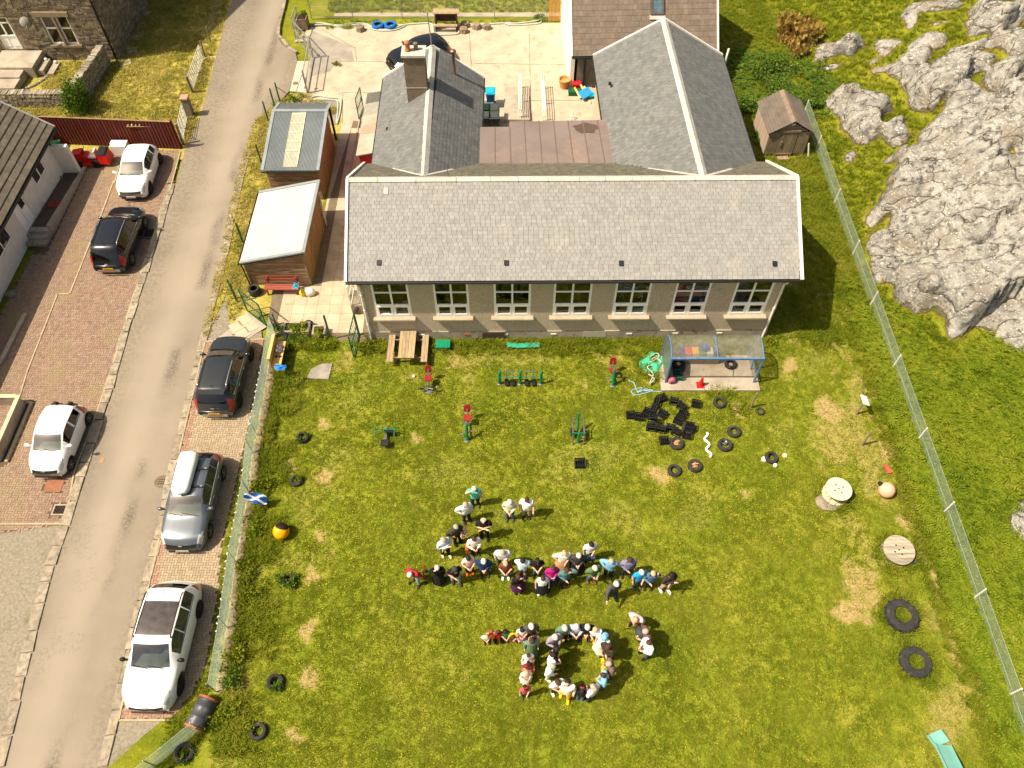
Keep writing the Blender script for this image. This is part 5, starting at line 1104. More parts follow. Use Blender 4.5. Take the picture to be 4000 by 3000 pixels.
q=MB();q.beam(at('E',2052,1060)-go+Vector((-.14,.2,0)),at('E',2052,1060)-go+Vector((-.14,.2,1.4)),.06,.06);q.build('post',M_green,gf);q=MB();p=GP[-1]-go;q.tube([p+Vector((0,0,1.1)),at('X',345,200)-go],.025,6);q.build('brace',M_galv,gf)
def mgate(label,p0,p1,h,m=M_green,bars=9,fr_=.05,cross=True,meshm=None,cat='gate',top1=None):
 p0=Vector(p0);p1=Vector(p1);d=p1-p0;L=d.length;t=thing('metal_gate',label,cat,p0,math.atan2(d.y,d.x));q=MB();h1=top1 or h
 for x,hh in((0,h),(L,h1)):q.beam((x,0,.06),(x,0,hh),fr_,fr_)
 q.beam((fr_/2,0,.09),(L-fr_/2,0,.09),fr_*.98,fr_);q.beam((fr_/2,0,h-fr_/2),(L-fr_/2,0,h1-fr_/2),fr_*.98,fr_)
 if cross:q.beam((fr_/2,0,h*.5),(L-fr_/2,0,h1*.5),fr_*.9,fr_)
 q.build('frame',m,t)
 if bars:
  for k in range(1,bars):q=MB();q.beam((L*k/bars,.0,.1),(L*k/bars,0,h-.05),.018,.018);q.build('bar',m,t)
 if meshm:weld(t,Vector((0,0,0)),Vector((L,0,0)),.1,h-.05,meshm)
 q=MB();q.box((L*.93,0,h*.5),(.14,.1,.18));q.build('lock_box',m,t)
 return t
mgate('green barred gate standing at the lane entrance of the paved yard',at('F',370,702),at('F',535,832),1.66);mgate('green mesh gate swung open onto the lawn by the school corner',at('F',1335,900),at('F',1290,1100),1.6,bars=7)
mgate('narrow green gate standing open beside the red store',at('X',960,405),at('X',1000,300),1.5,bars=5)
gp=thing('planter_fence','see-through mesh fence panel behind the stone planters','fence',at('F',640,870));a=at('F',640,870)*0;b=at('F',1090,940)-at('F',640,870);weld(gp,a,b,.1,1.2);q=MB();q.beam(a,a+Vector((0,0,1.3)),.06,.06);q.beam(b,b+Vector((0,0,1.75)),.08,.08)
q.beam(at('F',610,885)-at('F',640,870),at('F',610,885)-at('F',640,870)+Vector((0,0,1.25)),.06,.06);q.build('post',M_green,gp);q=MB();q.beam(at('F',1335,905)-at('F',640,870),at('F',1335,905)-at('F',640,870)+Vector((0,0,1.6)),.08,.08);q.build('gate_post',M_green,gp)
mgate('white barred side gate between the second shed and the path',(-10.2,32.0,0),(-9.95,33.1-2.0,0),1.5,M_white,bars=5)
mgate('galvanised yard gate leaf nearer the lane bend, casting a barred shadow',at('B',500,505),at('B',448,800),1.5,M_galv,bars=0,meshm=M_galv);mgate('galvanised yard gate leaf beyond the first, set diagonally',at('B',345,340),at('B',490,500),1.4,M_galv,bars=0,meshm=M_galv)
mgate('galvanised mesh panel between the planter box and the yard gates',at('B',380,235),at('B',345,335),1.5,M_galv,bars=0,meshm=M_galv,cat='fence panel')
q=MB();p=at('B',445,805);q.tube([p,p+Vector((0,0,1.6))],.05,8);q.tube([p+Vector((0,0,1.4)),at('B',325,850)],.025,6);tag(q.build('gate_post',M_galv),'round galvanised gate post with diagonal stay at the yard entrance','post')
ff=thing('field_fence','tall wire-mesh fence between the yard and the grass field behind','fence',at('B',500,160));fo=at('B',500,160);pts=[at('B',480,160),at('B',838,165),at('B',1265,165),at('B',1650,165),at('B',2062,165),at('C',300,175)]
for i,p in enumerate(pts):
 q=MB();q.tube([p-fo,p-fo+Vector((0,0,1.7))],.03,6);q.build('post',M_galv,ff)
 if i:chainlink('wire_mesh',ff,pts[i-1]-fo,p-fo,.05,1.65,M_galv,.14,.0035)
og=thing('slatted_gate','orange-brown slatted wooden gate against the white gable','gate',at('C',312,190));a=at('C',312,190);b=at('C',438,190)-a
for k in range(11):q=MB();q.box((b.x*(k+.5)/11,0,.85),(b.x/11-.025,.025,1.6));q.build('slat',mat('orange_slat',S(196,150,84),S(170,124,66),stretch=(6,6,.6),rndv=.1),og)
q=MB()
for z in(.35,1.35):q.box((b.x/2,.03,z),(b.x,.03,.08))
q.build('rail',MATS['orange_slat'],og)
# farm gates and posts along the garden
M_fgate=mat('white_metal',S(220,218,208),S(198,196,188),rough=.5)
def fgate(label,p0,p1,h):
 p0=Vector(p0);p1=Vector(p1);d=p1-p0;L=d.length;t=thing('field_gate',label,'gate',p0,math.atan2(d.y,d.x));q=MB()
 for x in(0,L):q.tube([(x,0,.12),(x,0,h)],.025,6)
 q.tube([(L/2,0,.12),(L/2,0,h)],.018,6);q.tube([(0,0,h),(L/2,0,.12),(L,0,h)],.015,5);q.build('frame',M_fgate,t)
 for k in range(7):q=MB();z=.12+(h-.12)*(k/6)**1.15;q.tube([(0,0,z),(L,0,z)],.02,6);q.build('bar',M_fgate,t)
fgate('longer white tubular field gate along the garden edge of the lane',(-20.1,46.6,0),(-20.0,43.3,0),1.05);fgate('shorter white tubular gate between the pink-capped pillar and the timber fence',(-19.65,40.3,0),(-19.4,38.2,0),1.1)
gl=['wooden stake furthest up the garden fence line','second wooden stake down the garden fence line','wooden gatepost at the far end of the longer white gate','thick grey gatepost at the near end of the longer white gate','low leaning stake behind the pink-capped pillar','broad wooden post at the road end of the timber fence']
for i,(x,y,h,s)in enumerate(((-20.31,51.09,.85,.05),(-20.13,48.7,1.0,.05),(-20.1,46.95,1.05,.06),(-19.99,43.04,1.15,.09),(-19.75,41.7,.8,.05),(-19.34,37.99,1.36,.09))):
 q=MB();q.lathe([(s,-.05),(s*.95,h),(s*.6,h+.03),(0,h+.03)],8,(0,0,0),Matrix.Rotation(R(rnd.uniform(-4,4)),3,'X'));o=q.build('wooden_post',M_wood);o.location=(x,y,0);tag(o,gl[i],'post','posts along the garden of the stone house')
pl=thing('gate_pillar','dark brick gate pillar with pink flat cap beside the lane','pillar',(-19.55,40.75,0));q=MB();q.box((0,0,.6),(.36,.4,1.2));q.build('shaft',M_stone,pl);q=MB();q.box((0,0,1.24),(.44,.48,.08));q.build('cap',mat('pink_cap',S(196,140,120),S(176,124,106)),pl)
gw=thing('garden_wire_fence','thin wire fence strung on stakes along the garden','fence',(-20.2,47,0));q=MB()
for z in(.3,.55,.8):q.tube([(-.1,8,z),(0,0,z)],.006,4)
q.build('wire',M_galv,gw)
# ================================================================ cars
def paint(name,c,metal=0.0,rough=.3):return mat(name,c,tuple(x*.94 for x in c[:3])+(1,),rough=rough,scale=1.5,metal=metal,spec=.5,coat=.6,dirt=(tuple(min(1,x*.85+.02)for x in c[:3])+(1,),1.1,.6,.9))
M_cglass=glassmat('car_glass',(.62,.70,.66,1),.13);M_cdark=glassmat('tinted_glass',(.10,.11,.11,1),.05);M_tyre=mat('tyre_rubber',S(34,33,32),S(24,23,22),rough=.85,scale=8,bump=.3,bscale=60)
M_alloy=mat('alloy_rim',S(176,172,162),S(150,146,138),metal=.7,rough=.35);M_dalloy=mat('dark_rim',S(60,60,60),S(38,38,38),metal=.5,rough=.4);M_hl=mat('headlamp',S(214,214,206),S(170,172,168),rough=.12,spec=.8,scale=12)
M_tl=mat('tail_lamp',S(176,14,14),S(120,8,8),rough=.15,spec=.7,scale=10);M_seat=mat('car_seat',S(52,52,52),S(34,34,34));M_dash=mat('dashboard',S(118,122,112),S(88,92,86));M_trim=mat('black_trim',S(24,24,24),S(16,16,16),rough=.5)
M_chrome=mat('chrome',S(220,218,212),S(190,188,182),metal=.9,rough=.15);M_py=mat('yellow_plate',S(232,176,30),S(220,164,26));M_pw=mat('white_plate',S(226,224,216),S(216,214,206));M_ink=mat('plate_ink',S(16,16,16),S(12,12,12))
def smooth1(v,k):
 w_=np.ones(2*k+1)/(2*k+1)
 for _ in range(2):v=np.convolve(np.pad(v,k,mode='edge'),w_,'valid')
 return v
def plate(parent,text,x,z,sgn,m):
 t=bpy.data.objects.new('number_plate',None);q=MB();q.box((0,0,0),(.012,.5,.11));t=q.build('number_plate',m,parent);t.location=(x,0,z)
 cu=bpy.data.curves.new('plate_text','FONT');cu.body=text;cu.size=.1;cu.align_x='CENTER';cu.align_y='CENTER';cu.materials.append(M_ink);o=bpy.data.objects.new('plate_text',cu);COL.objects.link(o);o.parent=t
 o.location=(.008*sgn,0,0);o.rotation_euler=(R(90),0,R(90)if sgn>0 else R(-90));return t
def wheel(parent,x,y,r,sgn,rimm,spokes=5):
 w_=bpy.data.objects.new('wheel',None);COL.objects.link(w_);w_.parent=parent;w_.location=(x,y,r);MX=Matrix.Rotation(R(-90)*sgn,3,'X')
 q=MB();q.lathe([(r*.66,-.1),(r*.92,-.1),(r,-.07),(r,.07),(r*.93,.095),(r*.68,.1)],22,(0,0,0),MX);q.build('tyre',M_tyre,w_,smooth=True)
 q=MB();q.lathe([(r*.69,.06),(r*.69,.1),(r*.62,.1),(r*.6,.03),(0,.02)],22,(0,0,0),MX)
 for k in range(spokes):
  a=2*math.pi*k/spokes;c,s=math.cos(a),math.sin(a);p0=MX@Vector((r*.1*c,r*.1*s,.085));p1=MX@Vector((r*.64*c,r*.64*s,.09));q.beam(p0,p1,r*.15,.03,up=MX@Vector((0,0,1)))
 q.lathe([(r*.16,.06),(r*.15,.1),(0,.105)],10,(0,0,0),MX);q.build('rim',rimm,w_)
def car(label,F,R_,wf,L,W,H,wb,foh,col,xc,xh,xr0,xr1,zc,zr,side,win,rim=M_alloy,spokes=5,rails=None,roofglass=None,box=False,plates=(None,None),grillez=(.45,.66),group='parked cars',rwt=.72,nose=.74,tail=None,wr=.32,barsm=None,mirror=None,glass=M_cglass,bumper=None,spoiler=0,roofm=None):
 F=Vector(F);R_=Vector(R_);fd=(F-R_);fd.z=0;fd.normalize();left=Vector((-fd.y,fd.x,0));mid=(F+R_)/2;c=mid-left*side*(W/2-.1);c.z=0
 c+=fd*((L/2-foh)-wb/2)*0;xf=L/2-foh
 c=c-fd*(xf-wb/2)
 t=thing('car',label,'car',c,math.atan2(fd.y,fd.x),group)
 s=np.arange(0,L+.001,.05);n=len(s);g=lambda pts:np.interp(s,[p[0]for p in pts],[p[1]for p in pts])
 hl=zc-.14
 zt=g([(0,.42),(.03,.56),(.1,hl-.12),(.24,hl-.02),(.5,hl+.05),(xc-.1,zc),(xc+.03,zc+.03),(xh,H-.06),(xh+.35,H-.005),(xh+.8,H),(xr0-.5,H-.03),(xr0,H-.08),(xr1,zr),(L-.1,zr-.18),(L-.04,.55),(L,.42)])
 zb=g([(0,.40),(.05,.5),(.16,hl-.2),(.4,hl-.07),(xc,zc-.08),(xh,zc-.02),(xr0-.2,zc+.06),(xr1-.05,zr-.03),(L-.12,zr-.24),(L-.04,.5),(L,.40)])
 zt=smooth1(zt,2);zb=np.minimum(smooth1(zb,2),zt-.012);hw=W/2
 wbv=smooth1(g([(0,hw*nose),(.1,hw*.86),(.3,hw*.95),(.6,hw*.99),(1.0,hw),(L-1.0,hw),(L-.5,hw*.98),(L-.2,hw*.93),(L-.06,hw*.86),(L,hw*.78)]),2)
 wt=smooth1(g([(0,hw*nose*.9),(.15,hw*.80),(.5,hw*.86),(xc,hw*.83),(xh,hw*rwt),(xh+.8,hw*(rwt+.02)),(xr0,hw*(rwt-.02)),(xr1,hw*.76),(L-.1,hw*.78),(L,hw*.7)]),2)
 zs=g([(0,.3),(.15,.2),(.6,.2),(L-.6,.22),(L-.15,.26),(L,.34)]);zs=np.minimum(zs,zb-.05)
 arch=np.zeros(n)
 for ax in(foh,foh+wb):
  d=s-ax;ra=wr+.055;k=np.abs(d)<ra;arch[k]=np.maximum(arch[k],wr+np.sqrt(ra*ra-d[k]**2))
 G_=[]
 for i in range(n):
  cab=max(0,min(1,(zt[i]-zb[i]-.08)/.25));cr=.03+.03*cab;hr=zb[i]-zs[i]
  P=[(wbv[i]-.07,zs[i]),(wbv[i]-.01,zs[i]+hr*.28),(wbv[i],zs[i]+hr*.62),(wbv[i]-.015,zb[i]-.05*min(1,hr/.3)),(wbv[i]-.055,zb[i]),(wt[i],max(zb[i]+.006,zt[i]-cr)),(wt[i]*.9,zt[i]-cr*.42),(wt[i]*.5,zt[i]-cr*.1),(0,zt[i])]
  row=[]
  for j,(y,z)in enumerate(P):
   if j<=2 and arch[i]>z:z=min(arch[i]+.004*j,zb[i]-.06)
   row.append((L/2-s[i],y,z))
  G_.append(row)
 for i in range(n):
  k1=.2*max(0,1-s[i]/xc)+.11*min(1,s[i]/xc)*max(0,1-max(0,s[i]-xh)/1.2);k2=.16*max(0,1-(L-s[i])/1.2)
  G_[i]=[(x-(k1-k2)*(min(1,abs(y)/hw))**2.4,y,z)for x,y,z in G_[i]]
 NC=9;buckets={}
 def put(key,quad):buckets.setdefault(key,[]).append(quad)
 for i in range(n-1):
  sm=(s[i]+s[i+1])/2
  for j in range(NC-1):
   key='body';hgt=G_[i][5][2]-G_[i][4][2]
   if j>=6 and xc+.02<sm<xh-.02:key='windscreen'
   elif j>=6 and xr0+.06<sm<xr1:key='rear_window'
   elif j==4:
    for k,(a,b)in enumerate(win):
     if a<sm<b and hgt>.08:key='side_window%d'%k
    if .12<sm<.5 and key=='body':key='headlight'
   elif j==3 and .1<sm<.36 or j==5 and .08<sm<.42:key='headlight'
   if j in(2,3,4)and L-(tail or .34)<sm<L-.06 and key=='body':key='tail_light'
   if j>=6 and grillez[0]<zt[i]<grillez[1]and sm<.4:key='grille'
   if roofglass and j>=6 and roofglass[0]<sm<roofglass[1]:key='sunroof'
   if roofm and j>=5 and xh-.02<=sm<=xr0+.02 and key=='body':key='roof_panel'
   for sg in(1,-1):
    q=[G_[i][j],G_[i+1][j],G_[i+1][j+1],G_[i][j+1]];q=[(x,y*sg,z)for x,y,z in q]
    if sg<0:q=q[::-1]
    put((key,sg if key.startswith(('side','head','tail'))else 0),q)
 for i,rev in((0,False),(n-1,True)):
  row=G_[i];loop=[(x,y,z)for x,y,z in row]+[(x,-y,z)for x,y,z in row[-2::-1]];put(('body',0),loop if rev else loop[::-1])
 ms=dict(body=col,windscreen=glass,rear_window=M_cdark,headlight=M_hl,tail_light=M_tl,grille=M_trim,sunroof=mat('sunroof_glass',S(76,68,62),S(48,43,40),rough=.08,spec=.8,coat=.6),roof_panel=roofm)
 for(key,sg),qs in buckets.items():
  mb=MB();idx={}
  for q in qs:
   f=[]
   for v in q:
    kk=tuple(round(a,4)for a in v)
    if kk not in idx:idx[kk]=len(mb.v);mb.v.append(v)
    if not f or f[-1]!=idx[kk]:f.append(idx[kk])
   f=list(dict.fromkeys(f))
   if len(f)>2:mb.f.append(tuple(f));mb.m.append(0)
  nm='side_window' if key.startswith('side')else key
  mb.build(nm,ms.get(key,M_cdark),t,smooth=True)
    # underside, cabin, seats
 q=MB();q.box((0,0,.3),(L-.7,W-.34,.2));q.build('underbody',M_trim,t)
 q=MB();q.box((0,0,.4),(L-1.9,W-.3,.06));q.box((L/2-xc-.25,0,zc-.13),(.62,W-.38,.12));q.build('dashboard',M_dash,t)
 for x,y in((L/2-xh-.55,.36),(L/2-xh-.55,-.36),(L/2-xh-1.45,.32),(L/2-xh-1.45,-.32)):
  q=MB();q.box((x+.15,y,.6),(.5,.48,.14));q.box((x-.15,y,.86),(.14,.46,.55),M=Matrix.Rotation(R(-14),3,'Y'));q.ell((x-.25,y,1.2),(.05,.13,.09),8,5);q.build('seat',M_seat,t,smooth=False)
 q=MB();q.tube([(L/2-xh-.12+.12*math.cos(a),.36*(1 if True else-1)*-1+.18*math.sin(a),zc-.06+.1*math.cos(a))for a in[k*math.pi/5 for k in range(10)]],.015,5,closed=True);q.build('steering_wheel',M_trim,t)
 for x in(L/2-foh,L/2-foh-wb):
  for sg in(1,-1):wheel(t,x,sg*(W/2-.105),wr,sg,rim,spokes)
 for sg in(1,-1):
  x=L/2-xc-.32;q=MB();q.ell((x,sg*(W/2+.1),zc+.04),(.08,.12,.085),10,7);q.beam((x,sg*(W/2-.06),zc-.01),(x,sg*(W/2+.05),zc+.02),.07,.04);q.build('mirror',mirror or col,t,smooth=True)
  for a in((xc+.85,xc+1.75)if len(win)>1 and L>3.9 else(xc+1.0,)):q=MB();q.ell((L/2-a-.1,sg*(W/2+.005),zc-.16),(.1,.022,.022),8,5);q.build('door_handle',barsm or col,t,smooth=True)
  q=MB();q.beam((L/2-win[0][0]-.1,sg*(W/2-.035),zc-.04),(L/2-win[-1][1]+.1,sg*(W/2-.04),zc+.035),.022,.02);q.build('belt_trim',barsm or M_trim,t)
  if rails:q=MB();a,b=xh+.2,xr0-.15;y=W/2*(rwt-.03)*sg;q.tube([(L/2-a,y,H-.06),(L/2-a-.12,y,H+.03),(L/2-(a+b)/2,y,H+.045),(L/2-b+.12,y,H+.0),(L/2-b,y,H-.08)],.024,6);q.build('roof_rail',rails,t,smooth=True)
 q=MB();q.tube([(L/2-xc-.0,.55,zc+.045),(L/2-xc-.1,-.1,zc+.085)],.012,4);q.tube([(L/2-xc-.0,-.05,zc+.045),(L/2-xc-.1,-.6,zc+.085)],.012,4);q.build('wiper',M_trim,t)
 q=MB();q.tube([(L/2-xr0+.25,0,H-.06),(L/2-xr0+.1,0,H+.1)],.012,5);q.build('aerial',M_trim,t)
 q=MB();q.box((L/2-.01,0,.36),(.05,W*.6,.1));q.build('lower_grille',M_trim,t);q=MB();q.box((-L/2+.015,0,.42),(.05,W*.6,.12));q.build('bumper_trim',bumper or M_trim,t)
 for x,z in((L/2-.055,hl-.17),(-L/2+.06,zr-.2)):q=MB();q.box((x,0,z),(.02,.15,.05));q.build('badge',M_chrome,t)
 if plates[0]:plate(t,plates[0],L/2+.022,.42,1,M_pw)
 if plates[1]:plate(t,plates[1],-L/2-.016,.58,-1,M_py)
 if spoiler:q=MB();q.box((L/2-xr0-.08,0,H-.075),(.26,W*(rwt-.06),.03));q.build('spoiler',col,t)
 if box:
  for a in(xh+.35,xh+1.15):
   q=MB();q.beam((L/2-a,-W/2*rwt,H+.05),(L/2-a,W/2*rwt,H+.05),.07,.03);q.build('roof_bar',M_trim,t)
   q=MB();q.box((L/2-a,-W/2*rwt*.93*-1,H+.075),(.06,.1,.03));q.box((L/2-a,W/2*rwt*.93*-1,H+.075),(.06,.1,.03));q.build('bar_end',M_chrome,t)
  pr=[(0,.04),(.04,.25),(.2,.36),(1.5,.38),(1.8,.36),(1.9,.3),(1.92,.04)];mb=MB();rows=[]
  for xx,w_ in pr:
   hgt=.24 if .1<xx<1.88 else .16
   rows.append([(xx,-w_,.0),(xx,-w_,hgt*.55),(xx,-w_*.86,hgt),(xx,0,hgt*1.06),(xx,w_*.86,hgt),(xx,w_,hgt*.55),(xx,w_,0)])
  mb.v=[(L/2-xh+.05-x,-.15+y,H+.08+z)for r_ in rows for x,y,z in r_]
  for i in range(len(rows)-1):
   for j in range(6):mb.f.append((i*7+j,i*7+j+1,i*7+j+8,i*7+j+7));mb.m.append(0)
  for b_ in(0,(len(rows)-1)*7):mb.f.append(tuple(range(b_,b_+7)));mb.m.append(0)
  mb.build('roof_box',mat('roof_box_plastic',S(214,218,214),S(204,208,204),rough=.35),t,smooth=True,fixn=True)
 return t
WHITE=paint('white_car_paint',S(236,234,228));SLATE=paint('blue_grey_paint',S(92,98,106),.35,.3);DGREY=paint('dark_grey_paint',S(48,50,52),.3,.28);NAVY=paint('black_navy_paint',S(20,22,30),.2,.22);BLACK=paint('black_car_paint',S(18,18,19),.1,.22)
Pz=lambda x,y:at('p',x,y,.33)
car('large white estate SUV with dark panoramic roof glass, nearest the bottom',Pz(698,2679),Pz(773,2380),0,4.70,1.88,1.68,2.79,.92,WHITE,1.28,2.02,4.05,4.42,1.10,1.12,1,[(1.75,2.5),(2.56,3.35),(3.42,4.05)],M_dalloy,rails=M_trim,roofglass=(2.28,3.55),mirror=M_trim,rwt=.74,bumper=WHITE,wr=.35)
car('blue-grey hatchback with a pale roof box on its roof bars',Pz(814,2074),Pz(867,1847),0,4.36,1.82,1.48,2.65,.88,SLATE,1.2,1.92,3.62,4.12,1.02,1.06,1,[(1.6,2.4),(2.46,3.3),(3.36,3.75)],M_alloy,box=True,plates=('NU13 YZG',None),barsm=M_chrome,tail=.5)
car('dark grey SUV with silver roof rails parked at the head of the bays',Pz(977,1384),Pz(932,1565),0,4.36,1.84,1.60,2.63,.86,DGREY,1.15,1.9,3.75,4.14,1.08,1.1,-1,[(1.55,2.35),(2.42,3.2),(3.28,3.8)],M_dalloy,rails=M_chrome,plates=(None,'SL18 MVO'),barsm=M_chrome,spoiler=1,bumper=M_alloy,wr=.34)
car('black people carrier with silver roof rails on the red brick drive',Pz(563,867.5),Pz(511,1014),0,4.53,1.84,1.64,2.73,.9,NAVY,1.05,1.85,4.0,4.34,1.06,1.04,-1,[(1.5,2.35),(2.42,3.25),(3.32,4.05)],M_alloy,rails=M_chrome,plates=(None,'SM09 EPX'),barsm=M_chrome,bumper=M_alloy,rwt=.74)
car('white hatchback with black wheels parked in front of the timber fence',Pz(582,737),Pz(622,618),0,3.97,1.74,1.46,2.54,.78,WHITE,1.02,1.75,3.35,3.72,1.0,1.04,1,[(1.45,2.75),(2.85,3.3)],M_dalloy,plates=('SH63 ZWS',None),mirror=WHITE,bumper=M_trim)
car('small white city car with silver wheels parked beside the low ramp wall',Pz(270,1811),Pz(340,1633),0,3.44,1.63,1.47,2.34,.64,WHITE,.82,1.48,2.95,3.25,.99,1.02,1,[(1.2,2.02),(2.1,2.85)],M_alloy,tail=.46,rwt=.76,wr=.28)
fd=Vector((-4.27,-2.19,0)).normalized();cc=Vector((-5.95,46.25,0));sd=Vector((-fd.y,fd.x,0))
car('black car half hidden behind the chimney in the concrete yard',cc+fd*1.3+sd*.8,cc-fd*1.3+sd*.8,0,4.3,1.8,1.52,2.6,.86,BLACK,1.15,1.85,3.6,4.05,1.04,1.05,1,[(1.5,2.4),(2.46,3.3)],M_dalloy)
# ================================================================ playground, yard and garden things
def at2(r,x,y,z=0):return at(r,x,y,z)
M_gym=mat('gym_green',S(22,128,84),S(16,104,68),rough=.4,scale=4);M_gymg=mat('gym_grey',S(112,116,112),S(88,92,90),rough=.45,metal=.2);M_red=mat('red_seat',S(154,36,40),S(128,28,34),rough=.5,scale=3);M_rub=mat('black_plastic',S(36,36,38),S(24,24,26),rough=.55,scale=5)
GYM='outdoor gym machines on the lawn'
def gseat(t,p,tilt=0):
 q=MB();p=Vector(p);pr=[(-.14,-.15),(.14,-.15),(.17,-.02),(.15,.14),(.08,.18),(-.08,.18),(-.15,.14),(-.17,-.02)];q.prism(pr,-.025,.03);q.v=[tuple(p+Vector(v))for v in q.v];q.build('seat',M_red,t)
 q=MB();pr=[(-.13,0),(.13,0),(.16,.12),(.13,.34),(.06,.4),(-.06,.4),(-.13,.34),(-.16,.12)];n=len(pr);M_=Matrix.Rotation(R(-14),3,'X');o=p+Vector((0,.24,.1));vs=[o+M_@Vector((x,0,z))for x,z in pr]+[o+M_@Vector((x,.05,z))for x,z in pr];q.add(vs,[tuple(range(n)),tuple(range(2*n-1,n-1,-1))]+[(i,n+i,n+(i+1)%n,(i+1)%n)for i in range(n)]);q.build('backrest',M_red,t)
 q=MB();q.beam(p+Vector((0,.1,-.03)),p+Vector((0,.3,.3)),.05,.03);q.build('seat_bracket',M_gymg,t)
def press(label,p):
 t=thing('leg_press',label,'exercise machine',p,0,GYM);q=MB();q.tube([(0,0,0),(0,.12,.32),(0,.28,.46)],.045,8);q.build('stem',M_gymg,t);q=MB();q.tube([(-.42,-.06,.34),(-.36,-.12,.26),(-.06,-.02,.2),(.06,-.02,.2),(.36,-.12,.26),(.42,-.0,.34)],.028,6);q.build('foot_bar',M_gymg,t);q=MB();q.lathe([(.2,0),(.2,.02),(.06,.05)],12);q.build('base',M_gymg,t)
 for s in(-1,1):q=MB();q.box((s*.3,-.1,.3),(.16,.1,.03),rz=s*.2);q.build('foot_peg',M_rub,t)
 gseat(t,(0,.34,.5));return t
press('red-seated leg press machine with foot bar, nearest the picnic table',at('Q',718,322));
def bike(label,p,dy=.85):
 t=thing('exercise_bike',label,'exercise machine',p,0,GYM);q=MB();q.tube([(0,0,0),(0,.1,.5),(0,.22,.95),(0,.3,1.0)],[.075,.07,.055,.05],10);q.tube([(0,.08,.3),(0,dy,.2),(0,dy,.5)],.045,8);q.build('frame',M_gym,t);q=MB();q.lathe([(.13,0),(.13,.03),(.09,.06),(.06,.07)],14);q.build('base',M_gymg,t);q=MB();q.tube([(-.22,.42,1.0),(-.2,.28,1.02),(0,.26,1.02),(.2,.28,1.02),(.22,.42,1.0)],.02,6);q.build('handlebar',M_gymg,t)
 for s in(-1,1):q=MB();q.tube([(s*.06,.16,.42),(s*.16,.16,.42+s*.12)],.02,6);q.box((s*.23,.16,.42+s*.13),(.14,.09,.03));q.build('pedal',M_gymg,t)
 gseat(t,(0,dy,.52));return t
bike('red-seated exercise bike with green post in the middle of the lawn',at('Q',1050,755));bike('small red-topped green exercise bike left of the teal net heap',at('G',1312,1342),.5)
t=thing('air_walker','double air walker with three green posts and four black footplates','exercise machine',at('G',512,1325),0,GYM);xs_=[(at('G',x,1325)-at('G',512,1325)).x for x in(335,512,692)]
for x in xs_:q=MB();q.tube([(x,0,0),(x,0,.82),(x,.02,.9),(x,.0,.95)],[.065,.065,.06,.02],9);q.build('post',M_gym,t);q=MB();q.lathe([(.11,0),(.11,.03),(.07,.05)],10,(x,0,0));q.build('base',M_gymg,t)
q=MB();q.tube([(xs_[0],-.05,.62),(xs_[2],-.05,.62)],.025,6);q.build('hand_rail',M_gym,t)
for x in(-.62,-.33,.3,.6):q=MB();q.beam((x,.1,.12),(x,.1,.8),.05,.03);q.build('swing_arm',M_gymg,t);q=MB();q.box((x,-.02,.14),(.17,.36,.05));q.build('footplate',M_rub,t)
q=MB()
for x in(-.5,.45):q.tube([(x-.3,.1,.82),(x+.3,.1,.82)],.03,6);
q.build('axle',M_gymg,t)
t=thing('rowing_machine','green-framed rowing machine with square black seat','exercise machine',at('Q',350,760),0,GYM);q=MB()
for s in(-1,1):q.tube([(s*.42,-.1,.55),(s*.42,.25,.62),(s*.42,.62,.5)],.022,6)
q.tube([(-.42,.25,.6),(-.3,.3,.5),(.3,.3,.5),(.42,.25,.6)],.026,6);q.build('frame',M_gym,t);q=MB();q.beam((0,.45,.1),(0,-.3,.28),.09,.06);q.box((0,.38,.25),(.14,.14,.5));q.build('beam',M_gymg,t)
q=MB();q.prism([(-.15,-.44),(.15,-.44),(.17,-.3),(.17,-.12),(-.17,-.12),(-.17,-.3)],.3,.36);q.build('seat',M_rub,t);q=MB();q.box((.18,.3,.3),(.3,.2,.24));q.build('footrest',M_rub,t)
t=thing('cross_trainer','green cross trainer with grey arms and black foot pads','exercise machine',at('Q',2008,770),0,GYM);q=MB();q.tube([(0,0,0),(0,.02,.7),(0,.05,.76)],[.06,.06,.03],9);q.tube([(0,.5,.2),(-.02,.75,.95),(-.02,.8,1.1)],.05,8);q.tube([(-.3,.1,.62),(.3,.1,.62)],.03,6);q.build('frame',M_gym,t)
for s in(-1,1):q=MB();q.tube([(s*.24,-.12,.05),(s*.24,.1,.6),(s*.24,.5,.62),(s*.22,.75,.9)],.03,6);q.build('arm',M_gymg,t);q=MB();q.box((s*.25,.36,.3),(.16,.4,.06));q.build('footplate',M_rub,t)
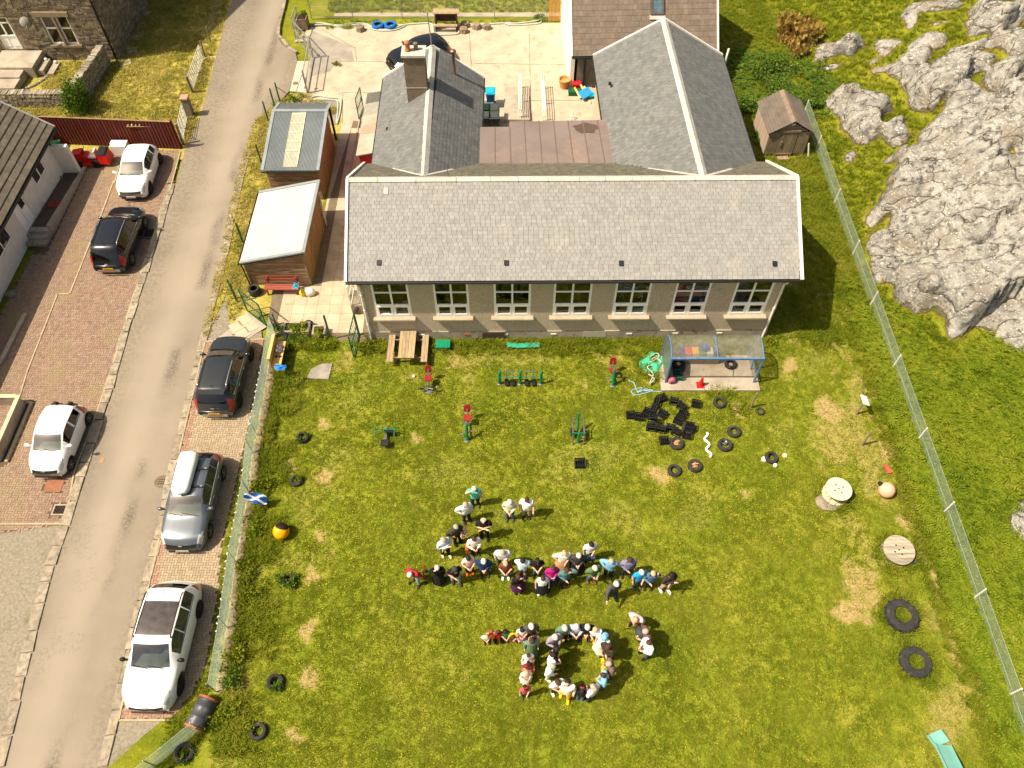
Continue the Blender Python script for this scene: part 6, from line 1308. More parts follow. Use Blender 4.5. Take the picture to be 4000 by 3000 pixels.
# crates
def crate_mesh():
 q=MB();a,b,h=.36,.3,.26
 for x,y,sx,sy in((-a/2,0,.02,b),(a/2,0,.02,b),(0,-b/2,a-.02,.02),(0,b/2,a-.02,.02)):
  for z,hz in((.02,.04),(h*.5,.035),(h-.03,.06)):q.box((x,y,z),(sx,sy,hz))
 for x in(-1,1):
  for y in(-1,1):q.box((x*a/2,y*b/2,h/2),(.035,.035,h))
 for k in range(5):q.box((-a/2+a*(k+.5)/5,0,.012),(.022,b,.02));
 for k in range(4):q.box((0,-b/2+b*(k+.5)/4,.013),(a,.02,.018))
 for k in range(1,4):q.box((-a/2+a*k/4,0,.11),(.012,b-.02,.16))
 for k in range(1,3):q.box((0,-b/2+b*k/3,.1105),(a-.02,.012,.158))
 return q.mesh('crate',M_rub)
cm=crate_mesh()
CR=[(405,790,20,0,'crate tilted at the top of the black crate ring'),(335,822,70,1,'crate on its side below the topmost ring crate, left flank'),(308,885,65,1,'crate on its side halfway down the left flank of the ring'),(275,912,60,0,'crate behind the left flank of the ring, half hidden'),(513,800,-15,1,'crate on its side at the upper right of the ring'),(588,848,-40,1,'crate on its side at the right shoulder of the ring'),(700,838,-15,0,'single crate standing apart between ring and loose tyre'),(137,935,2,0,'leftmost crate of the outlying pair'),(212,950,-8,0,'right-hand crate of the outlying pair'),(412,925,-35,0,'crate alone inside the crate ring'),(585,925,-30,0,'crate on the right side of the ring below the shoulder'),(548,982,-30,0,'crate above the silver crate, right side of ring'),(322,975,-8,1,'upper crate at the lower left corner of the ring'),(312,1022,-8,1,'bottom crate at the lower left corner of the ring'),(402,1038,-15,1,'crate in the middle of the ring bottom row'),(485,1030,-15,1,'crate right of the middle in the ring bottom row'),(538,1068,-30,1,'shiny crate at the right end of the ring bottom row'),(622,1108,-15,0,'crate leaning below the crate-topped tyre'),(427,1155,5,0,'crate touching the tyre that holds planks')]
for i,(x,y,a,side,lab)in enumerate(CR):
 o=bpy.data.objects.new('crate',cm);COL.objects.link(o);p=at('H',x,y+10);o.location=p+Vector((0,0,.3 if i in(12,)else 0));o.rotation_euler=(0,0,R(a))if not side else(R(88),0,R(a));o.location.z+=.15 if side else 0;tag(o,'black plastic '+lab,'crate','black plastic crates on the lawn')
o=bpy.data.objects.new('crate',cm);COL.objects.link(o);o.location=at('Q',2022,965);tag(o,'black plastic crate alone below the cross trainer','crate','black plastic crates on the lawn');o.scale=(1.15,)*3
o=bpy.data.objects.new('crate',cm);COL.objects.link(o);o.location=at('H',640,1060)+Vector((0,0,.19));o.rotation_euler=(0,0,R(-15));tag(o,'black plastic crate set on top of a tyre','crate','black plastic crates on the lawn')
# tyres
M_tyo=mat('old_tyre',S(58,56,53),S(38,37,36),rough=.9,scale=5,bump=.3,bscale=40,dirt=(S(104,96,84),3,.58,.8));M_tyblue=mat('blue_tyre',S(20,104,176),S(14,84,150),rough=.6)
def tyre(label,p,Ro=.3,wd=.19,m=M_tyo,tilt=(0,0),group='old tyres on the lawn',lugs=0,sink=0,hole=.56):
 q=MB();pr=[(Ro*hole,0.02),(Ro*(hole+.1),0),(Ro*.9,.0),(Ro,wd*.22),(Ro,wd*.78),(Ro*.9,wd),(Ro*(hole+.1),wd),(Ro*hole,wd-.02),(Ro*(hole+.06),wd*.75),(Ro*.86,wd*.7),(Ro*.86,wd*.3),(Ro*(hole+.06),wd*.25)]
 q.lathe(pr,26,closed=True);t=None
 if lugs:
  for k in range(lugs):a=2*math.pi*k/lugs;q.box((Ro*math.cos(a),Ro*math.sin(a),wd*(.3+.4*(k%2))),(.07,.05,wd*.5),rz=a+.5)
 o=q.build('tyre',m,None,smooth=False);o.location=Vector(p)+Vector((0,0,-sink));o.rotation_euler=(tilt[0],tilt[1],rnd.uniform(0,3));return tag(o,label,'tyre',group)
for(r,x,y,ro,lab,kw)in[('H',905,835,.29,'plain tyre left of the round wooden disc',{}),('H',1258,905,.21,'small crumpled tyre beside the leaning stake',dict(wd=.1)),('H',1030,1085,.3,'empty tyre between the wooden disc and the tyre holding pans',{}),('H',950,1200,.32,'tyre holding a saucepan and cutlery',{}),('H',535,1188,.31,'tyre holding planks beside a crate',{}),('H',692,1380,.31,'tyre holding offcuts, lower right of the bare patch',{}),('H',515,1420,.29,'empty tyre beside the round bare patch',{}),('H',1345,1310,.28,'tyre propped with two white discs beside it',dict(tilt=(.15,.1),sink=-.04)),('H',640,1055,.31,'tyre carrying a crate at the ring corner',{}),('H',995,515,.28,'tyre lying on the shelter floor',dict(sink=-.12)),('P',1135,1130,.62,'big tractor tyre with lugs on the right of the lawn',dict(wd=.34,lugs=30,hole=.5,tilt=(0,.05))),('P',1257,1530,.57,'big smooth lorry tyre below the tractor tyre',dict(wd=.3,hole=.5)),
                               ('V',425,205,.28,'tyre planter with weeds nearest the head of the bays',{}),('V',380,510,.28,'tyre planter with weeds below the first planter',{}),('N',1620,235,.26,'tyre planter hidden by a bushy plant',{}),('N',1515,1015,.3,'tyre planter with its back wall raised and weeds in front',dict(tilt=(.3,0),sink=-.06)),('N',1390,1385,.3,'tyre planter with a yellow-green sprig beside it',{}),('N',820,1545,.34,'tyre leaning in weeds beside the fence corner',dict(tilt=(.5,.2),sink=-.1)),
                               ('F',440,545,.3,'pale-rimmed tyre stack beside the red bench',dict(wd=.42)),('F',665,960,.34,'upper tyre of the stack beside the mud kitchen',dict(sink=-.15)),('F',680,1000,.34,'lower tyre of the stack beside the mud kitchen',{}),('F',1335,700,.3,'dark tyre leaning on the school corner',dict(tilt=(0,1.1),sink=-.2)),('F',905,835,.26,'tyre planted behind the stone trough',dict(tilt=(.8,0),sink=-.15))]:
 tyre(lab,at(r,x,y),ro,**kw)
for x,lab in((1055,'blue painted tyre holding a plant at the back of the yard'),(1163,'empty blue painted tyre at the back of the yard')):tyre(lab,at('B',x,235),.42,.26,M_tyblue,group='blue tyres in the yard')
def junk(label,p,kind):
 t=thing(kind,label,kind.replace('_',' '),p)
 return t
for r,x,y,lab in(('H',530,1172,'short planks heaped inside the tyre beside a crate'),('H',690,1365,'short planks heaped inside the lower right tyre')):
 t=thing('plank_heap',lab,'planks',at(r,x,y)+Vector((0,0,.02)))
 for k in range(5):q=MB();q.box((rnd.uniform(-.06,.06),-.12+k*.055,.05+.03*(k%3)),(rnd.uniform(.2,.3),.05,.03),rz=rnd.uniform(-.5,.5));q.build('plank',mat('tan_plank',S(190,140,96),S(166,118,78),rndv=.1),t)
t=thing('saucepan','steel saucepan and cutlery lying in a tyre','pan',at('H',945,1180)+Vector((0,0,.06)));q=MB();q.lathe([(.0,.0),(.12,.0),(.13,.1),(.12,.1),(.11,.02),(0,.02)],14);q.beam((.12,0,.09),(.34,-.04,.12),.03,.015);q.build('pan',M_chrome,t);q=MB();q.beam((-.1,.08,.1),(.14,.16,.14),.03,.01);q.build('spoon',M_chrome,t)
t=thing('wooden_disc','round slatted wooden disc lying on the grass','disc',at('H',1045,862));
for k in range(3):a=[-.24,-.08,.08,.24];q=MB();y0,y1=a[k]+.004,a[k+1]-.004;h=lambda y:math.sqrt(max(0,.0625-y*y));q.prism([(-h(y0),y0),(h(y0),y0),(.25 if k==1 else(h(y0)+h(y1))/2+.02,(y0+y1)/2),(h(y1),y1),(-h(y1),y1),(-(.25 if k==1 else(h(y0)+h(y1))/2+.02),(y0+y1)/2)],.08,.12);q.build('board',M_woody,t)
q=MB();q.lathe([(.2,0),(.2,.08)],16);q.build('core',M_wood,t)
for r,b,tp,lab,s in(('H',(1175,870),(1222,745),'leaning pale stake beside the crumpled tyre',.045),('S',(810,970),(905,838),'bare wooden post right of the worn ring in the grass',.05)):
 q=MB();q.lathe([(s,-.05),(s,.98),(s*.7,1.02),(0,1.03)],9,(0,0,0),Matrix.Diagonal((1,1,1.15)));o=q.build('wooden_post',M_wood);o.location=at(r,*b);tag(o,lab,'post')
t=thing('signpost','wooden post carrying a small tilted white board','sign',at('S',760,702));q=MB();q.lathe([(.05,-.05),(.05,1.05)],9);q.build('post',M_wood,t);q=MB();q.box((.0,0,1.1),(.34,.5,.03),M=Matrix.Rotation(R(25),3,'Y'));q.build('board',M_white,t)
q=MB();q.tube([(.0+.09*math.sin(k*.75),-.62+k*.062,.06)for k in range(21)],.055,8);o=q.build('wavy_pipe',M_white,smooth=True);o.location=at('H',803,1195);tag(o,'wavy white plastic pipe lying on the grass','pipe')
for r,x,y,rr,m,lab in(('H',1470,1285,.1,mat('cream_lid',S(232,220,160),S(220,206,140)),'pale yellow round lid on a stick'),('H',1387,1370,.085,M_white,'small white disc with dark dots by the propped tyre'),('H',1292,1318,.12,M_white,'white tub half under the propped tyre')):
 q=MB();q.lathe([(0,.0),(rr,0),(rr,.08),(rr*.8,.1),(0,.1)],16);o=q.build('lid',m);o.location=at(r,x,y);tag(o,lab,'lid')
q=MB();q.ell((0,0,.06),(.07,.07,.07),14,10);o=q.build('ball',M_white,smooth=True);o.location=at('Q',592,204);tag(o,'small white ball on the grass by the leg press','ball')
# cable reels
def reel(label,p,ro,h,mtop,stone=False,tilt=0):
 t=thing('cable_reel',label,'cable reel',p);t.rotation_euler=(tilt,0,R(-25));M=Matrix.Identity(3)
 for z in(h-.06,0.02):
  n=8
  for k in range(n):
   y0,y1=-ro+2*ro*k/n+.004,-ro+2*ro*(k+1)/n-.004;hh=lambda y:math.sqrt(max(0,ro*ro-y*y));ys=[y0+(y1-y0)*i/4 for i in range(5)];q=MB();q.prism([(hh(y),y)for y in ys]+[(-hh(y),y)for y in ys[::-1]],z,z+.05);q.build('plank',mtop,t)
 q=MB();q.lathe([(ro*.5,.06),(ro*.5,h-.06)],18);q.build('drum',M_wood,t)
 for k,(a,rr)in enumerate(((0,0),(.8,.2),(2.4,.2),(4.0,.2),(5.5,.2))):q=MB();q.lathe([(.035,h-.012),(.035,h-.006)],10,(rr*math.cos(a),rr*math.sin(a),0));q.build('bolt_hole',M_dark,t)
 return t
M_reel=mat('bleached_plank',S(220,208,178),S(186,172,142),scale=1.5,stretch=(.6,7,1),rndv=.05,dirt=(S(130,120,100),3,.66,.8));M_reel2=mat('grey_plank',S(184,170,144),S(112,104,94),scale=1.3,detail=7,stretch=(.5,8,1),rndv=.08)
reel('cream wooden cable reel on a flat stone, beside the pink buoy',at('S',575,1400,.1),.53,.55,M_reel);q=MB();q.ell((0,0,.05),(.6,.42,.12),9,5);o=q.build('flat_stone',M_stonelight);o.location=at('S',520,1470);tag(o,'flat rock under the edge of the cream cable reel','rock')
reel('grey streaked wooden cable reel leaning on a blue tub',at('P',1100,575),.6,.42,M_reel2,tilt=.1);t=thing('blue_tub','blue plastic tub under the rim of the grey cable reel','tub',at('P',1235,645));q=MB();q.lathe([(.12,0),(.15,.16),(.14,.16),(.11,.02),(0,.02)],14);q.build('tub',mat('blue_plastic',S(14,74,168),S(10,56,136),rough=.4),t)
def buoy(label,p,r_,m,m2):
 t=thing('buoy',label,'buoy',p);q=MB();q.ell((0,0,r_),(r_,r_,r_),24,16);q.build('shell',m,t,smooth=True);q=MB();n=10
 return t
M_pinkb=mat('pink_plastic',S(232,178,150),S(220,160,132),rough=.45,scale=1.5);M_yelb=mat('orange_plastic',S(244,170,10),S(232,150,8),rough=.35)
t=buoy('pale pink round buoy with black neck near the wire fence',at('S',1000,1390),.33,M_pinkb,M_dark);q=MB();q.lathe([(.1,0),(.07,.12),(0,.13)],10,(-.24,.2,.46),Matrix.Rotation(R(-60),3,'Y')@Matrix.Rotation(R(-30),3,'X'));q.build('neck',M_rub,t)
t=buoy('orange-yellow round buoy with a black cap by the left fence',at('V',283,885),.33,M_yelb,M_dark);q=MB();c=Vector((0,0,.33));n=22;vs=[];Mq=Matrix.Rotation(R(38),3,'X')@Matrix.Rotation(R(-28),3,'Y')
q.lathe([(.338*math.sin(a),.338*math.cos(a))for a in[R(52)*(1-k/6)for k in range(7)]],24,c,Matrix.Rotation(R(-40),3,'X')@Matrix.Rotation(R(14),3,'Y'));o=q.build('cap',mat('black_cap',S(40,28,22),S(26,20,18),rough=.6),t,smooth=True);o.data.flip_normals()
q=MB();q.box((0,0,.06),(.16,.42,.12),jit=.01);o=q.build('red_block',mat('red_block',S(190,92,72),S(164,74,58),scale=4));o.location=at('S',1030,1185);o.rotation_euler=(0,0,R(12));tag(o,'long dull red block lying near the wire fence','block')
q=MB();q.box((0,0,.07),(.46,.18,.14),jit=.01);o=q.build('red_block',MATS['red_block']);o.location=at('F',845,1000);tag(o,'red block in the weeds below the stone troughs','block')
q=MB();q.box((0,0,.05),(.5,.1,.06),jit=.02);o=q.build('orange_plank',mat('orange_plank',S(226,104,44),S(206,88,36)));o.location=at('HH',655,858);tag(o,'bright orange strip lying in the long grass below the hut','strip')
# slide in the bottom right corner
p0=at('T',815,462);p1=at('T',858,520,.08);p2=at('T',960,720,1.0);t=thing('slide','pale teal plastic slide chute entering from the bottom right corner','slide',p0);q=MB();L0=[Vector((0,0,.06)),p1-p0+Vector((0,0,.06)),p2-p0]
for a,b in zip(L0,L0[1:]):
 d=(b-a).normalized();sd=d.cross(Vector((0,0,1))).normalized()*.24;u=Vector((0,0,.13))
 q.add([a-sd,a+sd,b+sd,b-sd],[(0,1,2,3),(3,2,1,0)])
 for s in(-1,1):q.add([a+sd*s,b+sd*s,b+sd*s*1.12+u,a+sd*s*1.12+u,a+sd*s*1.2,b+sd*s*1.2],[(0,1,2,3),(3,2,5,4)])
q.build('chute',mat('teal_slide',S(124,176,164),S(108,160,150),rough=.4,scale=1.5),t);q=MB();b=p2-p0;q.beam((b.x,b.y,0),(b.x,b.y,1.0),.1,.4);q.build('support',M_gymg,t)
# picnic table etc
def picnic(label,p,L=1.6,dark=False,m=M_woody):
 t=thing('picnic_table',label,'picnic table',p)
 for k in range(5):q=MB();q.box((-.3+k*.15,0,.74),(.142,L,.04));q.build('plank',m,t)
 for s in(-1,1):
  for k in range(2):q=MB();q.box((s*(.72+k*.15),0,.44),(.142,L,.04));q.build('seat_plank',m,t)
 for y in(-L*.33,L*.33):
  q=MB();q.beam((-.85,y,.39),(.85,y,.39),.05,.09)
  for s in(-1,1):q.beam((s*.62,y+.05,0),(s*.25,y+.05,.72),.05,.09)
  q.build('leg_frame',M_wood,t)
 return t
picnic('pale wooden picnic table standing against the school wall',at('F',1763,1075)+Vector((0,.05,0)))
t=thing('picnic_bench','small roofed wooden bench table at the back of the yard','picnic table',at('B',1645,285));
for k in range(4):q=MB();q.box((0,.75+k*.16-.25,1.1),(1.75,.15,.04));q.build('plank',M_woody,t)
for k in range(2):q=MB();q.box((0,.12+k*.15,.42),(1.5,.13,.04));q.build('seat_plank',M_woody,t)
for x in(-.7,.7):q=MB();q.box((x,.6,.55),(.1,.5,1.1));q.box((x,.2,.2),(.1,.2,.4));q.build('leg_frame',mat('dark_timber',S(80,58,44),S(56,42,34)),t)
q=MB();q.box((0,.85,.62),(1.35,.04,.5));q.build('back_board',MATS['dark_timber'],t)
t=thing('sand_box','green plastic box with ribbed lid against the school wall','box',at('F',2060,1030));q=MB();q.box((0,.14,.12),(.62,.42,.24));q.build('tub',mat('green_plastic',S(24,138,100),S(18,116,84),rough=.45),t);q=MB();q.box((0,.14,.27),(.68,.48,.05))
for k in range(4):q.box((-.2+k*.13,.14,.3),(.05,.36,.02))
q.build('lid',MATS['green_plastic'],t)
q=MB()
for k in range(7):q.box((-.66+k*.22,rnd.uniform(-.03,.03),.14+rnd.uniform(-.02,.02)),(.24,.26,.05),rz=rnd.uniform(-.1,.1))
o=q.build('teal_mat',mat('teal_plastic',S(30,150,118),S(60,160,130),rough=.5));o.location=at('G',540,1008);tag(o,'flattened teal plastic strip half buried in tall grass','plastic strip')
# mud kitchen
t=thing('mud_kitchen','yellow wooden play kitchen with steel bowls by the chicken-wire fence','play kitchen',at('F',640,1180));M_yw=mat('yellow_wood',S(214,176,108),S(190,150,88),scale=2.5,stretch=(6,.8,6),bump=.15)
q=MB();q.box((.1,.35,.62),(.42,1.35,.05));q.build('worktop',M_yw,t);q=MB();q.box((-.16,.35,.72),(.05,1.42,.75));q.build('back_board',M_yw,t);q=MB();q.box((-.16,.35,1.1),(.14,1.46,.04));q.build('shelf',M_yw,t)
for x in(-.08,.28):
 for y in(-.28,.98):q=MB();q.box((x,y,.3),(.08,.08,.6));q.build('leg',M_yw,t)
for k in range(3):q=MB();q.box((.1,-.34+.05*0,.2+k*.14),(.42,.03,.1));q.build('slat',M_yw,t)
for y in(.65,.42):q=MB();q.lathe([(.0,.0),(.08,.01),(.15,.09),(.145,.09),(.07,.02),(0,.02)],14,(.1,y,.65));q.build('bowl',M_chrome,t)
q=MB();q.lathe([(.07,0),(.07,.01)],12,(.03,.12,.65));q.lathe([(.07,0),(.07,.01)],12,(.2,.12,.65));q.build('hotplate',M_rub,t)
def cloth(label,p,sx,sy,m,h=.12,name='cloth',cat='cloth',seed=1):
 n=12;vs=[];fs=[];rr=random.Random(seed)
 ph=[rr.uniform(0,6)for _ in range(6)]
 for i in range(n+1):
  for j in range(n+1):
   u,v=i/n*2-1,j/n*2-1;e=max(0,1-(u*u+v*v)*.8);vs.append((u*sx*(1+.18*math.sin(3*v+ph[0])),v*sy*(1+.2*math.sin(3.3*u+ph[1])),h*(e*(.7+.5*math.sin(5*u+ph[2])*math.sin(4*v+ph[3])))+.01))
 for i in range(n):
  for j in range(n):
   if rr.random()<.04 and(i in(0,n-1)or j in(0,n-1)):continue
   fs.append((i*(n+1)+j,(i+1)*(n+1)+j,(i+1)*(n+1)+j+1,i*(n+1)+j+1))
 q=MB();q.add(vs,fs);o=q.build(name,m,smooth=True);o.location=p;return tag(o,label,cat)
M_bcl=mat('blue_cloth',S(40,132,206),S(24,96,176),scale=8)
cloth('crumpled blue cloth draped on the play kitchen',at('F',655,1185,.7),.24,.16,M_bcl,.16,seed=3)
# slab, troughs, weeds
q=MB();q.prism([(-.66,-.42),(.36,-.46),(.42,.44),(-.1,.42),(-.52,.12)],0,.05);q.lathe([(.05,.05),(.05,.06)],8,(-.5,-.1,0));q.lathe([(.05,.05),(.05,.06)],8,(.24,.0,0));o=q.build('stone_slab',mat('grey_slab',S(150,142,130),S(118,112,104),scale=2,detail=8,bump=.3));o.location=at('F',1015,1220);tag(o,'broken grey slab with two holes lying in the grass','slab')
M_soil=mat('soil',S(70,52,36),S(48,36,26),scale=12,bump=1)
def trough(label,p,L,D_,H_):
 t=thing('stone_trough',label,'planter',p);q=MB()
 for x,y,sx,sy in((0,-D_/2,L,.08),(0,D_/2,L,.08),(-L/2+.04,0,.08,D_-.08),(L/2-.04,0,.08,D_-.08)):q.box((x,y,H_/2),(sx,sy,H_))
 q.build('trough',M_conc,t);q=MB();q.box((0,0,H_-.08),(L-.14,D_-.08,.04));q.build('soil',M_soil,t);return t
trough('longer concrete trough of yellow-green plants on the paving edge',at('F',808,880),1.25,.55,.42);trough('shorter concrete trough of leafy plants next to the longer one',at('F',1000,905),.62,.5,.42)
# red bench with bags
t=thing('bench','red-brown wooden bench against the timber shed wall','bench',at('F',675,570));M_rb=mat('red_brown_wood',S(150,74,58),S(124,58,46),scale=2,stretch=(.7,6,6),rndv=.08)
for k in range(3):q=MB();q.box((0,.1+k*.13,.44),(1.72,.122,.035));q.build('seat_plank',M_rb,t)
for k in range(2):q=MB();q.box((0,.56+k*.03,.62+k*.18),(1.72,.03,.13));q.build('back_plank',M_rb,t)
for x in(-.72,.72):q=MB();q.box((x,.08,.21),(.07,.07,.42));q.box((x,.52,.42),(.07,.07,.84));q.box((x,.3,.4),(.06,.4,.05));q.build('leg_frame',M_rb,t)
cloth('turquoise cloth hung over the bench back',at('F',785,480,.78),.13,.2,mat('turquoise_cloth',S(50,150,170),S(34,118,140),scale=9),.1,seed=5)
def sack(label,p,m,s,name):q=MB();q.ell((0,0,s*.7),(s*.8,s*.6,s*.8),10,8);q.v=[(x+.1*s*math.sin(9*z+5*y),y+.1*s*math.sin(8*x),z if z>.02 else 0)for x,y,z in q.v];o=q.build(name,m,smooth=True);o.location=p;return tag(o,label,'bag')
sack('crumpled yellow bag beside the red bench',at('F',855,560),mat('yellow_cloth',S(224,204,50),S(206,180,36),scale=8),.26,'yellow_bag');sack('white bag slumped at the shed corner',at('F',915,560),mat('white_bag',S(230,226,214),S(214,208,196),scale=4),.33,'white_bag')
# small white framed porch box at the west gable
t=thing('porch_frame','white-framed glazed plant shelf on a brick base at the school gable','cold frame',(-7.75,26.2,0));q=MB();q.box((.2,-.75,.3),(.6,1.0,.6));q.build('base',M_plinth,t);q=MB()
for y in(-1.25,-.1,1.1):
 for x in(-.06,.45):q.beam((x,y,.6),(x,y,1.9),.05,.05)
for x in(-.06,.45):
 for z in(.62,1.25,1.88):q.beam((x,-1.25,z),(x,1.1,z),.045,.045)
q.build('frame',M_white,t);q=MB();q.quad((-.06,-1.25,.6),(-.06,1.1,.6),(-.06,1.1,1.9),(-.06,-1.25,1.9));q.build('pane',M_pane,t)
def potplant(label,p,r_=.16,m=None):t=thing('plant_pot',label,'plant pot',p);q=MB();q.lathe([(.0,.0),(r_*.7,0),(r_,r_*1.5),(r_*1.1,r_*1.5),(r_*1.1,r_*1.7),(r_*.9,r_*1.7),(r_*.8,r_*1.2),(0,r_*1.2)],16);q.build('pot',m or M_rub,t);return t
potplant('black pot of bright green leaves at the school corner',at('F',1280,605));potplant('large empty terracotta pot against the white gable',at('C',450,755),.36,mat('tan_pot',S(206,150,92),S(186,130,76),scale=4))
# things in and round the shelter
t=thing('traffic_cone','red traffic cone standing at the front of the shelter floor','cone',at('H',742,675,.12));q=MB();q.box((0,0,.02),(.34,.34,.04));q.lathe([(.15,.03),(.13,.06),(.035,.62),(.02,.64),(0,.64)],18);q.build('cone',mat('cone_red',S(214,34,28),S(190,24,22),rough=.45),t)
o=bpy.data.objects.new('crate',cm);COL.objects.link(o);o.location=at('H',548,600,.13);o.scale=(1,1.5,1.1);o.data=cm.copy();o.data.materials.clear();o.data.materials.append(mat('teal_crate',S(46,98,84),S(34,78,66)));tag(o,'dark teal crate just inside the shelter','crate')
for r,x,y,m,rr,lab in(('H',542,468,M_white,.14,'white and red football inside the shelter'),('H',546,512,mat('grey_ball',S(190,186,176),S(120,116,110),scale=14),.12,'smaller speckled ball inside the shelter')):
 p=at(r,x,y,.3);q=MB();q.ell((0,0,0),(rr,rr,rr),14,10);o=q.build('ball',m,smooth=True);o.location=p+Vector((0,0,.15));tag(o,lab,'ball')
q=MB();q.box((0,0,.2),(.5,.8,.4));o=q.build('storage_box',M_rub);o.location=at('H',545,500,.12);tag(o,'dark storage box under the shelter end panel','box')
sack('blue and orange bag inside the shelter corner',at('H',490,650,.12),mat('orange_blue',S(240,110,20),S(24,60,150),scale=5),.24,'carry_bag')
bx=at('H',745,330,.9);t=thing('toy_shelf','low shelf of coloured boxes seen dimly through the shelter roof','shelf',(bx.x-.1,22.0,.12));cols=[S(30,60,150),S(190,60,50),S(210,150,60),S(70,120,80),S(180,180,180),S(40,40,44)]
q=MB();q.box((0,0,.25),(2.0,.5,.5));q.build('shelf',M_wood,t)
for k in range(6):q=MB();q.box((-.82+k*.33,0,.62),(.3,.4,.22));q.build('toy_box',mat('toy_box_%d'%k,cols[k],tuple(x*.7 for x in cols[k][:3])+(1,)),t)
q=MB();q.ell((.25,.05,.9),(.18,.18,.18),12,8);q.build('toy_ball',MATS['blue_plastic'],t,smooth=True)
# net and ropes
M_net=mat('teal_net',S(70,190,150),S(40,160,120),scale=18,bump=.6,bscale=50);M_rope=mat('pale_rope',S(188,192,176),S(150,156,144),scale=14,bump=.5,bscale=60);M_brope=mat('blue_rope',S(150,186,206),S(116,158,184),scale=14)
cloth('heaped teal fishing net beside the shelter',at('H',330,490),.55,.62,M_net,.3,'net','net',7)
def rope(label,r,pts,rad,m,z=.03,loops=0,name='rope'):
 P=[at(r,x,y)+Vector((0,0,z))for x,y in pts];c=P[0].copy();c.z=0;out=[]
 for i in range(len(P)-1):
  a,b=P[max(0,i-1)],P[i];d,e=P[i+1],P[min(len(P)-1,i+2)]
  for k in range(6):t=k/6;out.append(.5*((2*b)+(d-a)*t+(2*a-5*b+4*d-e)*t*t+(3*b-a-3*d+e)*t**3)-c)
 out.append(P[-1]-c);q=MB();q.tube(out,rad,6);o=q.build(name,m,smooth=True);o.location=c;return tag(o,label,'rope')
rope('grey rope coiled over the teal net heap','H',[(270,480),(350,420),(380,450),(300,500),(340,460),(400,500),(330,520),(280,540),(330,600),(300,680),(340,640),(290,600)],.03,M_rope,.2)
rope('tangled pale blue rope trailing on the grass','H',[(120,635),(170,660),(200,730),(290,700),(200,740),(240,700),(150,720),(170,760),(250,750),(330,720),(240,720),(400,730),(430,690)],.02,M_brope,.03)
rope('tangled red hose lying on the ramped path','W',[(430,770),(470,820),(530,780),(480,760),(440,800),(500,800),(540,765),(470,790),(430,815),(510,770)],.02,mat('red_hose',S(186,60,44),S(160,46,36)),.5)
rope('thick pale rope laid along the back edge of the yard','B',[(490,215),(560,205),(700,225),(850,210),(960,215),(1000,245),(1090,265),(1190,255),(1270,225),(1400,210),(1520,215),(1545,300),(1650,305),(1750,295),(1770,250),(2000,215),(2212,205)],.055,M_rope,.06)
rope('second strand of pale rope doubled along the yard edge','B',[(500,225),(600,220),(720,235),(860,222),(960,228),(990,255),(1080,272),(1200,265),(1290,232)],.05,M_rope,.06)
rope('looped end of pale rope by the slatted gate','C',[(-60,215),(80,205),(200,190),(250,175),(245,205),(180,215),(80,222),(-40,225)],.055,M_rope,.06)
rope('pale rope edging the small gravel bed by the grey-roofed shed','B',[(480,850),(540,835),(640,850),(730,860),(735,920),(720,1010),(700,1080)],.055,M_rope,.06);rope('inner rope strand round the small gravel bed','B',[(500,865),(640,868),(705,880),(708,960),(695,1070)],.05,M_rope,.06)
sheet('gravel_bed',poly(('B',490,860),('B',700,875),('B',690,1080),('B',560,1080)),.03,M_gravel)
# stumps, planter box, bins, ramp rails, toys in the yard
for i,(r,x,y,s)in enumerate((('B',905,265,.3),('B',1805,230,.3),('B',1795,280,.28),('B',1905,245,.3),('B',1995,250,.27))):
 q=MB();q.lathe([(s,0),(s*.95,.3),(s*.8,.34),(0,.34)],9);q.v=[(a+rnd.uniform(-.03,.03),b+rnd.uniform(-.03,.03),c)for a,b,c in q.v];o=q.build('log_stump',M_wood);o.location=at(r,x,y);tag(o,['log stump alone left of the blue tyres','log stump just right of the bench table, at the back','log stump in front of the one by the bench table','log stump second from the right along the rope','log stump furthest right along the rope'][i],'stump','log stumps in the yard')
t=thing('planter_box','square wooden planter with a leafy plant by the yard fence','planter',at('B',405,235));
for s in(-1,1):
 for k in range(4):q=MB();q.box((0,s*.38,.1+k*.19),(.8,.04,.18));q.build('plank',M_wood,t);q=MB();q.box((s*.38,0,.1+k*.19),(.04,.72,.18));q.build('plank',M_wood,t)
q=MB();q.box((0,0,.68),(.72,.72,.04));q.build('soil',M_soil,t)
def bin_(label,p,body,lid,rz=0,h=1.0,name='wheelie_bin'):
 t=thing(name,label,'bin',p,rz);q=MB();q.hexa([(-.2,-.24,.06),(.2,-.24,.06),(.2,.24,.06),(-.2,.24,.06),(-.27,-.33,h),(.27,-.33,h),(.27,.33,h),(-.27,.33,h)]);q.build('body',body,t);q=MB();q.box((0,.02,h+.03),(.6,.76,.06));q.box((0,-.02,h+.08),(.44,.5,.04));q.build('lid',lid,t)
 for s in(-1,1):q=MB();q.lathe([(.09,-.03),(.09,.03)],12,(s*.26,.26,.09),Matrix.Rotation(R(90),3,'Y'));q.build('wheel',M_rub,t)
 q=MB();q.tube([(-.22,.4,h-.02),(.22,.4,h-.02)],.025,6);q.build('handle',lid,t);return t
M_bb=mat('blue_bin',S(20,86,150),S(16,70,124),rough=.5);M_cy=mat('cyan_lid',S(40,170,200),S(30,150,182),rough=.4);M_gb=mat('grey_bin',S(72,78,76),S(58,62,62),rough=.5);M_dgb=mat('green_bin',S(20,52,34),S(14,40,28),rough=.5);M_glid=mat('green_lid',S(50,132,92),S(36,110,76),rough=.4)
bin_('blue wheelie bin with bright cyan lid behind the west wing',at('B',2030,915),M_bb,M_cy);BN='grey wheelie bins behind the school'
